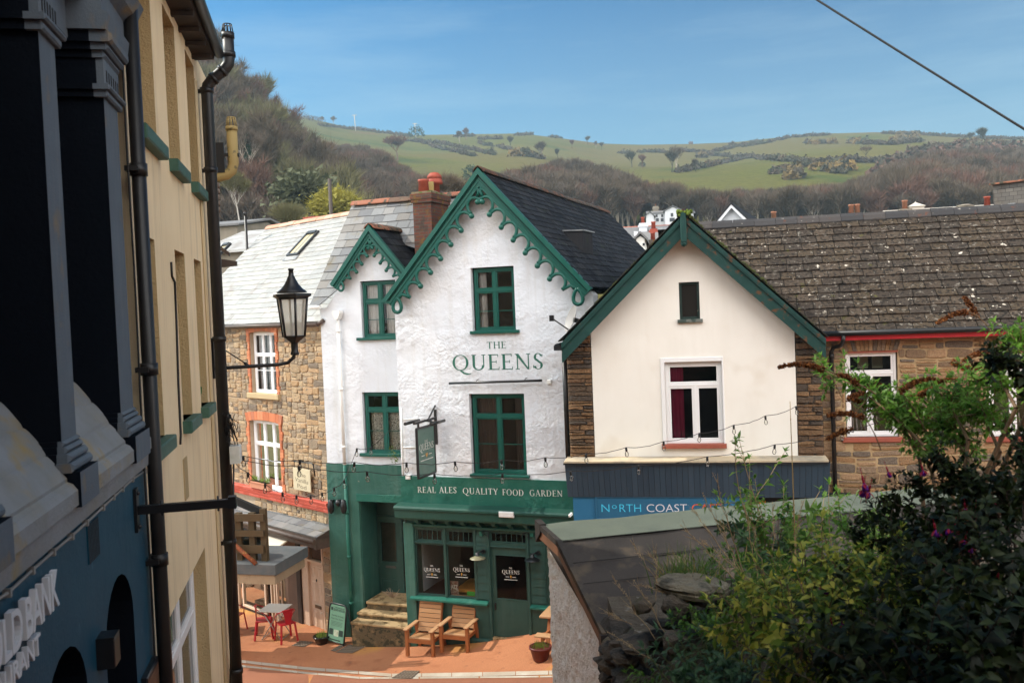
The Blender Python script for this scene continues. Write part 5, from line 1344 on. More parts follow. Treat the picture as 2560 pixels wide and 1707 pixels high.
# side wall of the gable wing, left
MB().box(kx0 + .01, kx0 + .2, .4, 8, -1, kz(kx0) + .1).build('side_wall', m_mortar3, cafe)
kr = MB()
slope_roof(kr, kL[0] - .05, kL[1] + .06, kA[0], kA[1] + .08, KO - .06, 5, False, .3, .26)
slope_roof(kr, kR[0] + .03, kR[1] + .06, kA[0], kA[1] + .08, KO - .06, 4.5, True, .3, .26)
kroof = kr.build('gable_roof', [m_moss, m_moss], cafe)
ridge_tiles(MB(), (kA[0], KO - .05, kA[1] + .12), (kA[0], 4.5, kA[1] + .12), .4, .12).build('ridge_tiles', m_ridge_dark, kroof)
# verge lead line and moss tufts
mb = MB(); y_ = KO + .45
for k in range(240):
 t = rnd() ** 1.5; x = kA[0] + (kR[0] - kA[0]) * t * .6 + U(-.1, .1); z = kA[1] + .1 - ks2 * (x - kA[0]) if x > kA[0] else kA[1] + .1 - ks * (kA[0] - x)
 yy = U(KO - .08, KO + .9)
 mb.ball((x, yy, z + .01), U(.02, .055), 5, 0, (1, 1, .7))
mb.build('moss_tufts', M('bright_moss', (.07, .085, .015), .95, col2=(.03, .03, .012), nscale=12, bump=2, bscale=60), kroof)
def plain_barge(ax, az, ex, ez, mat, hb=.37):
 A = (ax, az); E = (ex, ez)
 q = [(ax, az), (ex, ez), (ex, ez - hb), (ax, az - hb)]
 mb = MB(); mb.prism(q, KO - .02, KO + .05)
 # upper moulding under the slates
 q2 = [(ax, az + .03), (ex, ez + .03), (ex, ez - .09), (ax, az - .09)]
 mb.prism(q2, KO - .055, KO + .06)
 return mb.build('bargeboard', mat, cafe)
plain_barge(kA[0], kA[1], kL[0], kL[1], m_barge)
plain_barge(kA[0], kA[1], kR[0], kR[1], m_barge_peel)
MB().prism([(kA[0], kA[1] - .08), (kL[0], kL[1] - .08), (kL[0], kL[1] - .11), (kA[0], kA[1] - .11)], KO, .05).prism([(kA[0], kA[1] - .08), (kR[0], kR[1] - .08), (kR[0], kR[1] - .11), (kA[0], kA[1] - .11)], KO, .05).build('soffit', m_bdark, kroof)
fr_ = K.rect(1701, 537, 1716, 606, KO - .12)
MB().bbox(fr_[0], fr_[1], KO - .14, KO - .02, fr_[2], fr_[3] + .05, .015).ball(((fr_[0] + fr_[1]) / 2, KO - .08, fr_[2] - .02), .065, 8).build('finial_post', m_barge, cafe)
mb = MB()
for k in range(60): mb.ball(((fr_[0] + fr_[1]) / 2 + U(-.12, .16), KO - .06 + U(-.08, .3), fr_[3] + U(.02, .12) - .03), U(.02, .04), 5)
mb.build('moss_tuft', M('green_moss', (.09, .13, .012), .95), cafe)
# left end of the eaves: dark gutter stub
MB().box(kL[0] - .16, kL[0] + .02, KO - .02, KO + .4, kL[1] - .12, kL[1] - .02).tube([(kL[0] - .1, KO, kL[1] - .04), (kL[0] - .1, 5, kL[1] - .04)], .06, 8).build('gutter', m_gutblk, cafe)
MB().tube([(kx0 - .06, .1, kL[1] - .2), (kx0 - .06, .1, zK0 - .05)], .05, 8).build('downpipe', m_blkp, cafe)
m_atf = M('dark_green_frame', (.012, .03, .024), .5, spots=[((.15, .13, .1), 16, .64, .7)])
window(cafe, *N1, .05, m_atf, cols=(0, 1), fr=.05, leaf=.0, sill=(*K.rect(1694, 798, 1757, 807, -.06), -.07), sillmat=M('grey_weathered_sill', (.14, .15, .13), .8, spots=[((.04, .06, .05), 8, .5, .6)], bump=1), pane=M('grimy_pane', (.02, .017, .014), .25))
N2i = N2
w2 = window(cafe, N2[0], N2[1], N2[2], N2[3], .06, m_pvc, cols=(0, .53, 1), rows=(.73,), fr=.06, mull=.05, leaf=.045, toplight=True, sill=(*K.rect(1655, 1110, 1817, 1121, -.08), -.1), sillmat=m_sillred, curtains=((.04, .3, 0, .98, m_curtr),))
nt_ = K.rect(1654, 893, 1811, 1111)
MB().bbox(nt_[0], N2[0], -.025, .06, N2[2], nt_[3]).bbox(N2[1], nt_[1], -.025, .06, N2[2], nt_[3]).bbox(N2[0], N2[1], -.024, .06, N2[3], nt_[3]).build('trim', m_pvc, w2)
# top light spans the whole width: cover the mullion there is narrow; sloping ledge and boarded canopy
cz1 = K.at(1700, 1153, -.35)[1]; cz2 = K.at(1700, 1240, -.1)[1]
m_sand = M('sandy_ledge_felt', (.5, .40, .27), .95, col2=(.3, .26, .2), nscale=1.6, ncontrast=(.45, .6), bump=1)
MB().prismx([(.02, zK0 + .0), (-.5, cz1 + .03), (-.5, cz1), (.02, zK0 - .1)], kx0 - .06, kx1 + .02).build('ledge', m_sand, cafe)
MB().prismx([(-.47, cz1 - .002), (-.505, cz1 - .002), (-.505, cz1 - .035), (-.47, cz1 - .035)], kx0 - .07, kx1 + .03).build('ledge_drip', m_gutblk, cafe)
m_slb = M('slate_blue_boards', (.034, .065, .10), .6, island=[(.034, .065, .10), (.03, .058, .09), (.04, .074, .112), (.033, .063, .096)], streak=((.06, .085, .115), .4, 8, .7), spec=.25)
mb = MB(); nb = 46
for k in range(nb):
 a = kx0 - .05 + (kx1 + .05 - kx0 + .05) * k / nb; b = kx0 - .05 + (kx1 + .05 - kx0 + .05) * (k + 1) / nb
 mb.add([(a + .003, -.46, cz1 - .01), (b - .003, -.46, cz1 - .01), (b - .003, -.2, cz2), (a + .003, -.2, cz2), (a + .003, -.44, cz1 - .01), (b - .003, -.44, cz1 - .01), (b - .003, -.18, cz2), (a + .003, -.18, cz2)], [(0, 1, 2, 3), (0, 4, 7, 3), (1, 5, 6, 2), (3, 2, 6, 7)])
mb.add([(kx0, -.43, cz1), (kx1 + .05, -.43, cz1), (kx1 + .05, -.17, cz2), (kx0, -.17, cz2)], [(0, 1, 2, 3)], 1)
canopy = mb.build('boarded_canopy', [m_slb, m_dark], cafe)
m_blue = M('cafe_blue_paint', (.025, .135, .26), .5, spec=.25, col2=(.03, .15, .285), nscale=3, bump=.2)
m_blue2 = M('cafe_sign_blue', (.022, .11, .205), .5, spec=.25, col2=(.026, .122, .222), nscale=3)
fx1_ = K.at(1877, 1260, -.2)[0]
MB().box(kx0 + .05, fx1_, -.16, .3, -1, cz2).build('shopfront', m_blue, cafe)
sr_ = K.rect(1492, 1244, 1813, 1296, -.19)
mb = MB(); f = .03
mb.box(sr_[0], sr_[1], -.178, -.16, sr_[2], sr_[3]);
mb.bbox(sr_[0] - f, sr_[0], -.2, -.16, sr_[2] - f, sr_[3] + f); mb.bbox(sr_[1], sr_[1] + f, -.2, -.16, sr_[2] - f, sr_[3] + f); mb.bbox(sr_[0], sr_[1], -.198, -.16, sr_[3], sr_[3] + f); mb.bbox(sr_[0], sr_[1], -.198, -.16, sr_[2] - f, sr_[2])
signb = mb.build('sign_panel', m_blue2, cafe)
mb = MB()
def k_text(t, p0, p1, cap, mat, dy=0):
 a = K.at(p0[0], p0[1], -.182); b = K.at(p1[0], p1[1], -.182); h = K.at(p0[0], p0[1] - cap, -.182)[1] - a[1]
 m_ = MB(); sans_text(m_, t, line_place(a, h, (b[1] - a[1]) / (b[0] - a[0]), -.182), width=(b[0] - a[0]) / h, bold=-.006)
 return m_
m_cy = M('cyan_lettering', (.06, .52, .78), .5); m_wh = M('pale_lettering', (.62, .64, .7), .5); m_or = M('orange_lettering', (.75, .11, .02), .5)
t1 = k_text('N', (1504, 1279), (1524, 1279), 20.5, 0); t1b = k_text('o', (1530, 1271), (1542, 1271), 15, 0); t1c = k_text('RTH', (1549, 1279), (1603, 1279), 20.5, 0)
for q in (t1b, t1c): t1.add(q.v, q.f)
t1.build('lettering', m_cy, signb)
k_text('COAST', (1617, 1279), (1718, 1279), 20.5, 0).build('lettering', m_wh, signb)
k_text('CAF\u00c9', (1730, 1279), (1803, 1279), 20.5, 0).build('lettering', m_or, signb)
MB().box(fx1_, kx1 + .5, .1, .3, -1, cz2).build('shop_opening', m_dark, cafe)
oc = K.rect(1896, 1251, 1914, 1259, 0)
MB().box(oc[0], oc[1], -.01, .01, oc[2] - .1, oc[3]).build('orange_notice', M('orange_card', (.7, .3, .04), .6), cafe)
MB().bar((kx0 + .02, -.2, K.at(1425, 1283, -.2)[1]), (kx0 - .02, -.3, K.at(1423, 1287, -.2)[1]), .04, .05).build('small_lamp', m_wpipe, cafe)
# right wing: stone wall, big lichened roof
y_w = KW
rx = K.at(2900, 1000, y_w)[0]
ez0 = K.at(2075, 838, y_w - .25)[1]; ez1 = K.at(2556, 825, y_w - .25)[1]; zeK = (ez0 + ez1) / 2
X1 = K.rect(2113, 879, 2246, 1092, y_w); X2 = K.rect(2471, 878, 2606, 1091, y_w)
wl_ = wall_mb([(kx1 - .3, -1), (rx, -1), (rx, zeK), (kx1 - .3, zeK)], [X1, X2], y_w, .45, .1)
wl_.build('wing_wall', [m_mortar2, m_dark], cafe)
rb = MB()
lint = .27
hs = [(X1[0] - .02, X1[1] + .02, X1[2] - .09, X1[3] + lint), (X2[0] - .02, X2[1] + .02, X2[2] - .09, X2[3] + lint)]
rubble_cells(rb, kx1 - .1, rx, .8, zeK - .03, y_w - .003, hs, .42, .125, .013, .03, jit=.46, seed=6)
rb.build('stone_facing', m_stone2, cafe)
for X in (X1, X2): bricks_row(MB(), X[0] - .06, X[1] + .06, X[3] + .02, X[3] + lint - .02, y_w - .003, 15, .03, fan=.10).build('lintel_stones', m_stone2, cafe)
for X, lab in ((X1, None), (X2, None)):
 w = window(cafe, X[0] + .02, X[1] - .02, X[2], X[3], y_w + .05, m_pvc, cols=(0, .47, 1), rows=(.76,), fr=.055, mull=.05, leaf=.04, toplight=True, sill=(X[0] - .08, X[1] + .08, X[2] - .1, X[2] + .0, y_w - .06), sillmat=m_sillred)
 MB().box(X[0] - .01, X[1] + .01, y_w - .01, y_w + .1, X[3] - .02, X[3] + .02).build('lintel_strip', m_sillred, w)
 m_refl = M('green_room_wall', (.12, .16, .09), .9) if X is X1 else m_refl
 if True:
  mb = MB(); mb.box(X[0], X[1], y_w + .8, y_w + .82, X[2], X[2] + .8)
  mb.build('room_wall', m_refl, w)
  mb = MB()
  for k in range(2): mb.box(X[0] + .32 + .28 * k, X[0] + .52 + .28 * k, y_w + .5, y_w + .52, X[3] - .36, X[3] - .12)
  mb.build('room_pictures', M('pale_print', (.35, .37, .25), .8), w)
  mb = MB(); x0 = X[0] + .18
  for k in range(7): mb.bar((x0 + k * .075, y_w + .3, X[2] + .1), (x0 - .02 + k * .075 + U(-.02, .02), y_w + .3, X[2] + .42), .035, .02)
  mb.build('plate_rack', M('pale_plates', (.5, .5, .46), .5), w)
MB().prismx([(y_w - .25, zeK - .10), (y_w - .28, zeK - .10), (y_w - .28, zeK + .015), (y_w - .25, zeK + .015)], kx1 - .02, rx).build('red_fascia', m_redfascia, cafe)
MB().tube([(kx1 - .05, y_w - .33, zeK + .04), (rx, y_w - .33, zeK + .04)], .055, 10).build('gutter', m_gutblk, cafe)
pa = K.at(2106, 846, y_w - .2); pb = K.at(2078, 872, y_w - .1)
mb = MB(); mb.tube([(pa[0], y_w - .33, zeK), (pa[0], y_w - .31, pa[1] - .06), (pa[0] - .05, y_w - .26, pa[1] - .14), (pb[0] + .04, y_w - .14, pb[1] + .03), (pb[0], y_w - .1, pb[1] - .06), (pb[0], y_w - .1, .5)], .042, 10)
for zz in (pb[1] - .1, pb[1] - 1.3): mb.tube([(pb[0], y_w - .1, zz), (pb[0], y_w - .1, zz - .08)], .053, 10)
mb.build('downpipe', m_blkp, cafe)
wK = 3.0
rz0 = K.at(1900, 563, y_w + wK - .25)[1]; rz1 = K.at(2556, 520, y_w + wK - .25)[1]; zrK = (rz0 + rz1) / 2
vdk = Vector((0, wK, zrK - zeK)); Lk = vdk.length
ox = kx1 - 3.2
big = MB(); wdk = rx - ox
# valley on the left, where the gable roof meets it
P = [(wdk * 0 + (kx1 - ox) - .12, 0), (wdk, 0), (wdk, Lk), (kx1 - ox - 2.75, Lk)]
orgk = (ox, y_w - .27, zeK + .04)
slates(big, P, orgk, (1, 0, 0), vdk, .37, .25, lift=.032, gap=.008, jit=.5)
poly_plane(big, P, orgk, (1, 0, 0), vdk, -.012, 1)
big.quad((ox, y_w + wK - .27, zrK), (rx, y_w + wK - .27, zrK), (rx, y_w + 2 * wK, zeK), (ox, y_w + 2 * wK, zeK), 1)
broof = big.build('wing_roof', [m_tile_brown, m_dark], cafe)
ridge_tiles(MB(), (kx1 - 2.9, y_w + wK - .27, zrK + .1), (rx, y_w + wK - .27, zrK + .1), .47, .16, drop=.12, wob=.006).build('ridge_tiles', m_ridge_black, broof)
mb = MB(); mb.tube([(kx1 - .08, y_w - .22, zeK + .1), (kx1 - 2.7, y_w + wK - .3, zrK + .03)], .05, 6); mb.build('valley_lead', m_lead, broof)
MB().prismx([(y_w + .4, -1), (y_w + .4, zeK), (y_w + wK - .27, zrK - .1), (y_w + 2 * wK - .1, zeK), (y_w + 2 * wK - .1, -1)], rx - .2, rx - .05).box(kx1 - 3, rx, y_w + 2 * wK - .3, y_w + 2 * wK - .1, -1, zeK).build('back_wall', m_mortar3, cafe)
# satellite dish on a bracket at the left eaves of the cafe
dp = K.at(1428, 797, KO + .35)
dish = fthing('satellite_dish', 'grey satellite dish with arm beside the left eaves of the cream gable', 'satellite dish', K)
mb = MB(); n = 20; ax_ = Vector((-.72, -.35, .28)).normalized(); u_ = ax_.orthogonal().normalized(); v_ = ax_.cross(u_)
c_ = Vector((dp[0], KO + .35, dp[1])); vs = []
for j, (r_, k_) in enumerate(((0.02, -.055), (.1, -.045), (.19, -.018), (.27, .02))):
 for i in range(n): vs.append(c_ + u_ * r_ * math.cos(2 * math.pi * i / n) + v_ * r_ * 1.08 * math.sin(2 * math.pi * i / n) + ax_ * k_)
fs = [(j * n + i, j * n + (i + 1) % n, (j + 1) * n + (i + 1) % n, (j + 1) * n + i) for j in range(3) for i in range(n)]
mb.add(vs, fs, 0, True)
m_dish = M('grey_dish', (.3, .28, .27), .5)
db = mb.build('dish', m_dish, dish)
lp_ = c_ + ax_ * .42 + Vector((0, 0, -.12));
MB().bar(c_ + Vector((0, 0, -.26)) + ax_ * .02, lp_, .025, .025).box(lp_.x - .06, lp_.x + .03, lp_.y - .04, lp_.y + .04, lp_.z - .05, lp_.z + .07).bar(c_ - ax_ * .05, c_ - ax_ * .28, .06, .09).build('arm', m_blk, dish)
# dark rooflight box on the pub roof near the cafe
# ================================================================== left side of the lane
LX = 1.5
Lf = Fr((-LX, 0), math.degrees(math.atan2(.979, -.204)))
m_teal = M('teal_masonry_paint', (.006, .056, .092), .6, col2=(.010, .068, .108), nscale=1.5, bump=1.0, bscale=35, bdist=.006, lumps=[(4, .02)], streak=((.012, .05, .08), .6, 9, .5), spots=[((.04, .12, .17), 5, .66, .75)], spec=.25)
m_greyp = M('grey_masonry_paint', (.115, .14, .165), .75, spec=.12, col2=(.10, .12, .142), nscale=3, bump=.8, bscale=45, bdist=.005, streak=((.2, .21, .2), .4, 9, .8), spots=[((.2, .15, .09), 3, .62, .75)])
m_corn = M('stained_cornice_paint', (.25, .26, .27), .8, spec=.1, col2=(.2, .2, .19), nscale=2.5, bump=1, bscale=30, bdist=.008, spots=[((.3, .22, .1), 3.2, .58, .75)], streak=((.28, .23, .15), .5, 2, 6))
m_navy = M('navy_paint_and_shade', (.003, .005, .009), .8, spec=.08, bump=.8, bscale=35, bdist=.006)
bank = fthing('bank_building', 'dark blue former bank with grey pilasters and deep moulded cornice', 'building', Lf)
bx1 = Lf.at(364, 1148)[0]; bx0 = -2.8
cz_b = Lf.at(364, 1148)[1]      # underside of cornice
cA_ = Lf.at(60, 1403)[1]
A1a, A1b = Lf.at(264, 1600)[0], Lf.at(338, 1600)[0]; A1t = Lf.at(322, 1405)[1]
A2a, A2b = Lf.at(100, 1700)[0], Lf.at(219, 1700)[0]; A2t = Lf.at(200, 1575)[1]
gtop = cz_b - .02
def arch_pts(a, b, top, n=10, base=None):
 r = (b - a) / 2; cx = (a + b) / 2; ry = r * .9
 return [(a, base), (a, top - ry)] + [(cx - r * math.cos(math.pi * k / n), top - ry + ry * math.sin(math.pi * k / n)) for k in range(1, n)] + [(b, top - ry), (b, base)]
zbot = 3.0
def wall_arches(mb, x0, x1, z0, z1, arches, y, depth, mi=0, mj=1):
 polys = [[Vector((x0, z0, 0)), Vector((x1, z0, 0)), Vector((x1, z1, 0)), Vector((x0, z1, 0))]] + [[Vector((p[0], p[1], 0)) for p in a] for a in arches]
 tris = tessellate_polygon(polys); flat = [p for pl in polys for p in pl]
 mb.add([(p.x, y, p.y) for p in flat], [tuple(t) for t in tris], mi)
 for a in arches:
  n = len(a)
  for i in range(n):
   p, q = a[i], a[(i + 1) % n]
   mb.quad((p[0], y, p[1]), (q[0], y, q[1]), (q[0], y + depth, q[1]), (p[0], y + depth, p[1]), mj)
  mb.add([(p[0], y + depth, p[1]) for p in a], [tuple(range(n))], 2)
mb = MB()
wall_arches(mb, bx0, bx1, zbot, cz_b + .05, [arch_pts(A1a, A1b, A1t, 12, zbot + .05), arch_pts(A2a, A2b, A2t, 12, zbot + .05)], 0, .35, 0, 1)  # arch reveals take the near-black navy to stand in for their shade
mb.box(bx1 - .01, bx1, .002, .5, zbot, cz_b + .05, 0)
mb.build('ground_floor_wall', [m_teal, m_navy, m_dark], bank)
# stepped window sills and moulded cornice below them
zc0 = cz_b
SD = .36                                     # depth of the window bays behind the pilaster fronts
prof = [(0, zc0 - .02), (-.05, zc0 - .02), (-.06, zc0 + .10), (-.085, zc0 + .115), (-.085, zc0 + .20), (-.06, zc0 + .235), (-.03, zc0 + .25)]
def step_curve(y0, z0, y1, z1, n=5):
 return [(y0 + (y1 - y0) * math.sin(math.pi / 2 * k / n) * .55 + (y1 - y0) * .45 * k / n, z0 + (z1 - z0) * (math.sin(math.pi / 2 * k / n))) for k in range(n + 1)]
st_ = []
y_, z_ = -.03, zc0 + .25
for k in range(3):
 st_ += step_curve(y_, z_ + .02, y_ + SD / 3 - .01, z_ + .155); y_ += SD / 3; z_ += .16
prof += st_ + [(SD + .1, z_ + .02), (SD + .1, zc0 - .02)]
mb = MB(); mb.prismx([(p[0], p[1]) for p in prof], bx0, bx1 - .02, 0, False); mb.build('cornice', m_corn, bank)
ztop = 12.5
zsill = z_
mb = MB(); mb.box(bx0, bx1 - .05, SD + .02, SD + .3, zc0 + .3, ztop); mb.build('upper_wall', m_navy, bank)
def pilaster(xa, xb, zcap0, zcap1, y=0.0):
 w = xb - xa; zp0 = zc0 + .10; zp1 = zc0 + .30; z0 = zc0 + .47
 mb = MB()
 mb.box(xa + .004, xb - .004, y + .004, SD + .05, zp0, zcap1 + .5, 1)
 mb.quad((xa, y, z0), (xb, y, z0), (xb, y, zcap0), (xa, y, zcap0), 0)
 mb.box(xa - .05, xb + .05, y - .10, SD, zp0, zp1, 1); mb.quad((xa - .05, y - .102, zp0), (xb + .05, y - .102, zp0), (xb + .05, y - .102, zp1), (xa - .05, y - .102, zp1), 0)
 for dz, o, h in ((0, .065, .055), (.055, .045, .05), (.105, .025, .04), (.145, .012, .03)):
  mb.bbox(xa - o, xb + o, y - o - .01, .02, zp1 + dz, zp1 + dz + h, .018, 0); mb.box(xa - o, xb + o, .02, SD, zp1 + dz, zp1 + dz + h, 1)
 for dz, o, h in ((-.02, .035, .05), (.03, .06, .04)): mb.bbox(xa - o, xb + o, y - o, .06, zcap0 + dz, zcap0 + dz + h, .012, 0); mb.box(xa - o, xb + o, .06, SD, zcap0 + dz, zcap0 + dz + h, 1)
 mb.bbox(xa - .01, xb + .01, y - .02, .04, zcap0 + .07, zcap1, .01, 0); mb.box(xa - .01, xb + .01, .04, SD, zcap0 + .07, zcap1, 1)
 for k in range(6):
  x = xa + w * (k + .5) / 6
  mb.box(x - w * .035, x + w * .035, y - .0225, y + .01, zcap0 + .10, zcap1 - .08, 2)
 for dz, o, h in ((0, .03, .05), (.05, .06, .05), (.10, .09, .08)): mb.bbox(xa - o, xb + o, y - o, .06, zcap1 + dz, zcap1 + dz + h, .02, 0); mb.box(xa - o, xb + o, .06, SD, zcap1 + dz, zcap1 + dz + h, 1)
 return mb.build('pilaster', [m_greyp, m_navy, m_dark], bank)
P1 = (Lf.at(136, 788)[0], Lf.at(174, 788)[0]); P2 = (Lf.at(289, 788)[0], Lf.at(321, 788)[0])
cp0, cp1 = Lf.at(288, 268)[1], Lf.at(286, 185)[1]
pilaster(P1[0], P1[1], cp0, cp1); pilaster(P2[0], P2[1], cp0, cp1)
pilaster(P1[0] - (P2[0] - P1[0]), P1[1] - (P2[0] - P1[0]), cp0, cp1)
ent = MB(); zE = cp1 + .18
ent.prismx([(.3, zE), (-.06, zE), (-.08, zE + .12), (-.04, zE + .14), (-.04, zE + .30), (-.12, zE + .36), (-.17, zE + .46), (.3, zE + .5)], P2[0] - .12, bx1 + .02, 0)
ent.build('entablature', m_greyp, bank)
MB().box(bx0, P2[0] - .10, .08, .4, zE + .22, zE + .75).box(P1[1] + .05, P2[0] - .05, .2, .4, zE - .06, zE + .22).build('window_head', m_greyp, bank)
MB().box(bx1 - .55, bx1 + .0, .10, .7, zE + .5, ztop).build('blocking_course', m_greyp, bank)
dpx = Lf.at(229, 700, .12)[0]
dpx = Lf.at(231, 900, .22)[0]
MB().tube([(dpx, .26, zc0 + .6), (dpx, .26, Lf.at(223, 215, .26)[1]), (dpx - .05, .34, Lf.at(223, 200, .26)[1])], .045, 10).build('downpipe', M('navy_pipe', (.02, .03, .042), .5), bank)
mb = MB(); pts = []
for px, py in ((-10, 1500), (20, 1481), (79, 1425), (132, 1379), (178, 1340), (215, 1306), (256, 1268), (282, 1243), (305, 1222), (330, 1198), (362, 1177)):
 x, z = Lf.at(px, py, -.02); pts.append((x, -.02, z))
mb.tube(pts, .009, 6)
for p in pts[1:]: mb.box(p[0] - .012, p[0] + .012, -.035, 0, p[2] - .02, p[2] + .02)
mb.build('clipped_cable', M('grey_cable', (.25, .24, .22), .6), bank)
vr = (Lf.at(217, 1350)[0], Lf.at(245, 1340)[0], Lf.at(231, 1400)[1], Lf.at(231, 1300)[1])
mb = MB(); mb.box(vr[0], vr[1], -.008, 0, vr[2], vr[3])
for i in range(8):
 for j in range(12):
  x = vr[0] + (vr[1] - vr[0]) * (i + .5) / 8; z = vr[2] + (vr[3] - vr[2]) * (j + .5) / 12
  mb.box(x - .010, x + .010, -.0095, 0, z - .010, z + .010, 1)
mb.build('air_vent', [m_teal, m_dark], bank)
lb_ = (Lf.at(240, 1630)[0], Lf.at(256, 1630)[0], Lf.at(247, 1668)[1], Lf.at(247, 1590)[1])
MB().bbox(lb_[0], lb_[1], -.11, 0, lb_[2], lb_[3], .006).box(lb_[0], lb_[1], -.11, 0, lb_[3], lb_[3] + .012).build('wall_light', m_blk, bank)
m_let = M('white_raised_letters', (.62, .62, .64), .4)
def b_text(t, xa, xb, z0, z1, slope, y=-.03, ex=.03):
 mb = MB(); h = z1 - z0
 sans_text(mb, t, lambda u, v, k=0: (xa + u * h, y - k - ex / 2, z0 + v * h), width=(xb - xa) / h, extrude=ex / 2, bold=.012)
 return mb.build('raised_lettering', m_let, bank)
kx, kz0 = Lf.at(145, 1508, -.05); kz1 = Lf.at(138, 1417, -.05)[1]
bx_ = Lf.at(62, 1590, -.05)[0]; ldx0 = Lf.at(3, 1650, -.05)[0]; ldx1 = Lf.at(54, 1610, -.05)[0]
b_text('BANK', bx_, kx, kz0, kz1, 0)
ow_ = (ldx1 - ldx0) * .62
b_text('OLD', ldx0 - ow_, ldx1, kz0, kz1, 0)
tx, tz0 = Lf.at(101, 1628, -.05); tz1 = Lf.at(97, 1578, -.05)[1]
b_text('RESTAURANT', tx - (kx - ldx0 + ow_) * .93, tx, tz0, tz1, 0, ex=.025)
mf = (Lf.at(352, 1690)[0], Lf.at(383, 1690)[0]); mz = Lf.at(380, 1640)[1]
MB().bbox(mf[0], mf[1], -.05, 0, mz - .75, mz, .01, 0).box(mf[0] + .04, mf[1] - .04, -.052, -.045, mz - .7, mz - .04, 1).build('menu_case', [m_blk, M('brown_menu', (.12, .05, .025), .6, col2=(.2, .09, .04), nscale=5)], bank)
sa = fthing('sign_bracket', 'bare black iron sign arm projecting from the blue wall over the lane', 'bracket', Lf)
ax0, az0 = Lf.at(354, 1273, -.05)
mb = MB(); mb.tube([(ax0, -.012, az0), (ax0, -.03, az0)], .0, 6) if False else None
mb.prism([(ax0 - .045, az0 - .17), (ax0 + .045, az0 - .17), (ax0 + .055, az0), (ax0 + .045, az0 + .17), (ax0 - .045, az0 + .17), (ax0 - .055, az0)], -.025, 0)
for s_ in (-.13, .13): mb.ball((ax0, -.03, az0 + s_), .018, 8)
mb.build('wall_plate', m_blk, sa)
mb = MB(); mb.box(ax0 - .03, ax0 + .03, -.75, -.02, az0 - .035, az0 + .03)
mb.box(ax0 - .04, ax0 + .04, -.76, -.70, az0 - .045, az0 + .05)
for yy in (-.2, -.62): mb.tube([(ax0, yy, az0 - .06), (ax0, yy, az0 + .06)], .008, 6)
mb.build('arm', m_blk, sa)
# unseen house added behind the camera to shade the near end of the lane
hb_ = thing('added_shade_house', 'unseen dark house added to shade the near end of the lane', 'house', (0, -3.2, 0))
MB().prismx([(0, 2), (0, 14.5), (-4, 17.5), (-8, 14.5), (-8, 2)], -6, 12).build('wall', M('dark_render', (.16, .15, .14), .9, bump=.5), hb_)
MB().prismx([(.35, 14.2), (.35, 14.4), (-4, 17.9), (-8.35, 14.4), (-8.35, 14.2), (-4, 17.6)], -6.3, 12.3).build('roof', m_slate_dark, hb_)
# ------------------------------------------------ cream building
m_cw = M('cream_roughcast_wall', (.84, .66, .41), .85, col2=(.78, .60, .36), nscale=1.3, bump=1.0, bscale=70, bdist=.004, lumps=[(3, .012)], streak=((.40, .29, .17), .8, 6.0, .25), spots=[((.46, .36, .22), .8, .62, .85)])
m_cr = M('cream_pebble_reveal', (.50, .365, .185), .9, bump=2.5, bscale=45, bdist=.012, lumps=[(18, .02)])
cream = fthing('cream_building', 'tall cream rendered building with blind window recesses and green sills', 'building', Lf)
cx0 = bx1; cx1 = Lf.at(548, 600)[0]
nich = []
def nb_(xa, xb, yt, yb, ytx, ybx):   # opening from pixel edges; top and bottom read at the given columns
 a = Lf.at(xa, (yt + yb) / 2)[0]; b = Lf.at(xb, (yt + yb) / 2)[0]
 return (a, b)
U2 = Lf.at(437, 380)[0]; U2a = Lf.at(420, 300)[0]; wdt = U2 - U2a
upz0 = Lf.at(405, 378)[1]; upz1 = Lf.at(411, 22)[1]
loz0 = Lf.at(405, 1093)[1]; loz1 = Lf.at(437, 624)[1]
bays = [(Lf.at(352, 600)[0] - .25, Lf.at(391, 700)[0]), (Lf.at(440, 700)[0], Lf.at(464, 700)[0]), (Lf.at(487, 700)[0], Lf.at(504, 700)[0])]
nich = []
for (a, b) in bays: nich.append((a, b, loz0, loz1))
ub = [(Lf.at(340, 200)[0] - .1, Lf.at(384, 200)[0]), (Lf.at(414, 200)[0], Lf.at(441, 200)[0]), (Lf.at(468, 250)[0], Lf.at(488, 250)[0])]
for (a, b) in ub: nich.append((a, b, upz0, upz1))
gw0 = Lf.at(409, 1600)[0]; gw1 = Lf.at(516, 1450)[0]; gwz = Lf.at(512, 1367)[1]
zcr = Lf.at(509, 199, 0)[1]
holes = nich + [(gw0, gw1, 1.2, gwz)]
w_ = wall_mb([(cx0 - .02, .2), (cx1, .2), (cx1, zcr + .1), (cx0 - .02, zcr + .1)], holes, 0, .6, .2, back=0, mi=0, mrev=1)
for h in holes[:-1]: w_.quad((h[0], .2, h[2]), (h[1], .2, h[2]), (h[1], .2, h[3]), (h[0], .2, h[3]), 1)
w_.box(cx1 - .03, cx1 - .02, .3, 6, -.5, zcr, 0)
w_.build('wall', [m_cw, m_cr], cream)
m_gsill = M('chalky_green_sill', (.03, .085, .06), .6, col2=(.05, .12, .085), nscale=7, bump=.8, bscale=30)
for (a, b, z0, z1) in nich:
 MB().bbox(a - .06, b + .06, -.10, .2, z0 - .13, z0, .012).build('sill', m_gsill, cream)
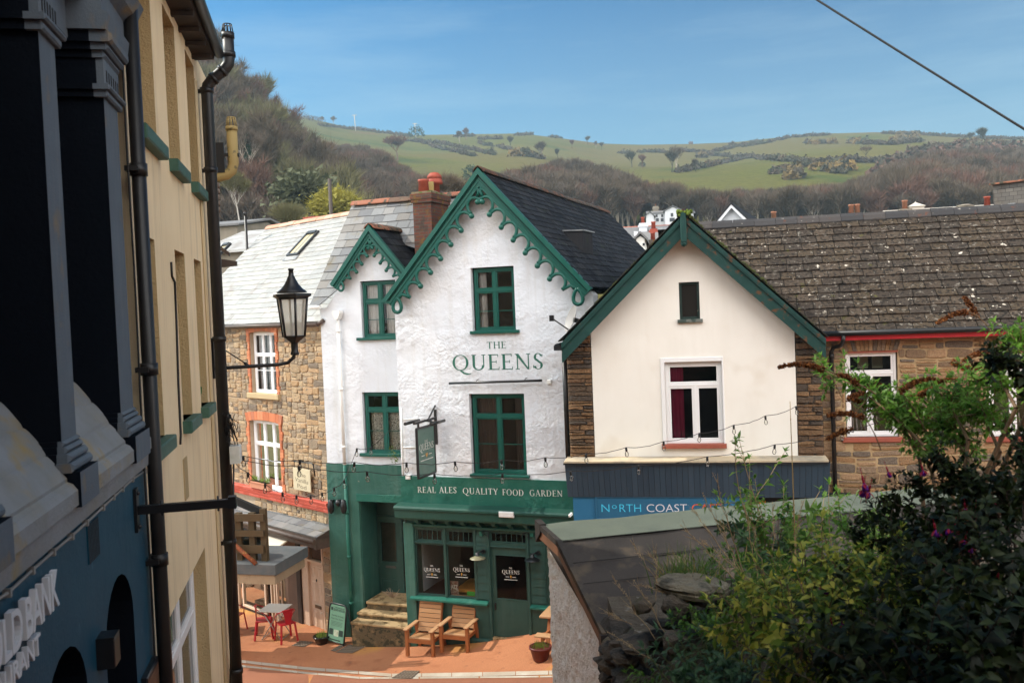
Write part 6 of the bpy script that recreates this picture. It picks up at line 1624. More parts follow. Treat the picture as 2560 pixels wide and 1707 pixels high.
# ground floor plastic window in its opening
wx0, wx1 = gw0 + .02, gw1 - .02
window(cream, wx0, wx1, 1.2, gwz - .02, .14, m_pvc, cols=(0, .3, .62, 1), rows=(.82,), fr=.09, mull=.09, leaf=.045, pane=M('grey_window_glass', (.05, .055, .045), .1))
svx0 = Lf.at(541, 700, -.12)[0]
ev = MB(); ex0, ex1 = cx0 - .3, svx0 - .16
ev.prismx([(0.05, zcr + .0), (-.25, zcr + .02), (-.27, zcr + .14), (.3, zcr + .35), (.3, zcr)], ex0, ex1, 0)
for k in range(9):
 x = ex0 + (ex1 - ex0) * (k + .5) / 9
 ev.box(x - .04, x + .04, -.24, .0, zcr - .05, zcr + .0, 0)
ev.build('eaves_soffit', M('dark_brown_soffit', (.028, .02, .015), .8, col2=(.045, .03, .02), nscale=4, bump=.6), cream)  # soffit and rafter ends coloured dark brown all over
MB().tube([(ex0, -.32, zcr + .10), (ex1 + .02, -.32, zcr + .10)], .065, 12).build('gutter', m_gutblk, cream)
MB().prismx([(-.30, zcr + .16), (3, zcr + 2.4), (6, zcr + .2), (6, zcr), (.2, zcr)], ex0, ex1, 0).build('roof', m_slate_dark, cream)
# black downpipe near the blue wall
p1x, _ = Lf.at(345, 600, -.09)
mb = MB(); pzt = 11.5
p1b = Lf.at(372, 900, -.09)[0]
mb.tube([(p1b, -.09, pzt), (p1b, -.09, .3)], .058, 12)
for py in (440, 925, 1448):
 z = Lf.at(365, py, -.09)[1]; mb.tube([(p1b, -.09, z - .05), (p1b, -.09, z + .05)], .07, 12); mb.box(p1b - .11, p1b + .02, -.10, 0, z - .02, z + .02)
mb.build('downpipe', m_blkp, cream)
mb = MB(); pts = []
for k in range(30):
 z = 11 - k * .35; pts.append((p1b - .1 + .02 * math.sin(k * .9), -.03, z))
mb.tube(pts, .008, 5)
pts = []
for px, py in ((428, 655), (430, 690), (437, 705), (441, 800), (446, 960), (452, 1085), (451, 1110)):
 x, z = Lf.at(px, py, -.012); pts.append((x, -.012, z))
mb.tube(pts, .012, 5); mb.build('wall_cable', M('black_cable', (.015, .014, .013), .6), cream)
# soil vent pipe at the far corner with swan neck past the gutter
svx = Lf.at(541, 700, -.12)[0]
zb1 = atY(520, 228, Lf.w(svx, -.12, 0).y).z
sv = thing('soil_pipe', 'tall black soil vent pipe with swan neck and caged top at the cream corner', 'pipe', Lf.o, Lf.ang)
zt2 = Lf.w(svx, -.43, 0); zt2 = atY(583, 82, zt2.y).z
mb = MB()
mb.tube([(svx, -.12, -.5), (svx, -.12, zb1), (svx, -.135, zb1 + .07), (svx, -.19, zb1 + .14), (svx, -.37, zb1 + .30), (svx, -.42, zb1 + .37), (svx, -.43, zb1 + .45), (svx, -.43, zt2)], .078, 14)
for z in (zb1 - .03, zb1 - 1.1, zb1 - 3.4, zb1 - 6.2, zb1 - 8): mb.tube([(svx, -.12, z), (svx, -.12, z + .07)], .092, 14);
for z in (zb1 - .03, zb1 - 1.1, zb1 - 3.4, zb1 - 6.2): mb.box(svx - .02, svx + .02, -.12, 0, z, z + .05)
mb.tube([(svx, -.43, zb1 + .46), (svx, -.43, zb1 + .53)], .092, 14).tube([(svx, -.43, zt2 - .08), (svx, -.43, zt2)], .088, 14)
mb.tube([(svx, -.20, zb1 + .15), (svx, -.235, zb1 + .18)], .09, 14).tube([(svx, -.32, zb1 + .256), (svx, -.355, zb1 + .287)], .09, 14)
mb.build('pipe_run', m_blkp, sv)
def cage(cx, cy, z, r, parent, mat, h=.11):
 mb = MB()
 for k in range(10):
  a = 2 * math.pi * k / 10
  mb.tube([(cx + r * math.cos(a), cy + r * math.sin(a), z), (cx + r * .72 * math.cos(a), cy + r * .72 * math.sin(a), z + h)], .008, 5)
 n = 16
 mb.tube([(cx + r * .72 * math.cos(2 * math.pi * k / n), cy + r * .72 * math.sin(2 * math.pi * k / n), z + h) for k in range(n + 1)], .008, 5)
 mb.build('cage', mat, parent)
cage(svx, -.43, zt2, .078, sv, m_blkp)
# cream flue beyond the corner, hopper, box and cables
fx = Lf.at(560, 320, -.30)[0] + .9
m_fl = M('mustard_painted_flue', (.33, .24, .09), .7, spots=[((.12, .10, .05), 10, .58, .7)], bump=.5)
fz0 = Lf.at(578, 385, -.45)[1]; fz1 = Lf.at(578, 264, -.45)[1]
fy = Lf.loc(atY(578, 320, Lf.w(fx, 0, 0).y))[1]
flue = thing('short_flue', 'short mustard yellow vent pipe with wire cage past the cream corner', 'pipe', Lf.o, Lf.ang)
mb = MB(); mb.tube([(fx, fy, fz1), (fx, fy, fz0 + .16), (fx, fy + .03, fz0 + .06), (fx, fy + .10, fz0), (fx, fy + .3, fz0 - .04), (fx, fy + .8, fz0 - .1)], .078, 14)
mb.tube([(fx, fy, fz1 - .06), (fx, fy, fz1)], .09, 14); mb.build('pipe_run', m_fl, flue); cage(fx, fy, fz1, .08, flue, m_fl, .13)
mb = MB(); mb.box(fx - .04, fx + .04, fy - .09, fy + .35, fz0 + .26, fz0 + .31); mb.box(fx - .08, fx + .08, fy + .12, fy + .7, fz0 + .02, fz0 + .46); mb.build('dark_clamp', m_blkp, flue)
mb = MB()
for k in range(5): mb.tube([(fx, fy + .28, fz0 - .12 - k * .09), (fx, fy + .28, fz0 - .19 - k * .09)], .075 - .003 * k, 10)
mb.build('ribbed_hose', M('grimy_hose', (.16, .12, .09), .7), flue)
# the next gable of the row, seen as a cream sliver with eaves
nx0, nx1 = cx1 + .02, cx1 + 2.6
ny = Lf.loc(atY(556, 700, Lf.w(nx1, 0, 0).y))[1]
nbz = fthing('narrow_house', 'narrow cream wall with dark broken eaves just past the soil pipe', 'house', Lf)
mb = MB(); mb.box(nx0 + .02, nx1, max(.03, ny), 3, -1, Lf.at(560, 650, ny)[1]); mb.build('wall', m_cw, nbz)
gz_ = Lf.at(565, 640, ny - .1)[1]
mb = MB(); mb.prismx([(ny - .15, gz_), (ny - .17, gz_ + .06), (ny + .4, gz_ + .5), (ny + .4, gz_ + .4)], nx1 - .1, nx1 + .05).prismx([(ny - .28, gz_ - .18), (ny - .28, gz_ - .1), (ny, gz_ - .05), (ny, gz_ - .2)], nx1 - .15, nx1 + .05); mb.build('broken_eaves', m_bdark, nbz)
jb = thing('junction_box', 'white weathered electrical box strapped to the black pipe', 'box', Lf.o, Lf.ang)
jx = svx - .1; jr = (Lf.at(552, 1147, -.2)[1], Lf.at(552, 1198, -.2)[1])
MB().bbox(jx - .14, jx + .1, -.34, -.2, jr[1], jr[0], .012).build('box_body', M('weathered_white_box', (.6, .6, .56), .5, col2=(.45, .46, .4), nscale=8), jb)
mb = MB()
for k in range(5):
 pts = [(jx + U(-.05, .05), -.27 + U(-.05, .02), jr[0] - .02)]
 for q in range(8): pts.append((jx + U(-.12, .12), -.22 + U(-.1, .1), jr[0] + U(0, .45)))
 mb.tube(pts, .006, 5)
mb.tube([(jx - .06, -.24, jr[1]), (jx - .1, -.2, jr[1] - .8), (jx - .1, -.05, jr[1] - 3)], .012, 5)
mb.build('cable_tangle', m_blkp, jb)
mb = MB()
for dx_, r_ in ((-.42, .014), (-.30, .02)):
 mb.tube([(svx + dx_, -.015, zcr - .3), (svx + dx_ + .03, -.015, zcr - 3), (svx + dx_, -.015, 4.5), (svx + dx_, -.015, .5)], r_, 6)
mb.build('surface_conduit', M('cream_conduit', (.5, .38, .22), .7), cream)
vs_ = (Lf.at(459, 1200)[0], Lf.at(468, 1200)[0])
MB().box(vs_[0], vs_[1], -.012, 0, Lf.at(463, 1250)[1], Lf.at(463, 1142)[1]).build('patch_strip', m_cr, cream)
mb = MB(); fz = nich[2][2]; fxx = nich[2][0] + .12
for k in range(9):
 a = U(0, 6.28);
 for q in range(6):
  t = q / 6; mb.add([(fxx + math.cos(a) * t * .2, .05 + math.sin(a) * t * .1, fz + .28 * t - .1 * t * t), (fxx + math.cos(a) * t * .2 + .04, .05 + math.sin(a) * t * .1, fz + .30 * t), (fxx + math.cos(a) * (t + .15) * .2, .05, fz + .28 * (t + .15))], [(0, 1, 2)])
fern = mb.build('wall_fern', M('fern_green', (.05, .11, .02), .6, trans=.3), None)
fern.location = Lf.o; fern.rotation_euler = (0, 0, Lf.ang)
tag(fern, 'small green fern growing on the third lower green sill', 'fern')
# ------------------------------------------------ wall lantern
lamp = thing('street_lamp', 'black bracket street lantern with tapering glass panes over the lane', 'street lamp', Lf.o, Lf.ang)
lx_ = svx + .12
p0 = Lf.at(560, 915, -.2)
lyc = Lf.loc(atY(733, 800, Lf.w(lx_, -1, 0).y))[1]
def lz(py): return atY(733, py, Lf.w(lx_, lyc, 0).y).z
za_ = Lf.at(640, 914, -.6)[1]; za_ = (za_ + lz(905)) / 2 - .03
zbt = lz(885)
mb = MB(); mb.tube([(lx_, .0, za_), (lx_, -.2, za_), (lx_, lyc + .22, za_ + .01), (lx_, lyc + .1, za_ + .03), (lx_, lyc + .02, za_ + .1), (lx_, lyc, zbt + .03)], .026, 10)
mb.tube([(lx_, -.02, za_ + .36), (lx_, -.45, za_ + .04)], .009, 6).tube([(lx_, -.42, za_ + .06), (lx_, -.48, za_ + .01)], .02, 8)
mb.box(lx_ - .04, lx_ + .04, -.03, .02, za_ - .14, za_ + .42)
mb.build('arm', m_blk, lamp)
k_ = (lz(748) - lz(848)) / 100   # metres per pixel there
def Z(py): return lz(py)
n6 = 6
ro = math.radians(12)
r_top, r_bot = 36 * k_ * 1.06, 26 * k_ * 1.06
mb = MB(); mb.lathe([(.05, Z(888)), (.062, Z(884)), (.048, Z(878)), (.05, Z(856)), (.06, Z(852))], (lx_, lyc, 0), 12)
mb.lathe([(.06, Z(856)), (r_bot, Z(843)), (r_bot, Z(839)), (.05, Z(850))], (lx_, lyc, 0), n6, rot=ro, sm=False)
mb.lathe([(r_top * 1.03, Z(746)), (r_top * 1.3, Z(741)), (r_top * 1.3, Z(735)), (r_top * .9, Z(734))], (lx_, lyc, 0), n6, rot=ro, sm=False)
for i in range(n6):
 a = ro + 2 * math.pi * i / n6
 p = Vector((lx_ + r_bot * math.cos(a), lyc + r_bot * math.sin(a), Z(842))); q = Vector((lx_ + r_top * math.cos(a), lyc + r_top * math.sin(a), Z(745)))
 mb.tube([p, q], .017, 6)
for zz, rr in ((Z(841), r_bot), (Z(746), r_top)):
 mb.tube([(lx_ + rr * math.cos(ro + 2 * math.pi * i / n6), lyc + rr * math.sin(ro + 2 * math.pi * i / n6), zz) for i in range(n6 + 1)], .015, 6)
fr6 = mb.build('lantern_frame', m_blk, lamp)
mb = MB(); hp = [(37.5, 732), (36, 729), (27, 722), (18, 711), (12, 700), (8, 690), (6.8, 689), (5.6, 676), (7.2, 675), (7.2, 672), (5, 671)]
mb.lathe([(r * k_, Z(y)) for r, y in hp], (lx_, lyc, 0), 24); mb.build('lantern_hood', m_blk, lamp)
m_lg = M('clouded_lantern_glass', (.75, .72, .64), .3, col2=(.6, .58, .5), nscale=3, trans=.75)
_n = m_lg.node_tree; _o = _n.nodes['Material Output']; _s = _o.inputs[0].links[0].from_socket; _t = _n.nodes.new('ShaderNodeBsdfTransparent'); _x = _n.nodes.new('ShaderNodeMixShader'); _x.inputs[0].default_value = .45
_n.links.new(_s, _x.inputs[1]); _n.links.new(_t.outputs[0], _x.inputs[2]); _n.links.new(_x.outputs[0], _o.inputs[0])
for i in range(n6):
 a, b = ro + 2 * math.pi * i / n6, ro + 2 * math.pi * (i + 1) / n6
 c_ = .985
 MB().quad((lx_ + r_bot * c_ * math.cos(a), lyc + r_bot * c_ * math.sin(a), Z(841)), (lx_ + r_bot * c_ * math.cos(b), lyc + r_bot * c_ * math.sin(b), Z(841)), (lx_ + r_top * c_ * math.cos(b), lyc + r_top * c_ * math.sin(b), Z(746)), (lx_ + r_top * c_ * math.cos(a), lyc + r_top * c_ * math.sin(a), Z(746))).build('pane', m_lg, fr6)
# ================================================================== shed on the right
H = frame_at(1352, 14.0, 13.5)
shed = fthing('shed', 'low roughcast outbuilding with green and black felt roof and copper-brown bargeboard', 'outbuilding', H)
hz0 = H.at(1352, 1312)[1]
m_felt_g = M('green_grey_roof_felt', (.12, .135, .105), .95, spec=.08, col2=(.095, .108, .088), nscale=1.5, bump=1.2, bscale=140, bdist=.004, fine=.3)
m_felt_b = M('black_brown_roof_felt', (.052, .045, .041), .95, spec=.08, col2=(.034, .031, .029), nscale=1.3, spots=[((.11, .085, .06), 2.2, .55, .75), ((.035, .03, .027), 3.5, .6, .72)], bump=1.4, bscale=140, bdist=.005, fine=.4)
m_rough = M('pebbledash_white', (.82, .815, .80), .9, col2=(.72, .70, .67), nscale=16, ncontrast=(.45, .65), bump=1.6, bscale=16, bdist=.02, lumps=[(11, .05), (28, .025)], spots=[((.38, .32, .26), 14, .64, .72)])
y_m = -1.0
hzm = hz0 - .02
def _solve(px, py, xl_):
 lo, hi = -5.0, -.2
 for _ in range(40):
  m = (lo + hi) / 2
  if H.at(px, py, m)[0] < xl_: lo = m
  else: hi = m
 return lo
y_e = _solve(1508, 1582, -.14); hze = H.at(1508, 1582, y_e)[1]
_d = (hze - hzm) / (y_e - y_m)
hl = 9.5
def felt_sheet(mb, ya, za, yb, zb, x0, x1, mi, n=60, dz=0.0, wav=.02):
 vs = []
 m_ = 10
 for i in range(n + 1):
  for j in range(m_ + 1):
   x = x0 + (x1 - x0) * i / n; t = j / m_
   vs.append((x, ya + (yb - ya) * t, za + (zb - za) * t + dz + wav * mnoise.noise((x * 1.3, t * 2.5, ya))))
 fs = [(i * (m_ + 1) + j, i * (m_ + 1) + j + 1, (i + 1) * (m_ + 1) + j + 1, (i + 1) * (m_ + 1) + j) for i in range(n) for j in range(m_)]
 mb.add(vs, fs, mi, True)
mb = MB()
felt_sheet(mb, 0.0, hz0 + .01, y_m - .03, hzm + .012, -.12, hl, 0)
felt_sheet(mb, y_m, hzm, y_m - .52, hzm - .52 * _d, -.12, hl, 1)
felt_sheet(mb, y_m - .49, hzm - .49 * _d, y_m - .95, hzm - .95 * _d, -.12, hl, 1, dz=-.004)
felt_sheet(mb, y_m - .92, hzm - .92 * _d, y_e, hze, -.12, hl, 1, dz=-.008)
mb.prismx([(0, hz0 - .01), (.12, hz0 - .03), (.12, hz0 - .2), (y_e, hze - .2), (y_e, hze - .02), (y_m, hzm - .02)], -.10, hl, 2)
froof = mb.build('felt_roof', [m_felt_g, m_felt_b, m_felt_b], shed)
mb = MB()
for yy, zz in ((y_m - .02, hzm + .016), (y_m - .5, hzm - .5 * _d + .012), (y_m - .93, hzm - .93 * _d + .010)):
 pts = [(x * .25 - .1, yy + .006 * math.sin(x * 1.7), zz + .002) for x in range(int(hl * 4))]
 mb.tube(pts, .0035, 4)
mb.build('felt_seams', m_dark, froof)
m_copper = M('copper_brown_timber', (.17, .075, .04), .5, col2=(.09, .045, .025), nscale=2.2, spots=[((.28, .12, .06), 3, .6, .75)], bump=.4)
mb = MB()
mb.prismx([(.14, hz0 - .03), (y_m, hzm - .03), (y_e - .04, hze - .03), (y_e - .04, hze - .22), (y_m, hzm - .22), (.14, hz0 - .22)], -.15, -.115)
mb.build('bargeboard', m_copper, shed)
mb = MB(); mb.prismx([(.15, hz0 + .02), (y_m, hzm + .025), (y_e - .05, hze + .02), (y_e - .05, hze - .05), (y_m, hzm - .06), (.15, hz0 - .06)], -.175, -.1)
mb.prismx([(.18, hz0 + .05), (-.10, hz0 + .04), (-.10, hz0 - .10), (.18, hz0 - .30)], -.18, -.08)
mb.build('felt_edge', m_felt_b, shed)
MB().tube([(-.12, y_e - .07, hze - .06), (hl, y_e - .07, hze - .06)], .05, 8).box(-.2, -.1, y_e - .08, y_e, hze - .3, hze - .0).build('gutter', m_gutblk, shed)
mb = MB(); n = 24
vs = [];
ny_, nz_ = 90, 110
for j in range(nz_ + 1):
 for i in range(ny_ + 1):
  y = .1 + (y_e - .1) * i / ny_; zt = hz0 - .1 if y > y_m else hzm - .1 + (hze - hzm) * (y - y_m) / (y_e - y_m)
  z = -1 + (zt + 1) * j / nz_
  vs.append((-.03 * max(0, mnoise.noise((y * 9, z * 7, 1.5)) + .25) - .022 * mnoise.noise((y * 21, z * 19, 4)), y, z))
mb.add(vs, [(j * (ny_ + 1) + i, j * (ny_ + 1) + i + 1, (j + 1) * (ny_ + 1) + i + 1, (j + 1) * (ny_ + 1) + i) for j in range(nz_) for i in range(ny_)], 0, True)
mb.box(.002, hl, .1, .12, -1, hz0 - .1).box(.002, hl, y_e, y_e + .02, -1, hze - .1)
mb.build('wall', m_rough, shed)
# ================================================================== small street things
def bulb_proto():
 mb = MB(); mb.lathe([(.018, 0), (.024, -.01), (.026, -.07), (.02, -.08)], (0, 0, 0), 10, 0)
 mb.lathe([(.018, -.08), (.036, -.115), (.042, -.15), (.034, -.185), (.012, -.205)], (0, 0, 0), 10, 1)
 return mb
m_sock = M('black_lamp_socket', (.01, .01, .01), .5)
bulb_mesh = None
def light_string(label, pts3, bulbs, droop=0.04, r=.006):
 """pts3: anchor points; bulbs: indices that carry a bulb"""
 global bulb_mesh
 t = thing('festoon_lights', label, 'string lights', pts3[0], 0, 'festoon strings above the street')
 o0 = Vector(pts3[0]); mb = MB(); pts = []
 for a, b in zip(pts3[:-1], pts3[1:]):
  a, b = Vector(a) - o0, Vector(b) - o0
  for k in range(8):
   q = k / 8; p = a.lerp(b, q); p.z -= droop * 4 * q * (1 - q) * U(.8, 1.2); pts.append(p)
 pts.append(Vector(pts3[-1]) - o0)
 mb.tube(pts, r, 5); mb.build('cable', m_blkp, t)
 for i in bulbs:
  if bulb_mesh is None:
   o = bulb_proto().build('bulb', [m_sock, m_bulb], t); bulb_mesh = o.data
  else:
   o = bpy.data.objects.new('bulb', bulb_mesh); COL.objects.link(o); o.parent = t
  o.location = Vector(pts3[i]) - o0 - Vector((0, 0, .0)); o.rotation_euler = (U(-.12, .12), U(-.12, .12), 0); o.scale = (.85, .85, .85)
def sp(lst, y0, y1):
 xs_ = [p[0] for p in lst]; out = []
 for p in lst:
  t = (p[0] - xs_[0]) / (xs_[-1] - xs_[0]); out.append(atY(p[0], p[1], y0 + (y1 - y0) * t))
 return out
light_string('upper string of clear bulbs crossing the pub band and the cream gable', sp([(571, 1131), (608, 1139), (750, 1149), (886, 1155), (1016, 1156), (1137, 1153), (1253, 1149), (1363, 1143), (1465, 1133), (1565, 1118), (1659, 1103), (1748, 1082), (1834, 1062), (1913, 1039), (1990, 1015), (2024, 1003)], 14.2, 17.6), range(1, 15))
light_string('lower string of clear bulbs sagging past the pub sign lettering to the slate wall', sp([(571, 1136), (580, 1143), (748, 1165), (917, 1178), (1086, 1184), (1256, 1183), (1426, 1177), (1597, 1162), (1768, 1141), (1937, 1111), (2103, 1077), (2246, 1037), (2390, 1000), (2600, 935)], 14.2, 17.0), range(1, 13))
light_string('short sagging string of bulbs in front of the red clay band', sp([(573, 1140), (620, 1181), (663, 1208), (706, 1230), (741, 1237), (776, 1237), (805, 1231), (835, 1218), (860, 1199), (892, 1120), (927, 1117), (985, 1060)], 14.4, 19.9), range(1, 11))
def wood_chair(name, label, loc, rotz):
 t = thing(name, label, 'chair', loc, rotz, 'slatted wooden armchairs outside the pub')
 mb = MB()
 for k in range(6): mb.bbox(-.27, .27, -.27 + k * .088, -.27 + k * .088 + .08, .40 - k * .012, .425 - k * .012, .004)
 for v in range(0): pass
 mb.build('seat', m_wood, t)
 mb = MB()
 for k in range(7):
  z = .46 + k * .098; y = .235 + k * .027
  mb.bar((-.27, y, z), (.27, y, z), .024, .09, 0, (0, .28, 1))
 mb.build('backrest', m_wood, t)
 for s in (-1, 1):
  x = s * .315
  MB().box(x - .035, x + .035, -.30, -.225, 0, .60).build('leg', m_woodleg, t)
  MB().bar((x, .40, 0), (x, .20, .62), .06, .075, 0, (0, 1, .2)).build('leg', m_woodleg, t)
  MB().bbox(x - .05, x + .05, -.36, .30, .60, .63, .008).build('armrest', m_wood, t)
  MB().bar((x - s * .045, .24, .38), (x - s * .045, .44, 1.06), .03, .07, 0, (0, 1, 0)).build('back_post', m_woodleg, t)
 MB().box(-.28, .28, -.285, -.262, .31, .40).bar((-.3, .3, .33), (.3, .3, .33), .03, .07).box(-.31, -.285, -.26, .3, .31, .39).box(.285, .31, -.26, .3, .31, .39).build('seat_frame', m_woodleg, t)
 return t
for px, py, lab in ((1051, 1642, 'slatted pine armchair nearest the pub steps'), (1137, 1633, 'slatted pine armchair beside the green pub door')):
 p = gpt(px, py); an = math.radians(-20); c_ = Vector((p.x, p.y, 0)) + Vector((-math.sin(an), math.cos(an), 0)) * .27
 wood_chair('wooden_armchair', lab, (c_.x, c_.y, ground_z(c_.x, c_.y) - .01), an)
# half hidden bench end and pot by the shed corner
p = gpt(1352, 1622)
bt = thing('picnic_bench', 'wooden picnic bench end peeking past the roughcast shed wall', 'bench', (p.x + .72, p.y, p.z), math.radians(-20))
MB().bbox(-.65, .65, -.35, .35, .70, .74, .006).build('tabletop', m_wood, bt)
for x in (-.48, .48):
 MB().bar((x, -.45, 0), (x, -.1, .70), .08, .05).build('leg', m_woodleg, bt); MB().bar((x, .45, 0), (x, .1, .70), .08, .05).build('leg', m_woodleg, bt)
MB().bbox(-.65, .65, -.72, -.5, .42, .45).build('seat_plank', m_wood, bt)
MB().bar((-.48, -.72, .39), (-.48, .72, .39), .05, .09).bar((.48, -.72, .39), (.48, .72, .39), .05, .09).build('seat_bearer', m_woodleg, bt)
def flower_pot(name, label, px, py, r, h, mat, plants, rw=1.0):
 p = gpt(px, py)
 t = thing(name, label, 'plant pot', (p.x, p.y, p.z))
 MB().lathe([(r * .62, 0), (r * .70, .02), (r * .97, h * .85), (r * 1.06, h * .86), (r * 1.06, h), (r * .92, h), (r * .85, h * .8)], (0, 0, 0), 20).build('pot_body', mat, t)
 mb = MB()
 for k in range(plants):
  a = U(0, 6.28); q = U(0, r * .8); x, y = q * math.cos(a), q * math.sin(a); hh = U(.04, .16)
  dx_, dy_ = U(-.05, .05), U(-.05, .05)
  mb.add([(x - .008, y, h * .9), (x + .008, y, h * .9), (x + dx_, y + dy_, h * .9 + hh)], [(0, 1, 2)])
 mb.build('sprouts', m_leaf_g, t)
 return t
flower_pot('plant_pot', 'dark red plastic plant pot at the corner of the shed', 1352, 1650, .22, .30, M('dark_red_plastic', (.11, .022, .018), .4), 60)
flower_pot('planter_bowl', 'black bowl planter with grassy sprouts below the beige door', 805, 1608, .2, .2, M('black_glaze', (.008, .008, .008), .2), 90)
# red metal chairs and grey tables
def red_chair(label, loc, rotz):
 t = thing('metal_chair', label, 'chair', loc, rotz, 'red metal cafe chairs outside the stone house')
 mb = MB(); mb.bbox(-.19, .19, -.19, .19, .44, .46, .01)
 mb.build('seat', m_red, t)
 for sx in (-1, 1):
  for sy in (-1, 1):
   MB().bar((sx * .17, sy * .17, .45), (sx * .215, sy * .225, 0), .045, .03).build('leg', m_red, t)
 MB().prism([(-.06, .46), (.06, .46), (.10, .70), (.15, .82), (-.15, .82), (-.10, .70)], .175, .19).build('backrest', m_red, t)
 mb = MB(); pts = []
 for k in range(15):
  a = math.pi * (k / 14); x = .23 * math.cos(a); y = .02 + .20 * math.sin(a); z = .70 + .12 * math.sin(a)
  pts.append((x, y, z))
 mb.tube([(.19, -.14, .45), (.235, -.10, .62)] + pts + [(-.235, -.10, .62), (-.19, -.14, .45)], .013, 8); mb.build('arm_hoop', m_red, t)
 return t
for px, py, ry_, lab in ((662, 1592, 100, 'red metal chair facing the small grey folding table from its far side'), (716, 1600, 215, 'red metal chair pulled up to the nearer side of the small grey table'), (588, 1578, 160, 'red metal chair partly hidden behind the black soil pipe')):
 p = gpt(px, py); red_chair(lab, p, math.radians(ry_))
def folding_table(label, loc, rotz):
 t = thing('folding_table', label, 'table', loc, rotz, 'grey folding tables outside the stone house')
 MB().bbox(-.32, .32, -.32, .32, .71, .735, .006).build('tabletop', m_steel, t)
 for s in (-1, 1):
  MB().tube([(-.26, s * .26, 0), (.22, s * .26, .71)], .013, 6).build('leg', m_steel, t)
  MB().tube([(.26, s * .26, 0), (-.22, s * .26, .71)], .013, 6).build('leg', m_steel, t)
 MB().tube([(-.26, -.26, .02), (-.26, .26, .02)], .010, 6).tube([(.26, -.26, .02), (.26, .26, .02)], .010, 6).build('crossbar', m_steel, t)
 return t
p = gpt(690, 1592); folding_table('small grey folding table between two red chairs', (p.x, p.y + .05, p.z), math.radians(-12))
p = gpt(560, 1575); folding_table('grey folding table half hidden by the black soil pipe', p, math.radians(10))
p = gpt(848, 1607)
ab = thing('pavement_sign', 'black framed green pavement board leaning by the pub downpipe', 'sign', p, math.radians(-38))
tilt = .16
def abp(u, v, k=0): return (u, -k + v * tilt * 1.0 - .12, v)
mb = MB(); w_, h_ = .30, .95
pts = [abp(-w_, 0), abp(-w_, h_ - .1), abp(-w_ + .03, h_ - .03), abp(-w_ + .1, h_), abp(w_ - .1, h_), abp(w_ - .03, h_ - .03), abp(w_, h_ - .1), abp(w_, 0)]
mb.tube(pts, .017, 8); mb.tube([abp(-w_, .06), abp(w_, .06)], .012, 6)
mb.tube([abp(-w_, h_ - .1, -.04), (-w_, .25, 0)], .015, 6).tube([abp(w_, h_ - .1, -.04), (w_, .25, 0)], .015, 6)
mb.build('frame', m_blk, ab)
mb = MB(); mb.add([abp(-w_ + .03, .07, .004), abp(w_ - .03, .07, .004), abp(w_ - .03, h_ - .09, .004), abp(w_ - .08, h_ - .03, .004), abp(-w_ + .08, h_ - .03, .004), abp(-w_ + .03, h_ - .09, .004)], [(0, 1, 2, 3, 4, 5)])
mb.add([abp(-w_ + .03, .07, -.006), abp(w_ - .03, .07, -.006), abp(w_ - .03, h_ - .04, -.006), abp(-w_ + .03, h_ - .04, -.006)], [(0, 1, 2, 3)])
mb.build('panel', M('sage_green_panel', (.11, .23, .155), .5, col2=(.095, .2, .135), nscale=4), ab)
m_dkg = M('dark_green_print', (.01, .025, .018), .6)
mb = MB()
def ab_text(t, u0, u1, v, h, bold=0.0):
 sans_text(mb, t, lambda u, vv, k=0: abp(u0 + u * h, v + vv * h, .007), width=(u1 - u0) / h, bold=bold)
ab_text('THE LYN VALLEY', -.12, .24, .845, .035, .0); ab_text('DOG HOUSE', -.14, .25, .785, .05, .02)
ab_text('Dog Wash, Grooming', -.2, .22, .66, .035); ab_text('& Day Centre, Exmoor', -.22, .22, .59, .035)
for v in (.53, .50, .47, .44): mb.add([abp(-.2, v, .007), abp(.2, v, .007), abp(.2, v + .006, .007), abp(-.2, v + .006, .007)], [(0, 1, 2, 3)])
mb.add([abp(-.2, .10, .007), abp(.16, .10, .007), abp(.16, .125, .007), abp(-.2, .125, .007)], [(0, 1, 2, 3)])
for u, m__ in ((-.25, 0), (.1, 0)): mb.add([abp(u, .22, .007), abp(u + .14, .22, .007), abp(u + .14, .36, .007), abp(u, .36, .007)], [(0, 1, 2, 3)])
mb.add([abp(-.24, .79, .007), abp(-.17, .79, .007), abp(-.17, .86, .007), abp(-.24, .86, .007)], [(0, 1, 2, 3)])
mb.build('lettering', m_dkg, ab)
MB().add([abp(-.08, .2, .0075), abp(.08, .2, .0075), abp(.08, .35, .0075), abp(-.08, .35, .0075)], [(0, 1, 2, 3)]).build('photo_print', M('pale_print_green', (.4, .45, .33), .6, col2=(.2, .2, .15), nscale=18), ab)
def cover(label, quad, nx, ny, dz=.010):
 ps = [gpt(*q) for q in quad]; mb = MB()
 def bil(u, v):
  p = (ps[0] * (1 - u) + ps[1] * u) * (1 - v) + (ps[3] * (1 - u) + ps[2] * u) * v
  return Vector((p.x, p.y, ground_z(p.x, p.y) + dz))
 mb.add([bil(0, 0), bil(1, 0), bil(1, 1), bil(0, 1)], [(0, 1, 2, 3)], 0)
 for i in range(nx):
  for j in range(ny):
   u, v = (i + .5) / nx, (j + .5) / ny; du, dv = .32 / nx, .30 / ny
   up = Vector((0, 0, .008)); q = [bil(u - du, v), bil(u, v - dv), bil(u + du, v), bil(u, v + dv)]
   mb.add([a + up for a in q] + q, [(0, 1, 2, 3), (0, 1, 5, 4), (1, 2, 6, 5), (2, 3, 7, 6), (3, 0, 4, 7)], 1)
 o = mb.build('drain_cover', [m_iron, M('worn_iron_ribs', (.22, .17, .12), .6)]); tag(o, label, 'drain cover'); return o
cover('rectangular patterned iron cover in the paving below the steps', [(838, 1631), (880, 1633), (918, 1615), (872, 1611)], 9, 5)
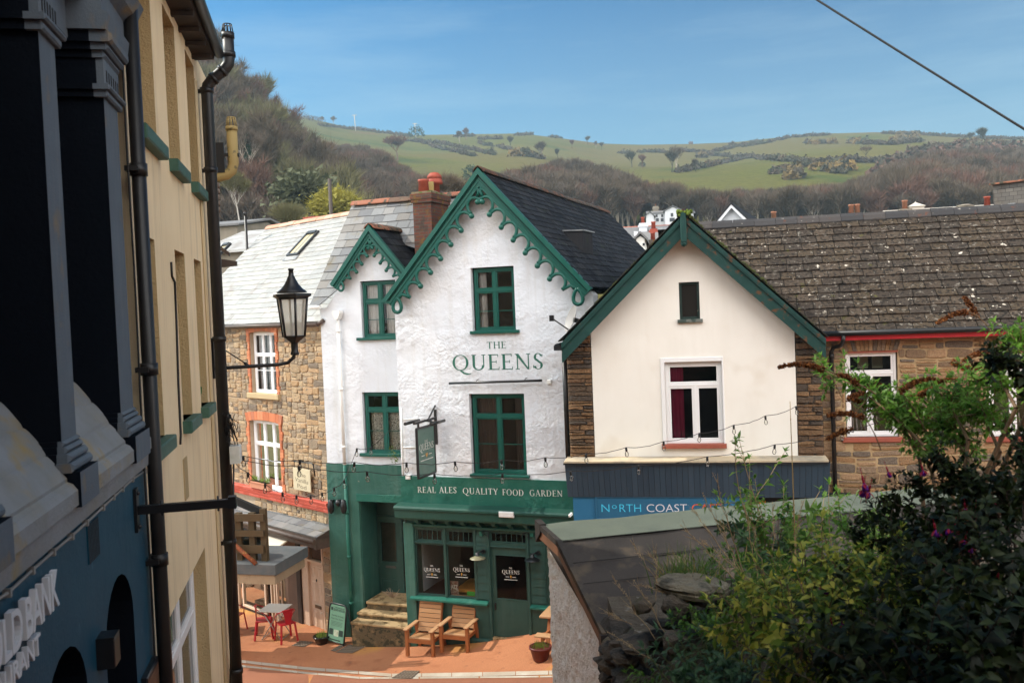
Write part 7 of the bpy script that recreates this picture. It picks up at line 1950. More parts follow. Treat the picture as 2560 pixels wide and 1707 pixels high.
cover('small narrow iron cover beside the larger one near the black bowl', [(826, 1626), (838, 1629), (868, 1610), (856, 1608)], 3, 5)
cover('dark iron drain grate across the pale kerb strip', [(978, 1696), (1030, 1697), (1050, 1678), (1010, 1677)], 6, 5, .022)
cover('dark square cover under the red chairs by the brown pier', [(728, 1614), (760, 1617), (786, 1604), (752, 1601)], 5, 4)
# hanging pub sign and the light bar
hsx, hsz = Q.at(1088, 1030)
hs = fthing('hanging_sign', 'green hanging pub sign with black frame on an iron wall bracket', 'sign', Q)
HO = .95
ts = Q.at(1040, 1071, -HO); bs = Q.at(1046, 1194, -HO)
sx_ = Q.at(1090, 1045, -.0)[0]
def hp_(y): return y
zt3 = Q.at(1065, 1066, -.55)[1]; zb3 = Q.at(1068, 1187, -.55)[1]
yo, yi = -.98, -.16
xo = Q.at(1043, 1130, yo)[0]; xi = Q.at(1086, 1120, yi)[0]
sd = Vector((xi - xo, yi - yo, 0)); sl_ = sd.length; sd.normalize(); sn = Vector((-sd.y, sd.x, 0)); sn = sn if sn.y < 0 else -sn
def hpt(u, v, k=0): return Vector((xo, yo, zb3)) + sd * (u * sl_) + Vector((0, 0, (zt3 - zb3) * v)) + sn * k
mb = MB(); f = .03
def hbar(u0, v0, u1, v1): mb.bar(hpt(u0, v0), hpt(u1, v1), .05, .045)
hbar(0, 0, 0, 1); hbar(1, 0, 1, 1); hbar(0, 0, 1, 0); hbar(0, 1, 1, 1); mb.build('frame', m_blk, hs)
mb = MB()
for k in (.012, -.012): mb.add([hpt(0.02, .02, k), hpt(.98, .02, k), hpt(.98, .98, k), hpt(.02, .98, k)], [(0, 1, 2, 3)])
mb.build('panel', M('sign_green_enamel', (.07, .145, .115), .25, col2=(.09, .175, .14), nscale=1.2), hs)
mb = MB(); hh = .115
lp = lambda u0, v0, h, w: (lambda u, v, k=0.0: hpt(u0 + u * w, v0 + v * h / (zt3 - zb3), .016))
wq = serif_width('QUEENS', .07); serif_text(mb, 'QUEENS', lp(.10, .53, .15, .82 / wq), .07)
wq = serif_width('THE', .1); serif_text(mb, 'THE', lp(.40, .68, .055, .2 / wq), .1)
for a, b in ((.2, .38), (.62, .8)): mb.add([hpt(a, .42, .016), hpt(b, .42, .016), hpt(b, .432, .016), hpt(a, .432, .016)], [(0, 1, 2, 3)])
for k in range(22): mb.add([hpt(.14 + .033 * k, .32, .016), hpt(.163 + .033 * k, .32, .016), hpt(.163 + .033 * k, .34, .016), hpt(.14 + .033 * k, .34, .016)], [(0, 1, 2, 3)])
mb.build('lettering', m_wletter, hs)
MB().add([hpt(.44, .46, .016), hpt(.56, .46, .016), hpt(.57, .43, .016), hpt(.50, .37, .016), hpt(.43, .43, .016)], [(0, 1, 2, 3, 4)]).build('emblem', m_gold, hs)
mb = MB(); zt4 = zt3 + .13
q0 = Vector((xo, yo, zt4)); q1 = Vector((xi, 0, zt4)) + Vector((.03, 0, .02))
wx_ = Q.at(1090, 1060)[0]
mb.box(wx_ - .03, wx_ + .03, -.03, 0, Q.at(1094, 1110)[1], Q.at(1087, 1023)[1])
mb.bar((wx_, 0, zt4), (xo, yo - .1, zt4), .045, .045)
mb.bar((wx_, 0, zt4 + .28), (xo + .1, yo * .6, zt4 + .02), .03, .03)
mb.bar((xo - .0, yo + .1, zt3), (xo, yo + .1, zt4), .04, .04).bar(hpt(.85, 1), hpt(.85, 1) + Vector((0, 0, .13)), .04, .04)
for sgn in (-1, 1):
 c_ = hpt(.5, 1) + Vector((0, 0, .10)) + sn * .32 * sgn
 mb.tube([c_ - sd * .33, c_ + sd * .33], .035, 10)
 mb.bar(c_, hpt(.5, 1) + Vector((0, 0, .13)), .025, .025)
mb.build('bracket', m_blk, hs)
lbar = fthing('sign_light', 'long thin black light bar mounted under the painted pub name', 'wall light', Q)
a = Q.at(1123, 958, -.14); b = Q.at(1355, 951, -.14)
mb = MB(); mb.tube([(a[0], -.14, a[1]), (b[0], -.14, b[1])], .028, 10); mb.build('light_tube', m_blk, lbar)
mb = MB()
for t in (.3, .82):
 x = a[0] + (b[0] - a[0]) * t; z = a[1] + (b[1] - a[1]) * t
 mb.tube([(x, -.14, z + .02), (x, -.1, z + .05), (x, 0, z + .06)], .01, 6)
mb.build('light_clip', m_blk, lbar)
cz_ = Q.at(1374, 954, -.02)
MB().bbox(cz_[0] - .045, cz_[0] + .045, -.06, 0, cz_[1] - .045, cz_[1] + .045, .008).tube([(b[0], -.14, b[1]), (b[0] + .06, -.08, b[1] - .02), (cz_[0], -.04, cz_[1])], .007, 6).build('junction_box', m_wpipe, lbar)
a = atY(1900, -90, 9.0); b = atY(2640, 372, 7.0)
mb = MB(); mb.tube([a.lerp(b, -1.6 + k / 10) - Vector((0, 0, .03 * (k / 10 - 1.6) * (2.6 - k / 10))) for k in range(41)], .0105, 6)
oc = mb.build('overhead_cable', m_blkp); tag(oc, 'single black overhead cable slanting across the blue sky', 'cable')
# inside the pub window: poster, table
jp = Q.rect(1125, 1452, 1146, 1490, .12)
po = fthing('poster', 'small jazz poster propped inside the right pub window', 'poster', Q)
MB().box(jp[0], jp[1], .12, .128, jp[2], jp[3]).build('poster_sheet', M('poster_brown', (.2, .05, .03), .6, col2=(.45, .4, .33), nscale=22), po)
mb = MB(); sans_text(mb, 'JAZZ', line_place((jp[0] + .02, (jp[2] + jp[3]) / 2), .1, 0, .115), width=(jp[1] - jp[0] - .04) / .1, bold=.02); mb.build('lettering', m_wletter, po)
tp = Q.rect(1147, 1468, 1195, 1493, .3)
pt_ = fthing('pub_table', 'orange pine table glimpsed through the pub window', 'table', Q)
MB().box(tp[0] - .05, tp[1] + .25, .25, 1.1, tp[3] - .1, tp[3] - .03).build('tabletop', M('orange_pine', (.6, .26, .05), .45), pt_)
MB().box(tp[0], tp[1] + .2, .3, .34, tp[2] - .5, tp[3] - .1).build('leg', M('brown_table_leg', (.2, .12, .05), .6), pt_)
gc = Q.rect(1168, 1478, 1187, 1492, .1)
gco = fthing('green_card', 'bright green price card standing on the pub window ledge', 'card', Q)
MB().box(gc[0], gc[1], .1, .106, gc[2], gc[3]).box(gc[0] + .02, gc[1] - .02, .099, .1, gc[2] + .05, gc[2] + .06).build('card_face', M('green_card_face', (.05, .4, .05), .5), gco)
# plant hanging from the lower left sill
mb = MB(); hp0 = Q.at(985, 1125, S2 - .15)
for k in range(70):
 x = hp0[0] + U(-.12, .1); z = hp0[1] + U(-.28, .12); y = S2 - .15 + U(-.06, .06); s = U(.03, .06)
 mb.add([(x, y, z), (x + U(-s, s), y - .02, z - s), (x + U(-s, s) * .5, y - .03, z - s * .4)], [(0, 1, 2)])
hpz = mb.build('wall_plant', M('trailing_green', (.10, .13, .03), .7, trans=.3)); hpz.location = Q.o; hpz.rotation_euler = (0, 0, Q.ang)
tag(hpz, 'small trailing plant hanging from the lower green pub sill', 'plant')
mb = MB(); tw = Q.at(983, 1493, S2 + .2)
for k in range(16):
 a = U(-1, 1); mb.tube([(tw[0], S2 + .2, tw[1]), (tw[0] + a * .12, S2 + .15, tw[1] + U(.05, .12)), (tw[0] + a * .3, S2 + .1 + U(-.1, .1), tw[1] + U(.08, .3))], [.008, .006, .003], 4)
twp = mb.build('twig_bundle', M('bleached_twig', (.4, .3, .22), .8)); twp.location = Q.o; twp.rotation_euler = (0, 0, Q.ang)
tag(twp, 'pale bare twigs standing at the top of the pub steps', 'twigs')
# ================================================================== hills, fields, woods, far houses
rs = np.random.RandomState(11)
def interp(x, xs_, ys_): return float(np.interp(x, xs_, ys_))
CREST = [(0, 300), (400, 296), (745, 286), (800, 298), (890, 319), (950, 327), (1050, 339), (1200, 337), (1320, 335), (1400, 344), (1520, 360), (1620, 363), (1750, 361), (1850, 357), (1960, 345), (2050, 336), (2200, 332), (2300, 334), (2400, 340), (2560, 346), (3200, 360)]
def hor(px): return 774.0 - 0.04 * (px - 1280)
YC = 520.0
def zcrest(px): return CAMZ + YC * (hor(px) - interp(px, [c[0] for c in CREST], [c[1] for c in CREST])) / FPX
LG = ([300, 520, 560, 640, 700, 740, 790, 860, 960, 1060], [46, 45, 42, 37, 33.5, 30, 22, 13, 4, 0])
def terrain(X, Y):
 Y = max(Y, 1.0)
 px = 1280 + FPX * X / Y
 # undo the camera roll approximately for columns
 zc = zcrest(min(max(px, 0), 3000))
 t = (Y - 58) / (YC - 58)
 if t <= 0: zf = -1.2 + 1.0 * max(0, (Y - 30) / 28)
 elif t <= 1: zf = -.2 + zc * (t ** .97) + 5.0 * math.sin(math.pi * t) * mnoise.noise((X * .009, Y * .009, 3.1)) * min(1, t * 3)
 else: zf = -.2 + zc - .35 * zc * (t - 1)
 zl = interp(px, *LG) if px < 1060 else 0
 u = (Y - 62) / (150 - 62)
 if u <= 0: zz = -5
 elif u < 1: zz = zl * (u ** 1.0) + 1.2 * mnoise.noise((X * .03, Y * .03, 9)) * u
 else: zz = zl * max(0, 1 - .25 * (u - 1))
 return max(zf, zz)
def tpt(px, py, y0=45.0, y1=540.0, n=260):
 r = ray(px, py); prev = None
 for i in range(n + 1):
  Y = y0 * (y1 / y0) ** (i / n); p = CAM + r * (Y / r.y)
  if p.z < terrain(p.x, p.y): return Vector((p.x, p.y, terrain(p.x, p.y)))
 return None
cols = list(range(-700, 3400, 20)); Ys = [30 * (1500 / 30) ** (i / 110) for i in range(111)]
Vt = [];
for Y in Ys:
 for c in cols:
  X = (c - 1280) / FPX * Y; Vt.append((X, Y, terrain(X, Y)))
nC = len(cols)
Ft = np.array([(j * nC + i, j * nC + i + 1, (j + 1) * nC + i + 1, (j + 1) * nC + i) for j in range(len(Ys) - 1) for i in range(nC - 1)])
m_field = M('hill_grass', (.078, .083, .012), .95, spec=.1, col2=(.105, .092, .024), nscale=.012, ncontrast=(.4, .62), spots=[((.12, .07, .032), .018, .62, .72), ((.05, .068, .013), .03, .56, .68), ((.085, .08, .028), .2, .55, .7)], bump=1, bscale=.4, bdist=.4, fine=.3)
_nt = m_field.node_tree; _b = _nt.nodes['Principled BSDF']; _src = _b.inputs['Base Color'].links[0].from_socket
_v = _nt.nodes.new('ShaderNodeTexVoronoi'); _v.inputs['Scale'].default_value = .011; _nt.links.new(_nt.nodes.new('ShaderNodeTexCoord').outputs['Object'], _v.inputs['Vector'])
_bw = _nt.nodes.new('ShaderNodeRGBToBW'); _nt.links.new(_v.outputs['Color'], _bw.inputs[0])
_mr = _nt.nodes.new('ShaderNodeMapRange'); _mr.inputs[1].default_value = .2; _mr.inputs[2].default_value = .8; _mr.inputs[3].default_value = 0; _mr.inputs[4].default_value = .75; _nt.links.new(_bw.outputs[0], _mr.inputs[0])
_mx = _nt.nodes.new('ShaderNodeMix'); _mx.data_type = 'RGBA'; _mx.inputs[7].default_value = (.115, .085, .03, 1); _nt.links.new(_mr.outputs[0], _mx.inputs[0]); _nt.links.new(_src, _mx.inputs[6]); _nt.links.new(_mx.outputs[2], _b.inputs['Base Color'])
hills = np_mesh('hills', np.array(Vt), Ft, [m_field], None, True); tag(hills, None, None, kind='structure')
# low ground round the village
g = MB(); g.quad((-900, -300, -3.2), (900, -300, -3.2), (900, 60, -3.2), (-900, 60, -3.2)); o = g.build('valley_floor', m_field); tag(o, None, None, kind='structure')
# ---- tree prototypes -------------------------------------------------
def make_tree(seed, h, levels=4, twigs=7, spread=.55, tw=(.5, 1.1), tww=.05, trunk_r=.22, upright=.35, first=.28, nb=(3, 4), ivy=0, leaf=0, leafs=(.25, .5)):
 """trunk, limbs and twigs; returns (verts, tris, material index): 0 bark, 1 twigs/leaves"""
 R = random.Random(seed); V, F, Mi = [], [], []
 def seg(a, b, ra, rb, n=4):
  t = (b - a);
  if t.length < 1e-5: return
  t.normalize(); u = t.orthogonal().normalized(); w = t.cross(u); m = len(V)
  for p, r in ((a, ra), (b, rb)):
   for k in range(n):
    an = 2 * math.pi * k / n; V.append(p + (u * math.cos(an) + w * math.sin(an)) * r)
  for k in range(n):
   k2 = (k + 1) % n; F.append((m + k, m + k2, m + n + k2)); F.append((m + k, m + n + k2, m + n + k)); Mi.extend((0, 0))
 def twig(p, d, L, w):
  s = d.orthogonal().normalized(); s.rotate(Matrix.Rotation(R.uniform(0, 6.28), 3, d)); m = len(V)
  bend = Vector((R.uniform(-.2, .2), R.uniform(-.2, .2), R.uniform(-.05, .25))) * L
  V.extend([p - s * w, p + s * w, p + d * L + bend]); F.append((m, m + 1, m + 2)); Mi.append(1)
 def leafblob(p):
  for _ in range(leaf):
   q = p + Vector((R.gauss(0, .5), R.gauss(0, .5), R.gauss(0, .4))) ; s = R.uniform(*leafs); m = len(V)
   a = Vector((R.gauss(0, 1), R.gauss(0, 1), R.gauss(0, .6))).normalized(); b = a.orthogonal().normalized()
   V.extend([q - a * s * .5, q + a * s * .5, q + b * s * .6]); F.append((m, m + 1, m + 2)); Mi.append(1)
 def branch(p, d, L, r, lv):
  k = 2 if lv < levels else 1
  for i in range(k):
   d2 = (d + Vector((R.gauss(0, .13), R.gauss(0, .13), R.gauss(0, .06) + .05))).normalized(); q = p + d2 * (L / k); r2 = r * (.82 if k > 1 else .5)
   seg(p, q, r, r2, 5 if lv == 0 else 3);
   if lv >= 1 and lv >= levels - 1:
    for _ in range(twigs // 2):
     a = R.uniform(0, 6.28); td = (d2 * .5 + Vector((math.cos(a), math.sin(a), R.uniform(-.2, .7))) * .7).normalized(); twig(p.lerp(q, R.random()), td, R.uniform(*tw), tww * R.uniform(.5, 1))
   p, d, r = q, d2, r2
  if lv < levels:
   n = R.randint(*nb) if lv > 0 else R.randint(nb[0] + 1, nb[1] + 2)
   for i in range(n):
    a = 2 * math.pi * (i + R.random() * .8) / n
    sp = spread * R.uniform(.6, 1.3)
    nd = (d * (1 - sp * .4) + Vector((math.cos(a), math.sin(a), 0)) * sp + Vector((0, 0, upright * R.uniform(.4, 1.2)))).normalized()
    branch(p - d * L * R.uniform(0, .35), nd, L * R.uniform(.58, .82), r * R.uniform(.5, .7), lv + 1)
  else:
   for _ in range(twigs):
    td = (d + Vector((R.gauss(0, .55), R.gauss(0, .55), R.gauss(.1, .4)))).normalized(); twig(p, td, R.uniform(*tw), tww)
   if leaf: leafblob(p)
 branch(Vector((0, 0, -.3)), Vector((R.uniform(-.05, .05), R.uniform(-.05, .05), 1)).normalized(), h * first + .3, trunk_r, 0)
 if ivy:
  for _ in range(ivy):
   t = R.random() ** .8; z = t * h * .62; a = R.uniform(0, 6.28); rr = R.uniform(.15, .75) * (1 - t * .4); q = Vector((rr * math.cos(a), rr * math.sin(a), z)); s = R.uniform(.2, .4); m = len(V)
   x = Vector((R.gauss(0, 1), R.gauss(0, 1), R.gauss(0, 1))).normalized(); y = x.orthogonal().normalized(); V.extend([q, q + x * s, q + y * s]); F.append((m, m + 1, m + 2)); Mi.append(2)
 V_ = np.array([tuple(v) for v in V]); zmax = V_[:, 2].max(); V_ *= h / zmax
 return V_, np.array(F), np.array(Mi)
def bush(seed, n, sx, sz, leafs=(.3, .7), flat=.5):
 R = np.random.RandomState(seed)
 d = R.normal(size=(n, 3)); d /= np.linalg.norm(d, axis=1)[:, None]; r = R.uniform(.45, 1.0, n) ** .6
 lump = 1 + .28 * np.sin(d[:, 0] * 5 + seed) * np.cos(d[:, 1] * 4 + seed * 2)
 c = d * (r * lump)[:, None] * np.array([sx, sx, sz]); c[:, 2] = np.abs(c[:, 2]) * 1.0 if flat else c[:, 2] + sz
 a = R.normal(size=(n, 3)); a /= np.linalg.norm(a, axis=1)[:, None]; b = np.cross(a, R.normal(size=(n, 3))); b /= np.linalg.norm(b, axis=1)[:, None]
 s = R.uniform(leafs[0], leafs[1], n)[:, None]
 V = np.stack([c - a * s * .5, c + a * s * .5, c + b * s * .6], 1).reshape(-1, 3)
 return V, np.arange(3 * n).reshape(-1, 3), np.ones(n, int)
def barkm(nm, bark, twig, twig2, trans=0.0):
 return [M(nm + '_bark', bark, .9, col2=tuple(c * 1.5 for c in bark), nscale=.8), M(nm + '_twigs', twig, .9, col2=twig2, nscale=.05, ncontrast=(.35, .65), trans=trans)]
mt_brown = barkm('brown_wood', (.09, .068, .045), (.10, .068, .038), (.07, .052, .033))
mt_grey = barkm('grey_wood', (.24, .205, .16), (.125, .09, .06), (.09, .066, .048))
mt_red = barkm('reddish_wood', (.11, .07, .045), (.145, .07, .045), (.11, .062, .042))
mt_olive = barkm('olive_wood', (.11, .10, .06), (.15, .135, .05), (.10, .09, .045))
mt_yel = barkm('yellow_willow', (.10, .08, .03), (.26, .22, .025), (.17, .16, .03), .15)
mt_dark = barkm('evergreen', (.06, .05, .03), (.025, .05, .025), (.035, .06, .03))
m_ivy = M('ivy_leaves', (.02, .04, .018), .6)
def tree_obj(name, proto, mats, loc, s, rot, label=None, cat='tree', group=None):
 """one tree: Empty > trunk (bark) and crown (twigs)"""
 V, F, Mi = proto
 t = thing(name, label, cat, loc, rot, group); t.scale = (s, s, s)
 for nm, sel, mm in (('trunk', Mi == 0, mats[0]), ('crown', Mi == 1, mats[1]), ('ivy', Mi == 2, m_ivy)):
  f = F[sel]
  if not len(f): continue
  u, inv = np.unique(f, return_inverse=True)
  np_mesh(nm, V[u], inv.reshape(-1, 3), [mm], None, False, t)
 return t
T_big = [make_tree(s, 12.5, 4, 8, .5, (.6, 1.3), .04, .24, upright=.62, first=.2) for s in (1, 2, 3)]
T_up = [make_tree(s, 13.5, 4, 8, .38, (.6, 1.2), .038, .2, upright=.85, first=.24) for s in (4, 5)]
# left hillside wood: every tree of the near slope stands on its own
protos = []
for i, (pr, mm) in enumerate(((T_big[0], mt_brown), (T_up[0], mt_grey), (T_big[1], mt_brown), (T_up[1], mt_brown), (T_big[2], mt_olive), (T_big[0], mt_grey), (T_up[0], mt_red))):
 protos.append((pr, mm))
WL = 'bare brown tree crowded into the steep wood on the hillside behind the slate roofs'
WG = 'bare trees of the steep hillside wood'
roots = [None] * len(protos); cnt = 0; spots_ = []
tries = 0
while cnt < 250 and tries < 20000:
 tries += 1
 px = rs.uniform(430, 905); Y = 68 + 100 * rs.uniform() ** .85
 X = (px - 1280) / FPX * Y; zl = interp(px, *LG)
 if zl < 9 and Y < 110: continue
 if px > 760 and Y > 150 - (px - 760) * .35: continue
 if 790 < px < 900 and Y < 92: continue
 if any((X - a) ** 2 + (Y - b) ** 2 < 10.5 for a, b in spots_): continue
 spots_.append((X, Y)); k = int(rs.randint(len(protos))); s = rs.uniform(.75, 1.12) * (0.8 if Y < 85 else 1.0)
 loc = (X, Y, terrain(X, Y) - .2); rot = rs.uniform(0, 6.28)
 if roots[k] is None: roots[k] = tree_obj('hillside_tree', protos[k][0], protos[k][1], loc, s, rot, WL, 'tree', WG)
 else:
  c = copy_thing(roots[k]); c.location = loc; c.rotation_euler = (0, 0, rot); c.scale = (s, s, s * rs.uniform(.9, 1.1))
 cnt += 1
def stand(name, label, px, py_base, py_top, proto, mats, y0=45, Yfix=None, cat='tree'):
 if Yfix: p = atY(px, py_base, Yfix); p = Vector((p.x, p.y, p.z))
 else:
  p = tpt(px, py_base, y0)
  if p is None: p = atY(px, py_base, 450)
 h = (py_base - py_top) / FPX * p.y
 hp = proto[0][:, 2].max()
 return tree_obj(name, proto, mats, p, h / hp, U(0, 6), label, cat)
T_will = make_tree(21, 8, 4, 9, 1.0, (.6, 1.3), .05, .2, upright=.3, first=.08, leaf=9, leafs=(.18, .42))
stand('willow_tree', 'rounded yellow-green willow glowing in front of the brown wood', 846, 580, 446, T_will, mt_yel, Yfix=66)
stand('ivy_tree', 'bare tree with ivy-clad dark trunk on the wooded slope', 625, 470, 300, make_tree(23, 12, 4, 7, .55, (.5, 1.0), .035, .24, ivy=420), mt_grey, Yfix=92)
stand('bushy_tree', 'olive-green bushy tree left of the yellow willow', 742, 560, 405, make_tree(24, 9, 4, 7, .9, (.5, 1.0), .05, .2, first=.08, leaf=8, leafs=(.2, .45)), barkm('dull_olive', (.08, .075, .045), (.075, .08, .035), (.055, .062, .03)), Yfix=74)
stand('scrub_tree', 'pale twiggy scrub rising behind the terracotta ridge', 722, 590, 485, make_tree(25, 6, 4, 9, .8, (.5, 1.1), .03, .12, first=.07), mt_olive, Yfix=62)
stand('birch_tree', 'pale-limbed birch low on the wooded slope near the cream flue', 598, 548, 420, make_tree(26, 9, 4, 8, .5, (.6, 1.2), .03, .13, upright=.5), [M('birch_bark', (.42, .38, .33), .8), mt_olive[1]], Yfix=64)
stand('thorn_tree', 'tangled bare thorn tree rising behind the brick chimney', 1118, 560, 418, make_tree(27, 8, 5, 5, .8, (.4, .9), .022, .16, first=.2), mt_grey, Yfix=58)
stand('field_tree', 'broad bare tree at the edge of the hill field beside the hedge', 995, 402, 330, make_tree(28, 10, 4, 8, .8, (.5, 1.0), .05, .26, first=.25), mt_red)
stand('lone_tree', 'lone bare leaning tree in the middle of the green hill field', 2163, 402, 362, make_tree(29, 9, 4, 6, .8, (.4, .9), .05, .3, first=.3), [mt_dark[0], mt_grey[1]])
stand('evergreen_tree', 'dark rounded evergreen below the bare hillside trees above the white villa', 1532, 525, 470, (lambda b: (b[0] * np.array([1, 1, 1.0]), b[1], b[2]))(bush(31, 900, 4, 8, (.5, 1.1))), mt_dark, y0=110)
stand('conifer_tree', 'narrow dark green conifer beside the rounded evergreen on the slope', 1565, 520, 458, bush(32, 500, 1.8, 8, (.5, 1.0)), mt_dark, y0=110)
stand('yew_tree', 'small dark yew at the foot of the green field beside the pub gable', 1176, 452, 412, bush(33, 500, 3, 6, (.5, 1.0)), mt_dark)
stand('holly_tree', 'dark green bush tree behind the roof of the white villa', 1722, 536, 498, bush(34, 700, 5, 6, (.5, 1.0)), mt_dark, y0=110)
for px, pb, ptp, lab in ((806, 305, 290, 'left one of two small bare trees on the hill skyline'), (834, 309, 289, 'right one of two small bare trees on the hill skyline')):
 stand('skyline_tree', lab, px, pb + 4, ptp, T_big[1], mt_grey, Yfix=500)
stand('skyline_copse', 'dense low thicket of trees where the wood meets the skyline', 768, 306, 285, bush(35, 900, 14, 6, (.6, 1.4)), mt_grey, Yfix=480, cat='thicket')
# ---- the far woods and hedges: one mass each ---------------------------
WTOP = ([740, 800, 850, 900, 960, 1000, 1060, 1150, 1200, 1250, 1330, 1420, 1500, 1560, 1620, 1680, 1740, 1800, 1850, 1900, 1960, 2020, 2080, 2140, 2200, 2260, 2300, 2380, 2440, 2600], [300, 345, 362, 360, 378, 412, 444, 464, 458, 436, 414, 396, 408, 428, 446, 458, 468, 474, 470, 474, 466, 464, 460, 450, 425, 398, 385, 370, 366, 370])
small = [make_tree(s, 9.5, 3, 12, .5, (.8, 1.7), .07, .28, upright=.6, first=.26, nb=(3, 4)) for s in (41, 42, 43, 44)]
def scatter(name, pts, protos_, mats_groups, srange, kindlab):
 """join many low-detail copies into one mesh"""
 Vs, Fs, Ms = [], [], []; off = 0
 for p in pts:
  k = rs.randint(len(protos_)); V, F, Mi = protos_[k]; s = rs.uniform(*srange) * (p[3] if len(p) > 3 else 1); a = rs.uniform(0, 6.28); ca, sa_ = math.cos(a), math.sin(a)
  W = V * s; W = np.stack([W[:, 0] * ca - W[:, 1] * sa_, W[:, 0] * sa_ + W[:, 1] * ca, W[:, 2]], 1) + np.array(p[:3])
  g_ = rs.randint(len(mats_groups)); Vs.append(W); Fs.append(F + off); Ms.append(np.where(Mi == 0, 2 * g_, 2 * g_ + 1)); off += len(W)
 mats = [m for g_ in mats_groups for m in g_]
 o = np_mesh(name, np.concatenate(Vs), np.concatenate(Fs), mats, np.concatenate(Ms)); tag(o, None, None, kind='stuff'); return o
pts = []; tries = 0; cell = {}
while len(pts) < 1150 and tries < 30000:
 tries += 1
 px = rs.uniform(760, 2640); top = interp(px, *WTOP) + 16; py = top + (590 - top) * rs.uniform()
 key = (int(px / 15), int(py / 5))
 if key in cell: continue
 if 1590 < px < 1750 and 500 < py < 560: continue
 # a clearing of green field low in the middle
 p = tpt(px, py, 95)
 if p is None: continue
 sc0 = min(1.0, (py - interp(px, *WTOP) + 6) / (8.8 / p.y * FPX))
 if sc0 < .42: continue
 cell[key] = 1; pts.append((p.x, p.y, p.z - .3, sc0))
scatter('far_woods', pts, small, [mt_brown, mt_grey, mt_red, mt_grey, mt_brown], (.68, 1.0), None)
hed = []
for pl in ([(1248, 369), (1355, 398)], [(1200, 360), (1236, 368)], [(1676, 375), (1771, 384), (1900, 354)], [(1771, 388), (1864, 396), (1900, 393)], [(1691, 432), (1783, 414), (1864, 397)], [(1545, 383), (1575, 384)], [(1596, 382), (1667, 381)],
     [(891, 324), (960, 333), (1031, 343)], [(1012, 352), (1098, 359), (1240, 388)], [(798, 314), (891, 325)], [(1860, 367), (1928, 355), (1976, 344)], [(1983, 343), (2077, 338)], [(2015, 358), (2083, 358)], [(2140, 360), (2214, 361)], [(2223, 363), (2312, 353)],
     [(1860, 394), (1955, 403), (2053, 412)], [(2071, 404), (2160, 406), (2235, 406), (2290, 382), (2360, 368), (2560, 368)], [(1290, 339), (1335, 337)], [(1375, 343), (1410, 346)], [(1200, 349), (1255, 347)], [(2205, 334), (2300, 337), (2420, 344)], [(2440, 346), (2560, 348)], [(1140, 343), (1190, 341)], [(1930, 436), (1990, 420), (2060, 412)], [(1040, 352), (1100, 372), (1190, 392)]):
 for a, b in zip(pl[:-1], pl[1:]):
  L = math.hypot(b[0] - a[0], b[1] - a[1])
  for k in range(int(L / 2.6)):
   t = (k + rs.uniform(-.5, .5)) / max(1, int(L / 2.6)); q = tpt(a[0] + (b[0] - a[0]) * t, a[1] + (b[1] - a[1]) * t + rs.uniform(-1, 2), 150)
   if q is not None: hed.append(tuple(q))
mt_hedge = barkm('hedge', (.05, .05, .03), (.06, .062, .032), (.085, .065, .045))
mt_gorse = barkm('gorse', (.08, .05, .02), (.2, .125, .035), (.1, .075, .03))
hb = [bush(50 + i, 70, 1.7, 1.9, (.6, 1.3)) for i in range(4)]
scatter('hedgerows', hed, hb, [mt_hedge, mt_hedge, mt_brown], (.35, .95), None)
gp = []
for cx_, cy_, w__, h__, n_ in ((2090, 428, 24, 7, 22), (1985, 446, 12, 6, 9), (2262, 350, 22, 5, 14), (1755, 395, 10, 3, 6), (2150, 360, 40, 2, 9), (2045, 360, 30, 2, 8), (1310, 390, 24, 5, 9), (2270, 340, 30, 3, 9)):
 for _ in range(n_):
  q = tpt(cx_ + rs.normal() * w__ * .6, cy_ + rs.normal() * h__ * .5, 120)
  if q is not None: gp.append(tuple(q))
scatter('gorse_scrub', gp, hb, [mt_gorse, mt_hedge], (.7, 1.5), None)
sc_ = []
for _ in range(420):
 px = rs.uniform(2200, 2600); py = rs.uniform(interp(px, *WTOP) - 4, 470); q = tpt(px, py, 120)
 if q is not None: sc_.append(tuple(q))
for _ in range(150):
 px = rs.uniform(1150, 2000); py = rs.uniform(345, 420); q = tpt(px, py, 120)
 if q is not None and rs.uniform() < .06: sc_.append(tuple(q))
scatter('hillside_scrub', sc_, hb, [mt_hedge, mt_brown, mt_red], (.7, 1.7), None)
# a few single bare trees in the fields, too small to show parts
fl_ = []
for px, py in ((1277, 372), (1355, 398), (1430, 372), (1490, 372), (1505, 376), (1580, 418), (1605, 420), (1680, 432), (1690, 425), (1740, 430), (2425, 360), (2455, 366), (1395, 395), (1470, 362), (1165, 352), (1150, 358)):
 q = tpt(px, py, 150)
 if q is not None: fl_.append(tuple(q))
scatter('scattered_field_trees', fl_, small, [mt_grey, mt_red, mt_hedge], (.4, .75), None)
# ---- poles ------------------------------------------------------------
m_pole = M('pale_pole_timber', (.4, .36, .3), .8); m_polb = M('brown_pole_timber', (.06, .045, .035), .8)
for px, pt_, pb_, lab in ((887, 288, 325, 'left-hand pale wooden power pole on the hill skyline'), (1038, 309, 340, 'right-hand pale wooden power pole beside the skyline bush')):
 p = atY(px + 2, pb_, 470); h = (pb_ - pt_) / FPX * 470
 t = thing('power_pole', lab, 'pole', p, 0, 'wooden power poles on the skyline')
 MB().tube([(0, 0, -2), (-.35, 0, h)], .22, 6).build('mast', m_pole, t); MB().box(-1.5, .9, -.1, .1, h - .35, h - .05).build('crossarm', m_pole, t)
p = atY(1042, 341, 468); bb = bush(61, 260, 4.6, 5.2, (.6, 1.3)); b_ = np_mesh('round_bush', bb[0], bb[1], [mt_dark[1]]); b_.location = p; tag(b_, 'round dark bush at the foot of the right-hand power pole', 'bush')
p = atY(829, 560, 56)
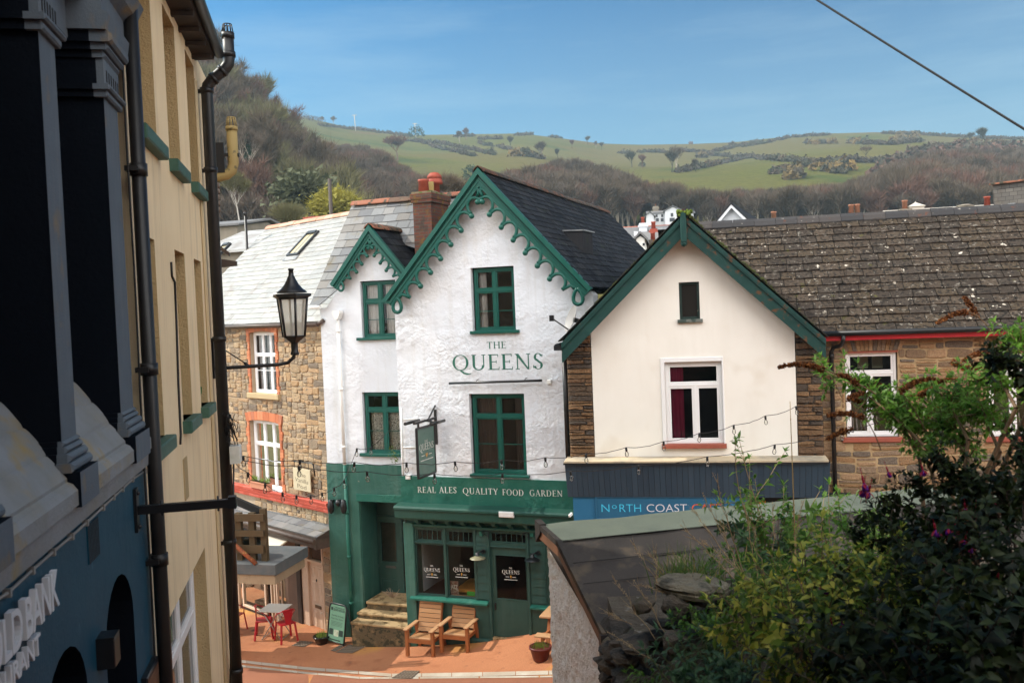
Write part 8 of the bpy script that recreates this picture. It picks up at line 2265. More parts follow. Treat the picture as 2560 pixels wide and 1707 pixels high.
t = thing('telegraph_pole', 'plain dark brown pole standing in front of the yellow willow', 'pole', (p.x, p.y, -1))
MB().tube([(0, 0, 0), (0, 0, atY(826, 447, 56).z + 1)], [.15, .11], 10).build('mast', m_polb, t)
p = atY(616, 590, 30)
t = thing('vent_pole', 'short dark pipe rising behind the pale slate ridge', 'pipe', (p.x, p.y, 5))
MB().tube([(0, 0, 0), (0, 0, atY(614, 530, 30).z - 5)], .045, 8).lathe([(.045, atY(614, 530, 30).z - 5), (.07, atY(614, 530, 30).z - 5.03), (.07, atY(614, 530, 30).z - 5.1)], (0, 0, 0), 8).build('pipe_shaft', m_blkp, t)
# ---- far houses ---------------------------------------------------------
m_fw = M('far_white_wall', (.62, .63, .65), .8); m_fs = M('far_grey_slate', (.15, .145, .145), .7, col2=(.2, .19, .18), nscale=.9, bump=1, bscale=6, bdist=.03); m_fwin = M('far_window', (.03, .03, .035), .3)
m_fs_l = M('far_pale_slate', (.42, .41, .39), .5, col2=(.3, .27, .24), nscale=1.2, ncontrast=(.45, .6), bump=1, bscale=12, bdist=.02); m_fred = M('far_red_ridge', (.32, .1, .06), .8)
m_fst = M('far_stone', (.26, .22, .17), .9, col2=(.2, .17, .13), nscale=1.5, bump=1, bscale=5, bdist=.03)
def chim(parent, x, y, z0, z1, w, mat, pots=1, potm=None, d=None):
 o_ = w * .12; MB().box(x - w / 2, x + w / 2, y - (d or w) / 2, y + (d or w) / 2, z0, z1).box(x - w / 2 - o_, x + w / 2 + o_, y - (d or w) / 2 - o_, y + (d or w) / 2 + o_, z1 - w * .5, z1 - w * .25).build('chimney', mat, parent)
 for k in range(pots):
  xx = x + (k - (pots - 1) / 2) * w / max(1, pots) * .95
  MB().lathe([(.10, z1), (.085, z1 + .26), (.105, z1 + .27), (.105, z1 + .32), (.07, z1 + .32)], (xx, y, 0), 10).build('chimney_pot', potm or m_pots, parent)
def gable_body(F, parent, x0, x1, y0, y1, z0, ze_, zr_, wm, rm, along='x', ov=.25):
 """walls and gable roof; ridge along local x or y"""
 if along == 'x':
  ym = (y0 + y1) / 2
  MB().prismx([(y0, z0), (y0, ze_), (ym, zr_ - .1), (y1, ze_), (y1, z0)], x0, x1).build('wall', wm, parent)
  s = (zr_ - ze_) / (ym - y0)
  MB().prismx([(y0 - ov, ze_ - ov * s + .05), (y0 - ov, ze_ - ov * s + .15), (ym, zr_ + .1), (y1 + ov, ze_ - ov * s + .15), (y1 + ov, ze_ - ov * s + .05), (ym, zr_)], x0 - ov, x1 + ov).build('roof', rm, parent)
 else:
  xm = (x0 + x1) / 2
  MB().prism([(x0, z0), (x0, ze_), (xm, zr_ - .1), (x1, ze_), (x1, z0)], y0, y1).build('wall', wm, parent)
  s = (zr_ - ze_) / (xm - x0)
  MB().prism([(x0 - ov, ze_ - ov * s + .05), (x0 - ov, ze_ - ov * s + .15), (xm, zr_ + .1), (x1 + ov, ze_ - ov * s + .15), (x1 + ov, ze_ - ov * s + .05), (xm, zr_)], y0 - ov, y1).build('roof', rm, parent)
def fwin(F, parent, px0, py0, px1, py1, y, mat=None):
 r = F.rect(px0, py0, px1, py1, y); MB().bbox(r[0], r[1], y - .06, y + .05, r[2], r[3], .02).build('window', mat or m_fwin, parent)
A = frame_at(1660, 135, -8)
v = fthing('white_villa', 'white gabled villa with two chimneys below the far wood', 'house', A)
def az_(py): return A.at(1660, py)[1]
def axx(px): return A.at(px, 540)[0]
gable_body(A, v, axx(1620), axx(1700), 0, 7, az_(566), az_(533), az_(522), m_fw, m_fs)
gable_body(A, v, axx(1662), axx(1702), -1.2, 4, az_(566), az_(530), az_(519), m_fw, m_fs, 'y')
gable_body(A, v, axx(1676), axx(1737), 3, 10, az_(566), az_(532), az_(512), m_fw, m_fs)
gable_body(A, v, axx(1615), axx(1634), -2.0, 3, az_(566), az_(541), az_(531), m_fw, m_fs, 'y')
chim(v, axx(1641), 3.5, az_(527), az_(509), .8, m_fst, 1); chim(v, axx(1701), 6.5, az_(520), az_(507), .8, m_fst, 1)
for (a, b, c, d_) in ((1639, 536, 1644, 543), (1653, 536, 1658, 543), (1640, 546, 1647, 554), (1652, 546, 1659, 554)): fwin(A, v, a, b, c, d_, 0)
fwin(A, v, 1677, 533, 1683, 542, -1.2); fwin(A, v, 1674, 545, 1687, 554, -1.2)
B_ = frame_at(1833, 44, -22)
v = fthing('white_gable_house', 'plain white boarded gable with dark roof peeping over the tiled ridge', 'house', B_)
ba = B_.at(1828, 511, -.3); bl_ = B_.at(1786, 561, -.3); brr = B_.at(1874, 561, -.3)
MB().prism([(bl_[0] + .1, bl_[1] - 5), (bl_[0] + .1, bl_[1]), (ba[0], ba[1] - .1), (brr[0] - .1, bl_[1]), (brr[0] - .1, bl_[1] - 5)], 0, 9).build('wall', m_fw, v)
mb = MB();
for e in (bl_, (brr[0], bl_[1])): mb.prism([(ba[0], ba[1]), (e[0], e[1]), (e[0], e[1] - .16), (ba[0], ba[1] - .16)], -.3, -.22)
mb.build('bargeboard', m_pvcw, v)
mb = MB()
for e in (bl_, (brr[0], bl_[1])): mb.prism([(ba[0], ba[1] + .1), (e[0] + (e[0] - ba[0]) * .05, e[1] + .02), (e[0], e[1]), (ba[0], ba[1])], -.34, 9)
mb.build('roof', m_slate_dark, v)
# cluster of grey roofs between the pub and the cafe gable
C_ = frame_at(1620, 48, -6)
v = fthing('grey_roof_house', 'grey slate house with red ridge and white chimney behind the cafe gable', 'house', C_)
def czz(py): return C_.at(1620, py)[1]
def cxx(px): return C_.at(px, 570)[0]
gable_body(C_, v, cxx(1560), cxx(1705), 0, 5, -1, czz(604), czz(560), m_fw, m_fs)
MB().tube([(cxx(1555), 2.5, czz(558)), (cxx(1708), 2.5, czz(558))], .09, 6).build('ridge_tiles', m_fred, v)
chim(v, cxx(1611), 1.6, czz(590), czz(551), .42, m_fw, 1, m_pot)
fwin(C_, v, 1585, 579, 1594, 590, .6, m_pvcw)
MB().prismx([(.9, czz(583)), (1.4, czz(583)), (1.4, czz(565))], cxx(1625), cxx(1705)).build('lead_dormer', m_lead, v)
D_ = frame_at(1630, 38, -10)
v = fthing('lower_slate_house', 'lower dark slate house with two red pots just left of the finial', 'house', D_)
def dzz(py): return D_.at(1630, py)[1]
def dxx(px): return D_.at(px, 600)[0]
gable_body(D_, v, dxx(1617), dxx(1760), 0, 5, -1, dzz(640), dzz(573), m_fst, m_fs)
gable_body(D_, v, dxx(1596), dxx(1616), -2.5, 2, -1, dzz(606), dzz(594), m_cream, m_fs, 'y', .12)
fwin(D_, v, 1607, 608, 1612, 614, -2.5)
chim(v, dxx(1632), .3, dzz(640), dzz(599), .45, m_brick, 1, m_pot); chim(v, dxx(1632), 2.6, dzz(600), dzz(560), .34, m_pot, 1, m_pot)
# left roofs behind the pale slates
E_ = frame_at(640, 36, -25)
v = fthing('far_slate_house', 'pale slate roof with long red chimney of six pots behind the stone house', 'house', E_)
def ezz(px, py): return E_.at(px, py)[1]
def exx(px): return E_.at(px, 560)[0]
gable_body(E_, v, exx(500), exx(716), 0, 5.5, -1, ezz(640, 625), ezz(640, 560), m_fst, m_fs_l)
MB().box(exx(643), exx(686), 2.6, 3.2, ezz(640, 570), ezz(664, 548)).build('chimney', m_fred, v)
for k in range(6): MB().lathe([(.10, 0), (.09, .24), (.11, .25), (.11, .3)], (exx(648 + k * 6.7), 2.9, ezz(664, 548)), 8).build('chimney_pot', m_pot, v)
F_ = frame_at(570, 48, -15)
v = fthing('dark_roof_house', 'dark hipped slate roof low beside the cream corner', 'house', F_)
gable_body(F_, v, F_.at(470, 550)[0], F_.at(592, 550)[0], 0, 6, -1, F_.at(570, 566)[1], F_.at(570, 540)[1], m_fst, m_fs)
# houses behind the big tiled ridge: only roofs, chimneys and a turret show
G_ = frame_at(2260, 34, -12)
v = fthing('terrace_house', 'long grey roof with assorted chimneys just showing over the tiled ridge', 'house', G_)
def gzz(px, py): return G_.at(px, py)[1]
def gxx(px): return G_.at(px, 525)[0]
zrg = (gzz(2230, 533) + gzz(2470, 518)) / 2
gable_body(G_, v, gxx(2225), gxx(2476), -2.6, 2.6, -1, zrg - 2.2, zrg, m_fst, M('pale_far_roof', (.4, .36, .31), .8))
gable_body(G_, v, gxx(2000), gxx(2225), -2.6, 2.6, -1, zrg - 2.6, zrg - .35, m_fst, m_fs)
for px, pt_, pb_, w__, mm in ((2107, 537, 548, .18, m_pot), (2124, 536, 546, .16, m_fst), (2139, 535, 546, .13, m_brick), (2080, 541, 552, .2, m_fst), (1932, 553, 560, .1, m_pot)):
 chim(v, gxx(px), -.4, gzz(px, pb_) - 2, gzz(px, pt_) + .0, w__, mm, 1 if px in (2124, 1932, 2139) else 0)
chim(v, gxx(2258), -.3, gzz(2258, 540) - 2, gzz(2258, 525), .42, m_fst, 1, m_pots)
MB().box(gxx(2285) - .25, gxx(2285) + .25, -.5, .0, gzz(2285, 540) - 1, gzz(2285, 520)).lathe([(.4, gzz(2285, 520)), (.42, gzz(2285, 519)), (.02, gzz(2285, 508)), (.01, gzz(2285, 505))], (gxx(2285), -.25, 0), 4, 0, False, .78).build('turret', M('pale_turret', (.5, .45, .38), .8), v)
MB().box(gxx(2410) - .25, gxx(2410) + .25, -.4, .1, gzz(2410, 540) - 1, gzz(2410, 517)).lathe([(.3, gzz(2410, 517)), (.3, gzz(2410, 515)), (.12, gzz(2410, 512))], (gxx(2410), -.15, 0), 8).build('stone_vent', m_fst, v)
I_ = frame_at(2520, 30, -50)
v = fthing('slate_hung_house', 'tall slate-hung house end with orange ridge in the upper right corner', 'house', I_)
m_hung = M('hung_slate', (.2, .18, .16), .8, brick=((.13, .115, .10), (.095, .085, .075), (.04, .035, .03), .24, .13, .006), spots=[((.07, .055, .04), 1.2, .52, .66)], bump=.6, bscale=20)
r = I_.rect(2484, 456, 2720, 560, 0); zi = I_.at(2520, 458)[1]
MB().box(r[0], r[0] + 4, 0, 5, -1, zi).build('wall', m_hung, v, uv=True)
MB().prismx([(-.12, zi), (-.12, zi + .05), (2.5, zi + .06), (5.1, zi + .05), (5.1, zi)], r[0] - .08, r[0] + 4.1).build('roof', m_ridge_red, v)
chim(v, I_.at(2478, 520)[0], -.3, 3, I_.at(2478, 517)[1], .3, m_fst, 1, m_pot)
b4 = I_.rect(2520, 508, 2537, 519, -.1); MB().box(b4[0], b4[1], -.12, 0, b4[2], b4[3]).build('skylight', m_lead, v)
# haze: even, pale air over the whole valley
hm = bpy.data.materials.new('valley_haze'); hm.use_nodes = True; hn = hm.node_tree.nodes; hn.clear()
ho = hn.new('ShaderNodeOutputMaterial'); hv = hn.new('ShaderNodeVolumePrincipled')
hv.inputs['Color'].default_value = (.5, .67, .76, 1); hv.inputs['Density'].default_value = 0.00065; hv.inputs['Anisotropy'].default_value = 0.2
hm.node_tree.links.new(hv.outputs[0], ho.inputs['Volume'])
hz_ = MB().box(-700, 900, -60, 1550, -8, 116).build('haze', hm); tag(hz_, None, None, kind='stuff')
# ================================================================== garden bank in the foreground right
def bank_h(X, Y):
 # terrace behind the rubble edge
 z = 5.32 + .10 * mnoise.noise((X * 1.3, Y * 1.3, 0)) + .05 * mnoise.noise((X * 4, Y * 4, 5))
 z += .10 * max(0, X - 2.0)
 e = (X - (.62 + .04 * (Y - 6)))            # distance from the lane edge
 z -= max(0, .95 - e) * .95
 z -= max(0, Y - 7.6) * .75
 return z
m_soil = M('stony_soil', (.06, .045, .03), .95, col2=(.10, .08, .055), nscale=3, bump=2, bscale=18, bdist=.03, spots=[((.22, .2, .17), 9, .6, .7)])
mb = MB(); nx, ny = 110, 48
vs = [( .62 + 15 * (i / nx) ** 1.3, 1.5 + 8.0 * j / ny, 0) for j in range(ny + 1) for i in range(nx + 1)]
vs = [(x, y, bank_h(x, y)) for x, y, _ in vs]
mb.add(vs, [(j * (nx + 1) + i, j * (nx + 1) + i + 1, (j + 1) * (nx + 1) + i + 1, (j + 1) * (nx + 1) + i) for j in range(ny) for i in range(nx)], 0, True)
o = mb.build('garden_terrace', m_soil); tag(o, None, None, kind='structure')
def rock(mb, c, sx, sy, sz, seed, mi=0, rot=0.0, tilt=0.0, detail=2):
 """angular slatey boulder: chiselled sphere"""
 R = random.Random(seed); bm = bmesh.new(); bmesh.ops.create_icosphere(bm, subdivisions=detail, radius=1)
 pl = [(Vector((R.gauss(0, 1), R.gauss(0, 1), R.gauss(0, .9))).normalized(), R.uniform(.45, .8)) for _ in range(15)]
 ro = Matrix.Rotation(rot, 3, 'Z') @ Matrix.Rotation(tilt, 3, 'X')
 vs = []
 for v in bm.verts:
  p = v.co.copy()
  for n, d in pl:
   k = p.dot(n)
   if k > d: p -= n * (k - d)
  p *= 1 + .10 * mnoise.noise(p * 2.5 + Vector((seed, 0, 0)))
  p = Vector((p.x * sx, p.y * sy, p.z * sz)); p.z += .02 * mnoise.noise((p.x * 6, p.y * 6, seed)) + .012 * mnoise.noise((p.z * 40, p.x * 3, seed))
  vs.append(ro @ p + Vector(c))
 fs = [tuple(v.index for v in f.verts) for f in bm.faces]; bm.free()
 mb.add(vs, fs, mi, False)
m_rock = M('slaty_rock', (.09, .07, .05), .85, island=[(.09, .07, .05), (.06, .05, .04), (.13, .10, .065), (.045, .038, .032), (.10, .08, .06)], spots=[((.03, .027, .022), 7, .55, .66), ((.2, .175, .13), 9, .68, .75), ((.05, .06, .02), 4, .62, .7)], bump=2, bscale=28, bdist=.02, streak=((.05, .04, .03), .5, 3, 30))
mb = MB(); k = 0
def atp(px, py, Y): return atY(px, py, Y)
# the ragged end and face of the dry-stone edge
for row in range(15):
 z = 3.35 + row * .14
 n = 15
 for i in range(n):
  t = i / n
  # from the lane side round to the face looking at the lane end
  x = .80 + 2.2 * t + U(-.06, .06); y = 7.05 - .9 * t * 0 + U(-.12, .12)
  top = 5.05 + .28 * min(1, max(0, (x - .8) / .55))
  if z > top: continue
  rock(mb, (x, y, z), U(.10, .24), U(.12, .24), U(.045, .11), 100 + k, 0, U(-.5, .5), U(-.25, .25)); k += 1
for row in range(12):
 for i in range(8):
  y = 7.1 + i * .3; z = 3.4 + row * .15
  if z > 5.0 - max(0, y - 7.6) * .5: continue
  rock(mb, (.80 + .03 * (y - 7) + U(-.05, .05), y, z), U(.12, .2), U(.14, .26), U(.05, .11), 400 + k, 0, U(-.5, .5), U(-.2, .2)); k += 1
mb.box(.86, 3.2, 7.1, 9.2, 2.5, 4.7, 1)
rw_ = mb.build('rubble_wall', [m_rock, m_soil]); tag(rw_, 'ragged dark dry-stone garden wall end dropping to the lane', 'wall')
mb = MB(); p = atY(1737, 1468, 6.9); R = random.Random(3); n = 22; rings = []
for z_, k_ in ((-.055, .80), (-.05, .93), (-.02, .97), (-.012, .92), (.012, 1.0), (.03, .96), (.045, .84), (.052, .5), (.055, .02)):
 rings.append([(p.x + .275 * k_ * math.cos(2 * math.pi * i / n) * (1 + .10 * math.sin(3 * i + 1) * .6 + .08 * math.sin(i * 5.3)) + R.uniform(-.008, .008), p.y + .05 + .24 * k_ * math.sin(2 * math.pi * i / n) * (1 + .10 * math.sin(i * 4.1)) + R.uniform(-.008, .008), p.z + z_ + .035 * math.cos(2 * math.pi * i / n) * -.6 + R.uniform(-.004, .004)) for i in range(n)])
mb.add([v for r_ in rings for v in r_], [(j * n + i, j * n + (i + 1) % n, (j + 1) * n + (i + 1) % n, (j + 1) * n + i) for j in range(8) for i in range(n)] + [tuple(range(n))])
fs_ = mb.build('coping_stone', M('flat_coping_slate', (.19, .16, .11), .85, spots=[((.07, .06, .04), 6, .55, .64), ((.22, .2, .15), 5, .64, .74)], bump=2, bscale=20, bdist=.02, streak=((.09, .075, .05), .6, 3, 40))); tag(fs_, 'broad flat slab of slate laid on the garden wall end', 'stone')
for (px, py, Y, sx, sy, sz, lab) in ((1612, 1512, 6.9, .10, .12, .09, 'grey squarish boulder left below the flat slab'), (1690, 1512, 6.8, .14, .14, .09, 'pale boulder directly under the flat slab'), (1925, 1560, 6.2, .20, .16, .08, 'flat grey paving stone half buried among the weeds'), (1700, 1600, 6.5, .16, .13, .10, 'brown boulder low on the wall face below the slab')):
 mb = MB(); p = atY(px, py, Y); rock(mb, p, sx, sy, sz, int(px), 0, U(-.4, .4), 0, 3); b_ = mb.build('boulder', m_rock); tag(b_, lab, 'stone')
# ------------------------------------------------ leaves and plants
def leaf(mb, p, d, up, L, W, mi=0, fold=.25, droop=.25):
 d = d.normalized(); s = d.cross(up)
 if s.length < 1e-3: s = d.orthogonal()
 s.normalize(); n = s.cross(d).normalized()
 b = p; c1 = p + d * L * .38 + n * L * .03; t = p + d * L - n * L * droop
 l = p + d * L * .42 - s * W * .5 + n * W * fold; r = p + d * L * .42 + s * W * .5 + n * W * fold
 l2 = p + d * L * .72 - s * W * .34 + n * (W * fold * .7 - L * droop * .5); r2 = p + d * L * .72 + s * W * .34 + n * (W * fold * .7 - L * droop * .5); c2 = p + d * L * .72 - n * L * droop * .45
 mb.add([b, l, c1, r, l2, c2, r2, t], [(0, 2, 1), (0, 3, 2), (1, 2, 5, 4), (2, 3, 6, 5), (4, 5, 7), (5, 6, 7)], mi, True)
def rdir(R, zb=0.0):
 v = Vector((R.gauss(0, 1), R.gauss(0, 1), R.gauss(0, 1) + zb)); return v.normalized()
def leafy_stem(ms, ml, p0, d0, L, R, r=.008, n=14, leafL=(.06, .1), leafW=.3, wander=.16, gravity=.0, start=.15, opp=True, mi=(0,), tip=True, droop=.25, spread=.9):
 """a bending stem with opposite leaves; returns its tip"""
 pts = [p0.copy()]; d = d0.normalized(); seg = L / n
 for i in range(n):
  d = (d + Vector((R.gauss(0, wander), R.gauss(0, wander), R.gauss(0, wander * .6) - gravity)) * .5).normalized(); pts.append(pts[-1] + d * seg)
 ms.tube(pts, [r * (1 - .7 * i / n) for i in range(n + 1)], 5, 0, True, False)
 a = R.uniform(0, 6.28)
 for i in range(int(n * start), n + 1):
  q = pts[i]; t = (pts[min(i + 1, n)] - pts[max(i - 1, 0)]).normalized(); a += 1.57 + R.uniform(-.3, .3)
  u = t.orthogonal().normalized(); w = t.cross(u)
  for s in ((0, math.pi) if opp else (0,)):
   o = (u * math.cos(a + s) + w * math.sin(a + s)); dd = (o * spread + t * R.uniform(.15, .7) + Vector((0, 0, -.15))).normalized()
   LL = R.uniform(*leafL) * (1.1 - .45 * i / n); leaf(ml, q, dd, t, LL, LL * leafW * R.uniform(.8, 1.2), R.choice(mi), .2, droop)
 if tip:
  for k in range(5): leaf(ml, pts[-1], (d + rdir(R) * .55), Vector((0, 0, 1)), R.uniform(*leafL) * .7, R.uniform(*leafL) * leafW * .7, R.choice(mi), .2, .1)
 return pts
def plant(name, label, cat, base): return thing(name, label, cat, base)
def leafm(nm, cols, rough=.45, trans=.28, edge=None):
 return M(nm, cols[0], rough, island=cols, trans=trans, bump=.4, bscale=60, bdist=.002, spec=.3)
m_lbud = leafm('bright_shrub_leaves', [(.10, .2, .025), (.08, .16, .022), (.13, .25, .04), (.06, .125, .02), (.16, .27, .06)], .4, .5)
m_lweed = leafm('weed_leaves', [(.08, .17, .018), (.06, .125, .015), (.115, .23, .03), (.04, .09, .015)], .45, .45)
m_lfuch = leafm('dark_fuchsia_leaves', [(.016, .028, .006), (.011, .02, .005), (.026, .042, .009), (.008, .014, .004), (.035, .05, .012)], .55, .22)
m_lvar = leafm('variegated_leaves', [(.10, .17, .025), (.34, .35, .055), (.06, .11, .02), (.42, .39, .07), (.13, .2, .03)], .45, .4)
m_livy = leafm('dull_green_leaves', [(.04, .085, .038), (.05, .105, .042), (.03, .06, .027), (.065, .13, .055)], .45, .3)
m_stemb = M('brown_stem', (.14, .08, .04), .8, col2=(.2, .13, .07), nscale=20); m_stemd = M('dark_stem', (.05, .03, .02), .8); m_stemp = M('straw_stem', (.38, .27, .14), .8, col2=(.28, .18, .09), nscale=12); m_stemg = M('green_stem', (.10, .12, .04), .7)
m_seed = M('rusty_seed_heads', (.22, .075, .018), .95, island=[(.22, .075, .018), (.28, .10, .025), (.15, .05, .014), (.10, .035, .012)])
def seed_head(parent, p, d, L, R, base):
 mb = MB(); d = d.normalized(); n = int(34 * L / .15);
 for i in range(n * 4):
  t = R.random(); q = p + d * L * t + Vector((0, 0, -.35 * L * t * t)) + rdir(R) * (.016 * (1 - t * .75) + .004) ; s = R.uniform(.007, .013)
  a = rdir(R); b = a.orthogonal().normalized(); mb.add([q - a * s, q + a * s, q + b * s * 1.4, q + a.cross(b) * s], [(0, 1, 2), (0, 1, 3), (1, 2, 3)])
 mb.tube([p, p + d * L * .5 - Vector((0, 0, .09 * L)), p + d * L - Vector((0, 0, .35 * L))], .0025, 4, 0, True, False)
 mb.build('seed_head', m_seed, parent)
def stem_to(ms, pts, r0, r1, n=6):
 k = len(pts); ms.tube(pts, [r0 + (r1 - r0) * i / (k - 1) for i in range(k)], n, 0, True, False)
def curve(a, b, sag, k=10):
 return [a.lerp(b, i / k) + Vector((0, 0, sag * 4 * (i / k) * (1 - i / k))) for i in range(k + 1)]
# -- buddleia arching over the right: leafy branches and rusty seed heads
R = random.Random(5)
base = atY(2330, 1700, 5.6)
bud = plant('buddleia_shrub', 'tall arching shrub with light green leaves and rusty drooping seed heads', 'shrub', (0, 0, 0))
ms, ml = MB(), MB(); heads = []
BR_ = [((2430, 1250), (2060, 925), 5.6, 6.6), ((2440, 1180), (2280, 1030), 5.5, 6.3), ((2300, 1150), (2150, 960), 6.0, 6.5), ((2420, 1100), (2300, 965), 5.6, 6.3), ((2540, 1020), (2440, 960), 5.3, 5.8), ((2500, 1130), (2380, 990), 5.4, 6.0), ((2460, 1250), (2360, 1040), 5.5, 5.9), ((2600, 960), (2520, 860), 5.0, 5.4), ((2380, 1200), (2230, 1000), 5.8, 6.3), ((2560, 1150), (2420, 1040), 5.2, 5.7), ((2330, 1180), (2190, 1010), 5.9, 6.3)]
for (b0, b1, ya, yb) in BR_:
 a_, e_ = atY(*b0, ya), atY(*b1, yb); pts = curve(a_, e_, .10, 12); stem_to(ms, pts, .012, .004); stem_to(ms, curve(base + Vector((R.uniform(-.2, .2), 0, 0)), a_, .05, 8), .018, .012)
 for i in range(3, 13):
  q = pts[i]; t = (pts[min(i + 1, 12)] - pts[i - 1]).normalized()
  for s in range(R.randint(2, 3)):
   o = rdir(R, .4); dd = (o + t * .3).normalized(); leafy_stem(ms, ml, q, dd, R.uniform(.06, .20), R, .004, 4, (.05, .095), .32, .2, 0, .2, True)
 for _ in range(2): heads.append((e_ + rdir(R) * .05, Vector((e_.x - a_.x, R.uniform(-.2, .2), .35)) ))
sp_ = [((2145, 960), (2085, 925)), ((2060, 925), (1935, 908)), ((2290, 1080), (2200, 1035)), ((2170, 1020), (2120, 985)), ((2160, 1045), (2060, 1030)), ((2120, 1000), (2165, 975)), ((2300, 990), (2345, 960)), ((2300, 960), (2255, 965)), ((2250, 980), (2350, 930)), ((2420, 1000), (2370, 985)), ((2380, 905), (2420, 930)), ((2410, 920), (2465, 925)), ((2420, 780), (2345, 805)), ((2440, 790), (2400, 720)), ((2360, 1000), (2320, 1050)), ((2340, 960), (2400, 945)), ((2430, 1010), (2490, 1040)), ((2470, 880), (2410, 900)), ((2440, 1000), (2430, 985)), ((2200, 965), (2140, 965)), ((2130, 1075), (2070, 1095)), ((2250, 1010), (2310, 980))]
for (a, b) in sp_:
 Y = R.uniform(5.9, 6.5); p = atY(a[0], a[1], Y); q = atY(b[0], b[1], Y); d = q - p
 seed_head(bud, p, d + Vector((0, 0, d.length * .30)), d.length, R, None)
 if R.random() < .8: stem_to(ms, curve(p, p + Vector((R.uniform(.05, .25), R.uniform(-.1, .1), R.uniform(-.25, -.1))), .03, 5), .003, .004)
# the long bare shoot to the left with one tuft
a_ = atY(2190, 985, 6.2); e_ = atY(1990, 905, 6.5); stem_to(ms, curve(a_, e_, .03, 10), .006, .003)
p = atY(2052, 935, 6.4)
for _ in range(4): leafy_stem(ms, ml, p, rdir(R, .2), .10, R, .004, 4, (.05, .1), .34, .2, 0, 0)
ms.build('stems', m_stemb, bud); ml.build('foliage', m_lbud, bud)
# -- sunlit leafy shrub in the middle (straw stems, fresh leaves)
def upright(name, label, base_px, Y, n, hpx, w, R, ml_mat, ms_mat, leafL=(.05, .09), leafW=.34, side=3, start=.25, lean=.2, mi=(0,), cat='shrub', rs_=.007, droop=.3):
 b = atY(base_px[0], base_px[1], Y); b.z = min(b.z, bank_h(b.x, b.y) + .05) if b.z > bank_h(b.x, b.y) else b.z
 t = plant(name, label, cat, b); ms, ml = MB(), MB()
 for i in range(n):
  L = hpx / FPX * Y * R.uniform(.6, 1.05); p0 = Vector((R.uniform(-w, w) * .6, R.uniform(-w, w) * .5, -.1)); d = Vector((R.uniform(-lean, lean), R.uniform(-lean, lean) * .7, 1))
  pts = leafy_stem(ms, ml, p0, d, L, R, rs_, 14, leafL, leafW, .14, 0, start, True, mi, True, droop)
  for s in range(side):
   k = R.randint(int(14 * start) + 2, 12); leafy_stem(ms, ml, pts[k], rdir(R, .5), L * R.uniform(.12, .3), R, rs_ * .6, 7, leafL, leafW, .15, 0, .1, True, mi, True, droop)
 ms.build('stems', ms_mat, t); ml.build('foliage', ml_mat, t); return t
upright('leafy_shrub', 'sunlit loose shrub with fresh green leaves on straw stems by the slate-blue canopy', (1985, 1560), 9.2, 12, 580, .5, random.Random(8), m_lbud, m_stemp, (.075, .14), .34, 4, .42, .22, rs_=.009)
upright('leafy_shrub', 'smaller dark leafed shrub standing against the sunlit felt roof', (1915, 1500), 9.0, 8, 330, .22, random.Random(9), m_livy, m_stemb, (.07, .12), .36, 3, .45, .15)
upright('leafy_shrub', 'light green shrub beside the right end of the felt roof', (2120, 1560), 8.8, 7, 430, .40, random.Random(10), m_lbud, m_stemg, (.06, .12), .32, 4, .34, .22)
# -- low weeds along the wall top
def clump(name, label, px, py, Y, w, h, n, R, mat, leafL=(.06, .11), leafW=.3, cat='weed', stem=m_stemg, d_=.5):
 b = atY(px, py, Y); t = plant(name, label, cat, b); ms, ml = MB(), MB()
 for i in range(n):
  a = R.uniform(0, 6.28); q = w * math.sqrt(R.random()); p0 = Vector((q * math.cos(a), q * math.sin(a) * .8, -.08 - h * .2)); d = Vector((math.cos(a) * q / w * d_, math.sin(a) * q / w * d_, 1))
  leafy_stem(ms, ml, p0, d, h * R.uniform(.55, 1.15), R, .004, 7, leafL, leafW, .22, 0, .15, True)
 ms.build('stems', stem, t); ml.build('foliage', mat, t); return t
clump('weed_clump', 'bright green leafy weed clump behind the flat slab', 1865, 1450, 7.3, .30, .36, 34, random.Random(12), m_lweed, (.06, .11), .28)
clump('weed_clump', 'lush yellow-green weeds with small yellow flowers right of the slab', 1985, 1500, 6.7, .36, .30, 40, random.Random(13), m_lweed, (.06, .10), .26)
clump('weed_clump', 'low green sprigs growing in front of the flat slab', 1760, 1530, 6.6, .22, .16, 16, random.Random(14), m_lweed, (.05, .085), .36)
clump('weed_clump', 'dull green valerian clump covering the wall face below the slab', 1815, 1640, 6.1, .42, .34, 46, random.Random(15), m_livy, (.06, .11), .38, d_=.9)
clump('weed_clump', 'dark leafy clump at the very bottom of the rubble wall', 1900, 1725, 5.8, .38, .30, 36, random.Random(16), m_livy, (.07, .12), .38, d_=.9)
clump('weed_clump', 'small fresh weed rooted at the lower left of the boulders', 1650, 1690, 6.5, .14, .16, 9, random.Random(17), m_lweed, (.05, .08), .36, d_=.8)
clump('weed_clump', 'leafy weeds trailing between the slab and the paving stone', 1880, 1575, 6.4, .24, .24, 22, random.Random(18), m_lweed, (.06, .1), .34, d_=.8)
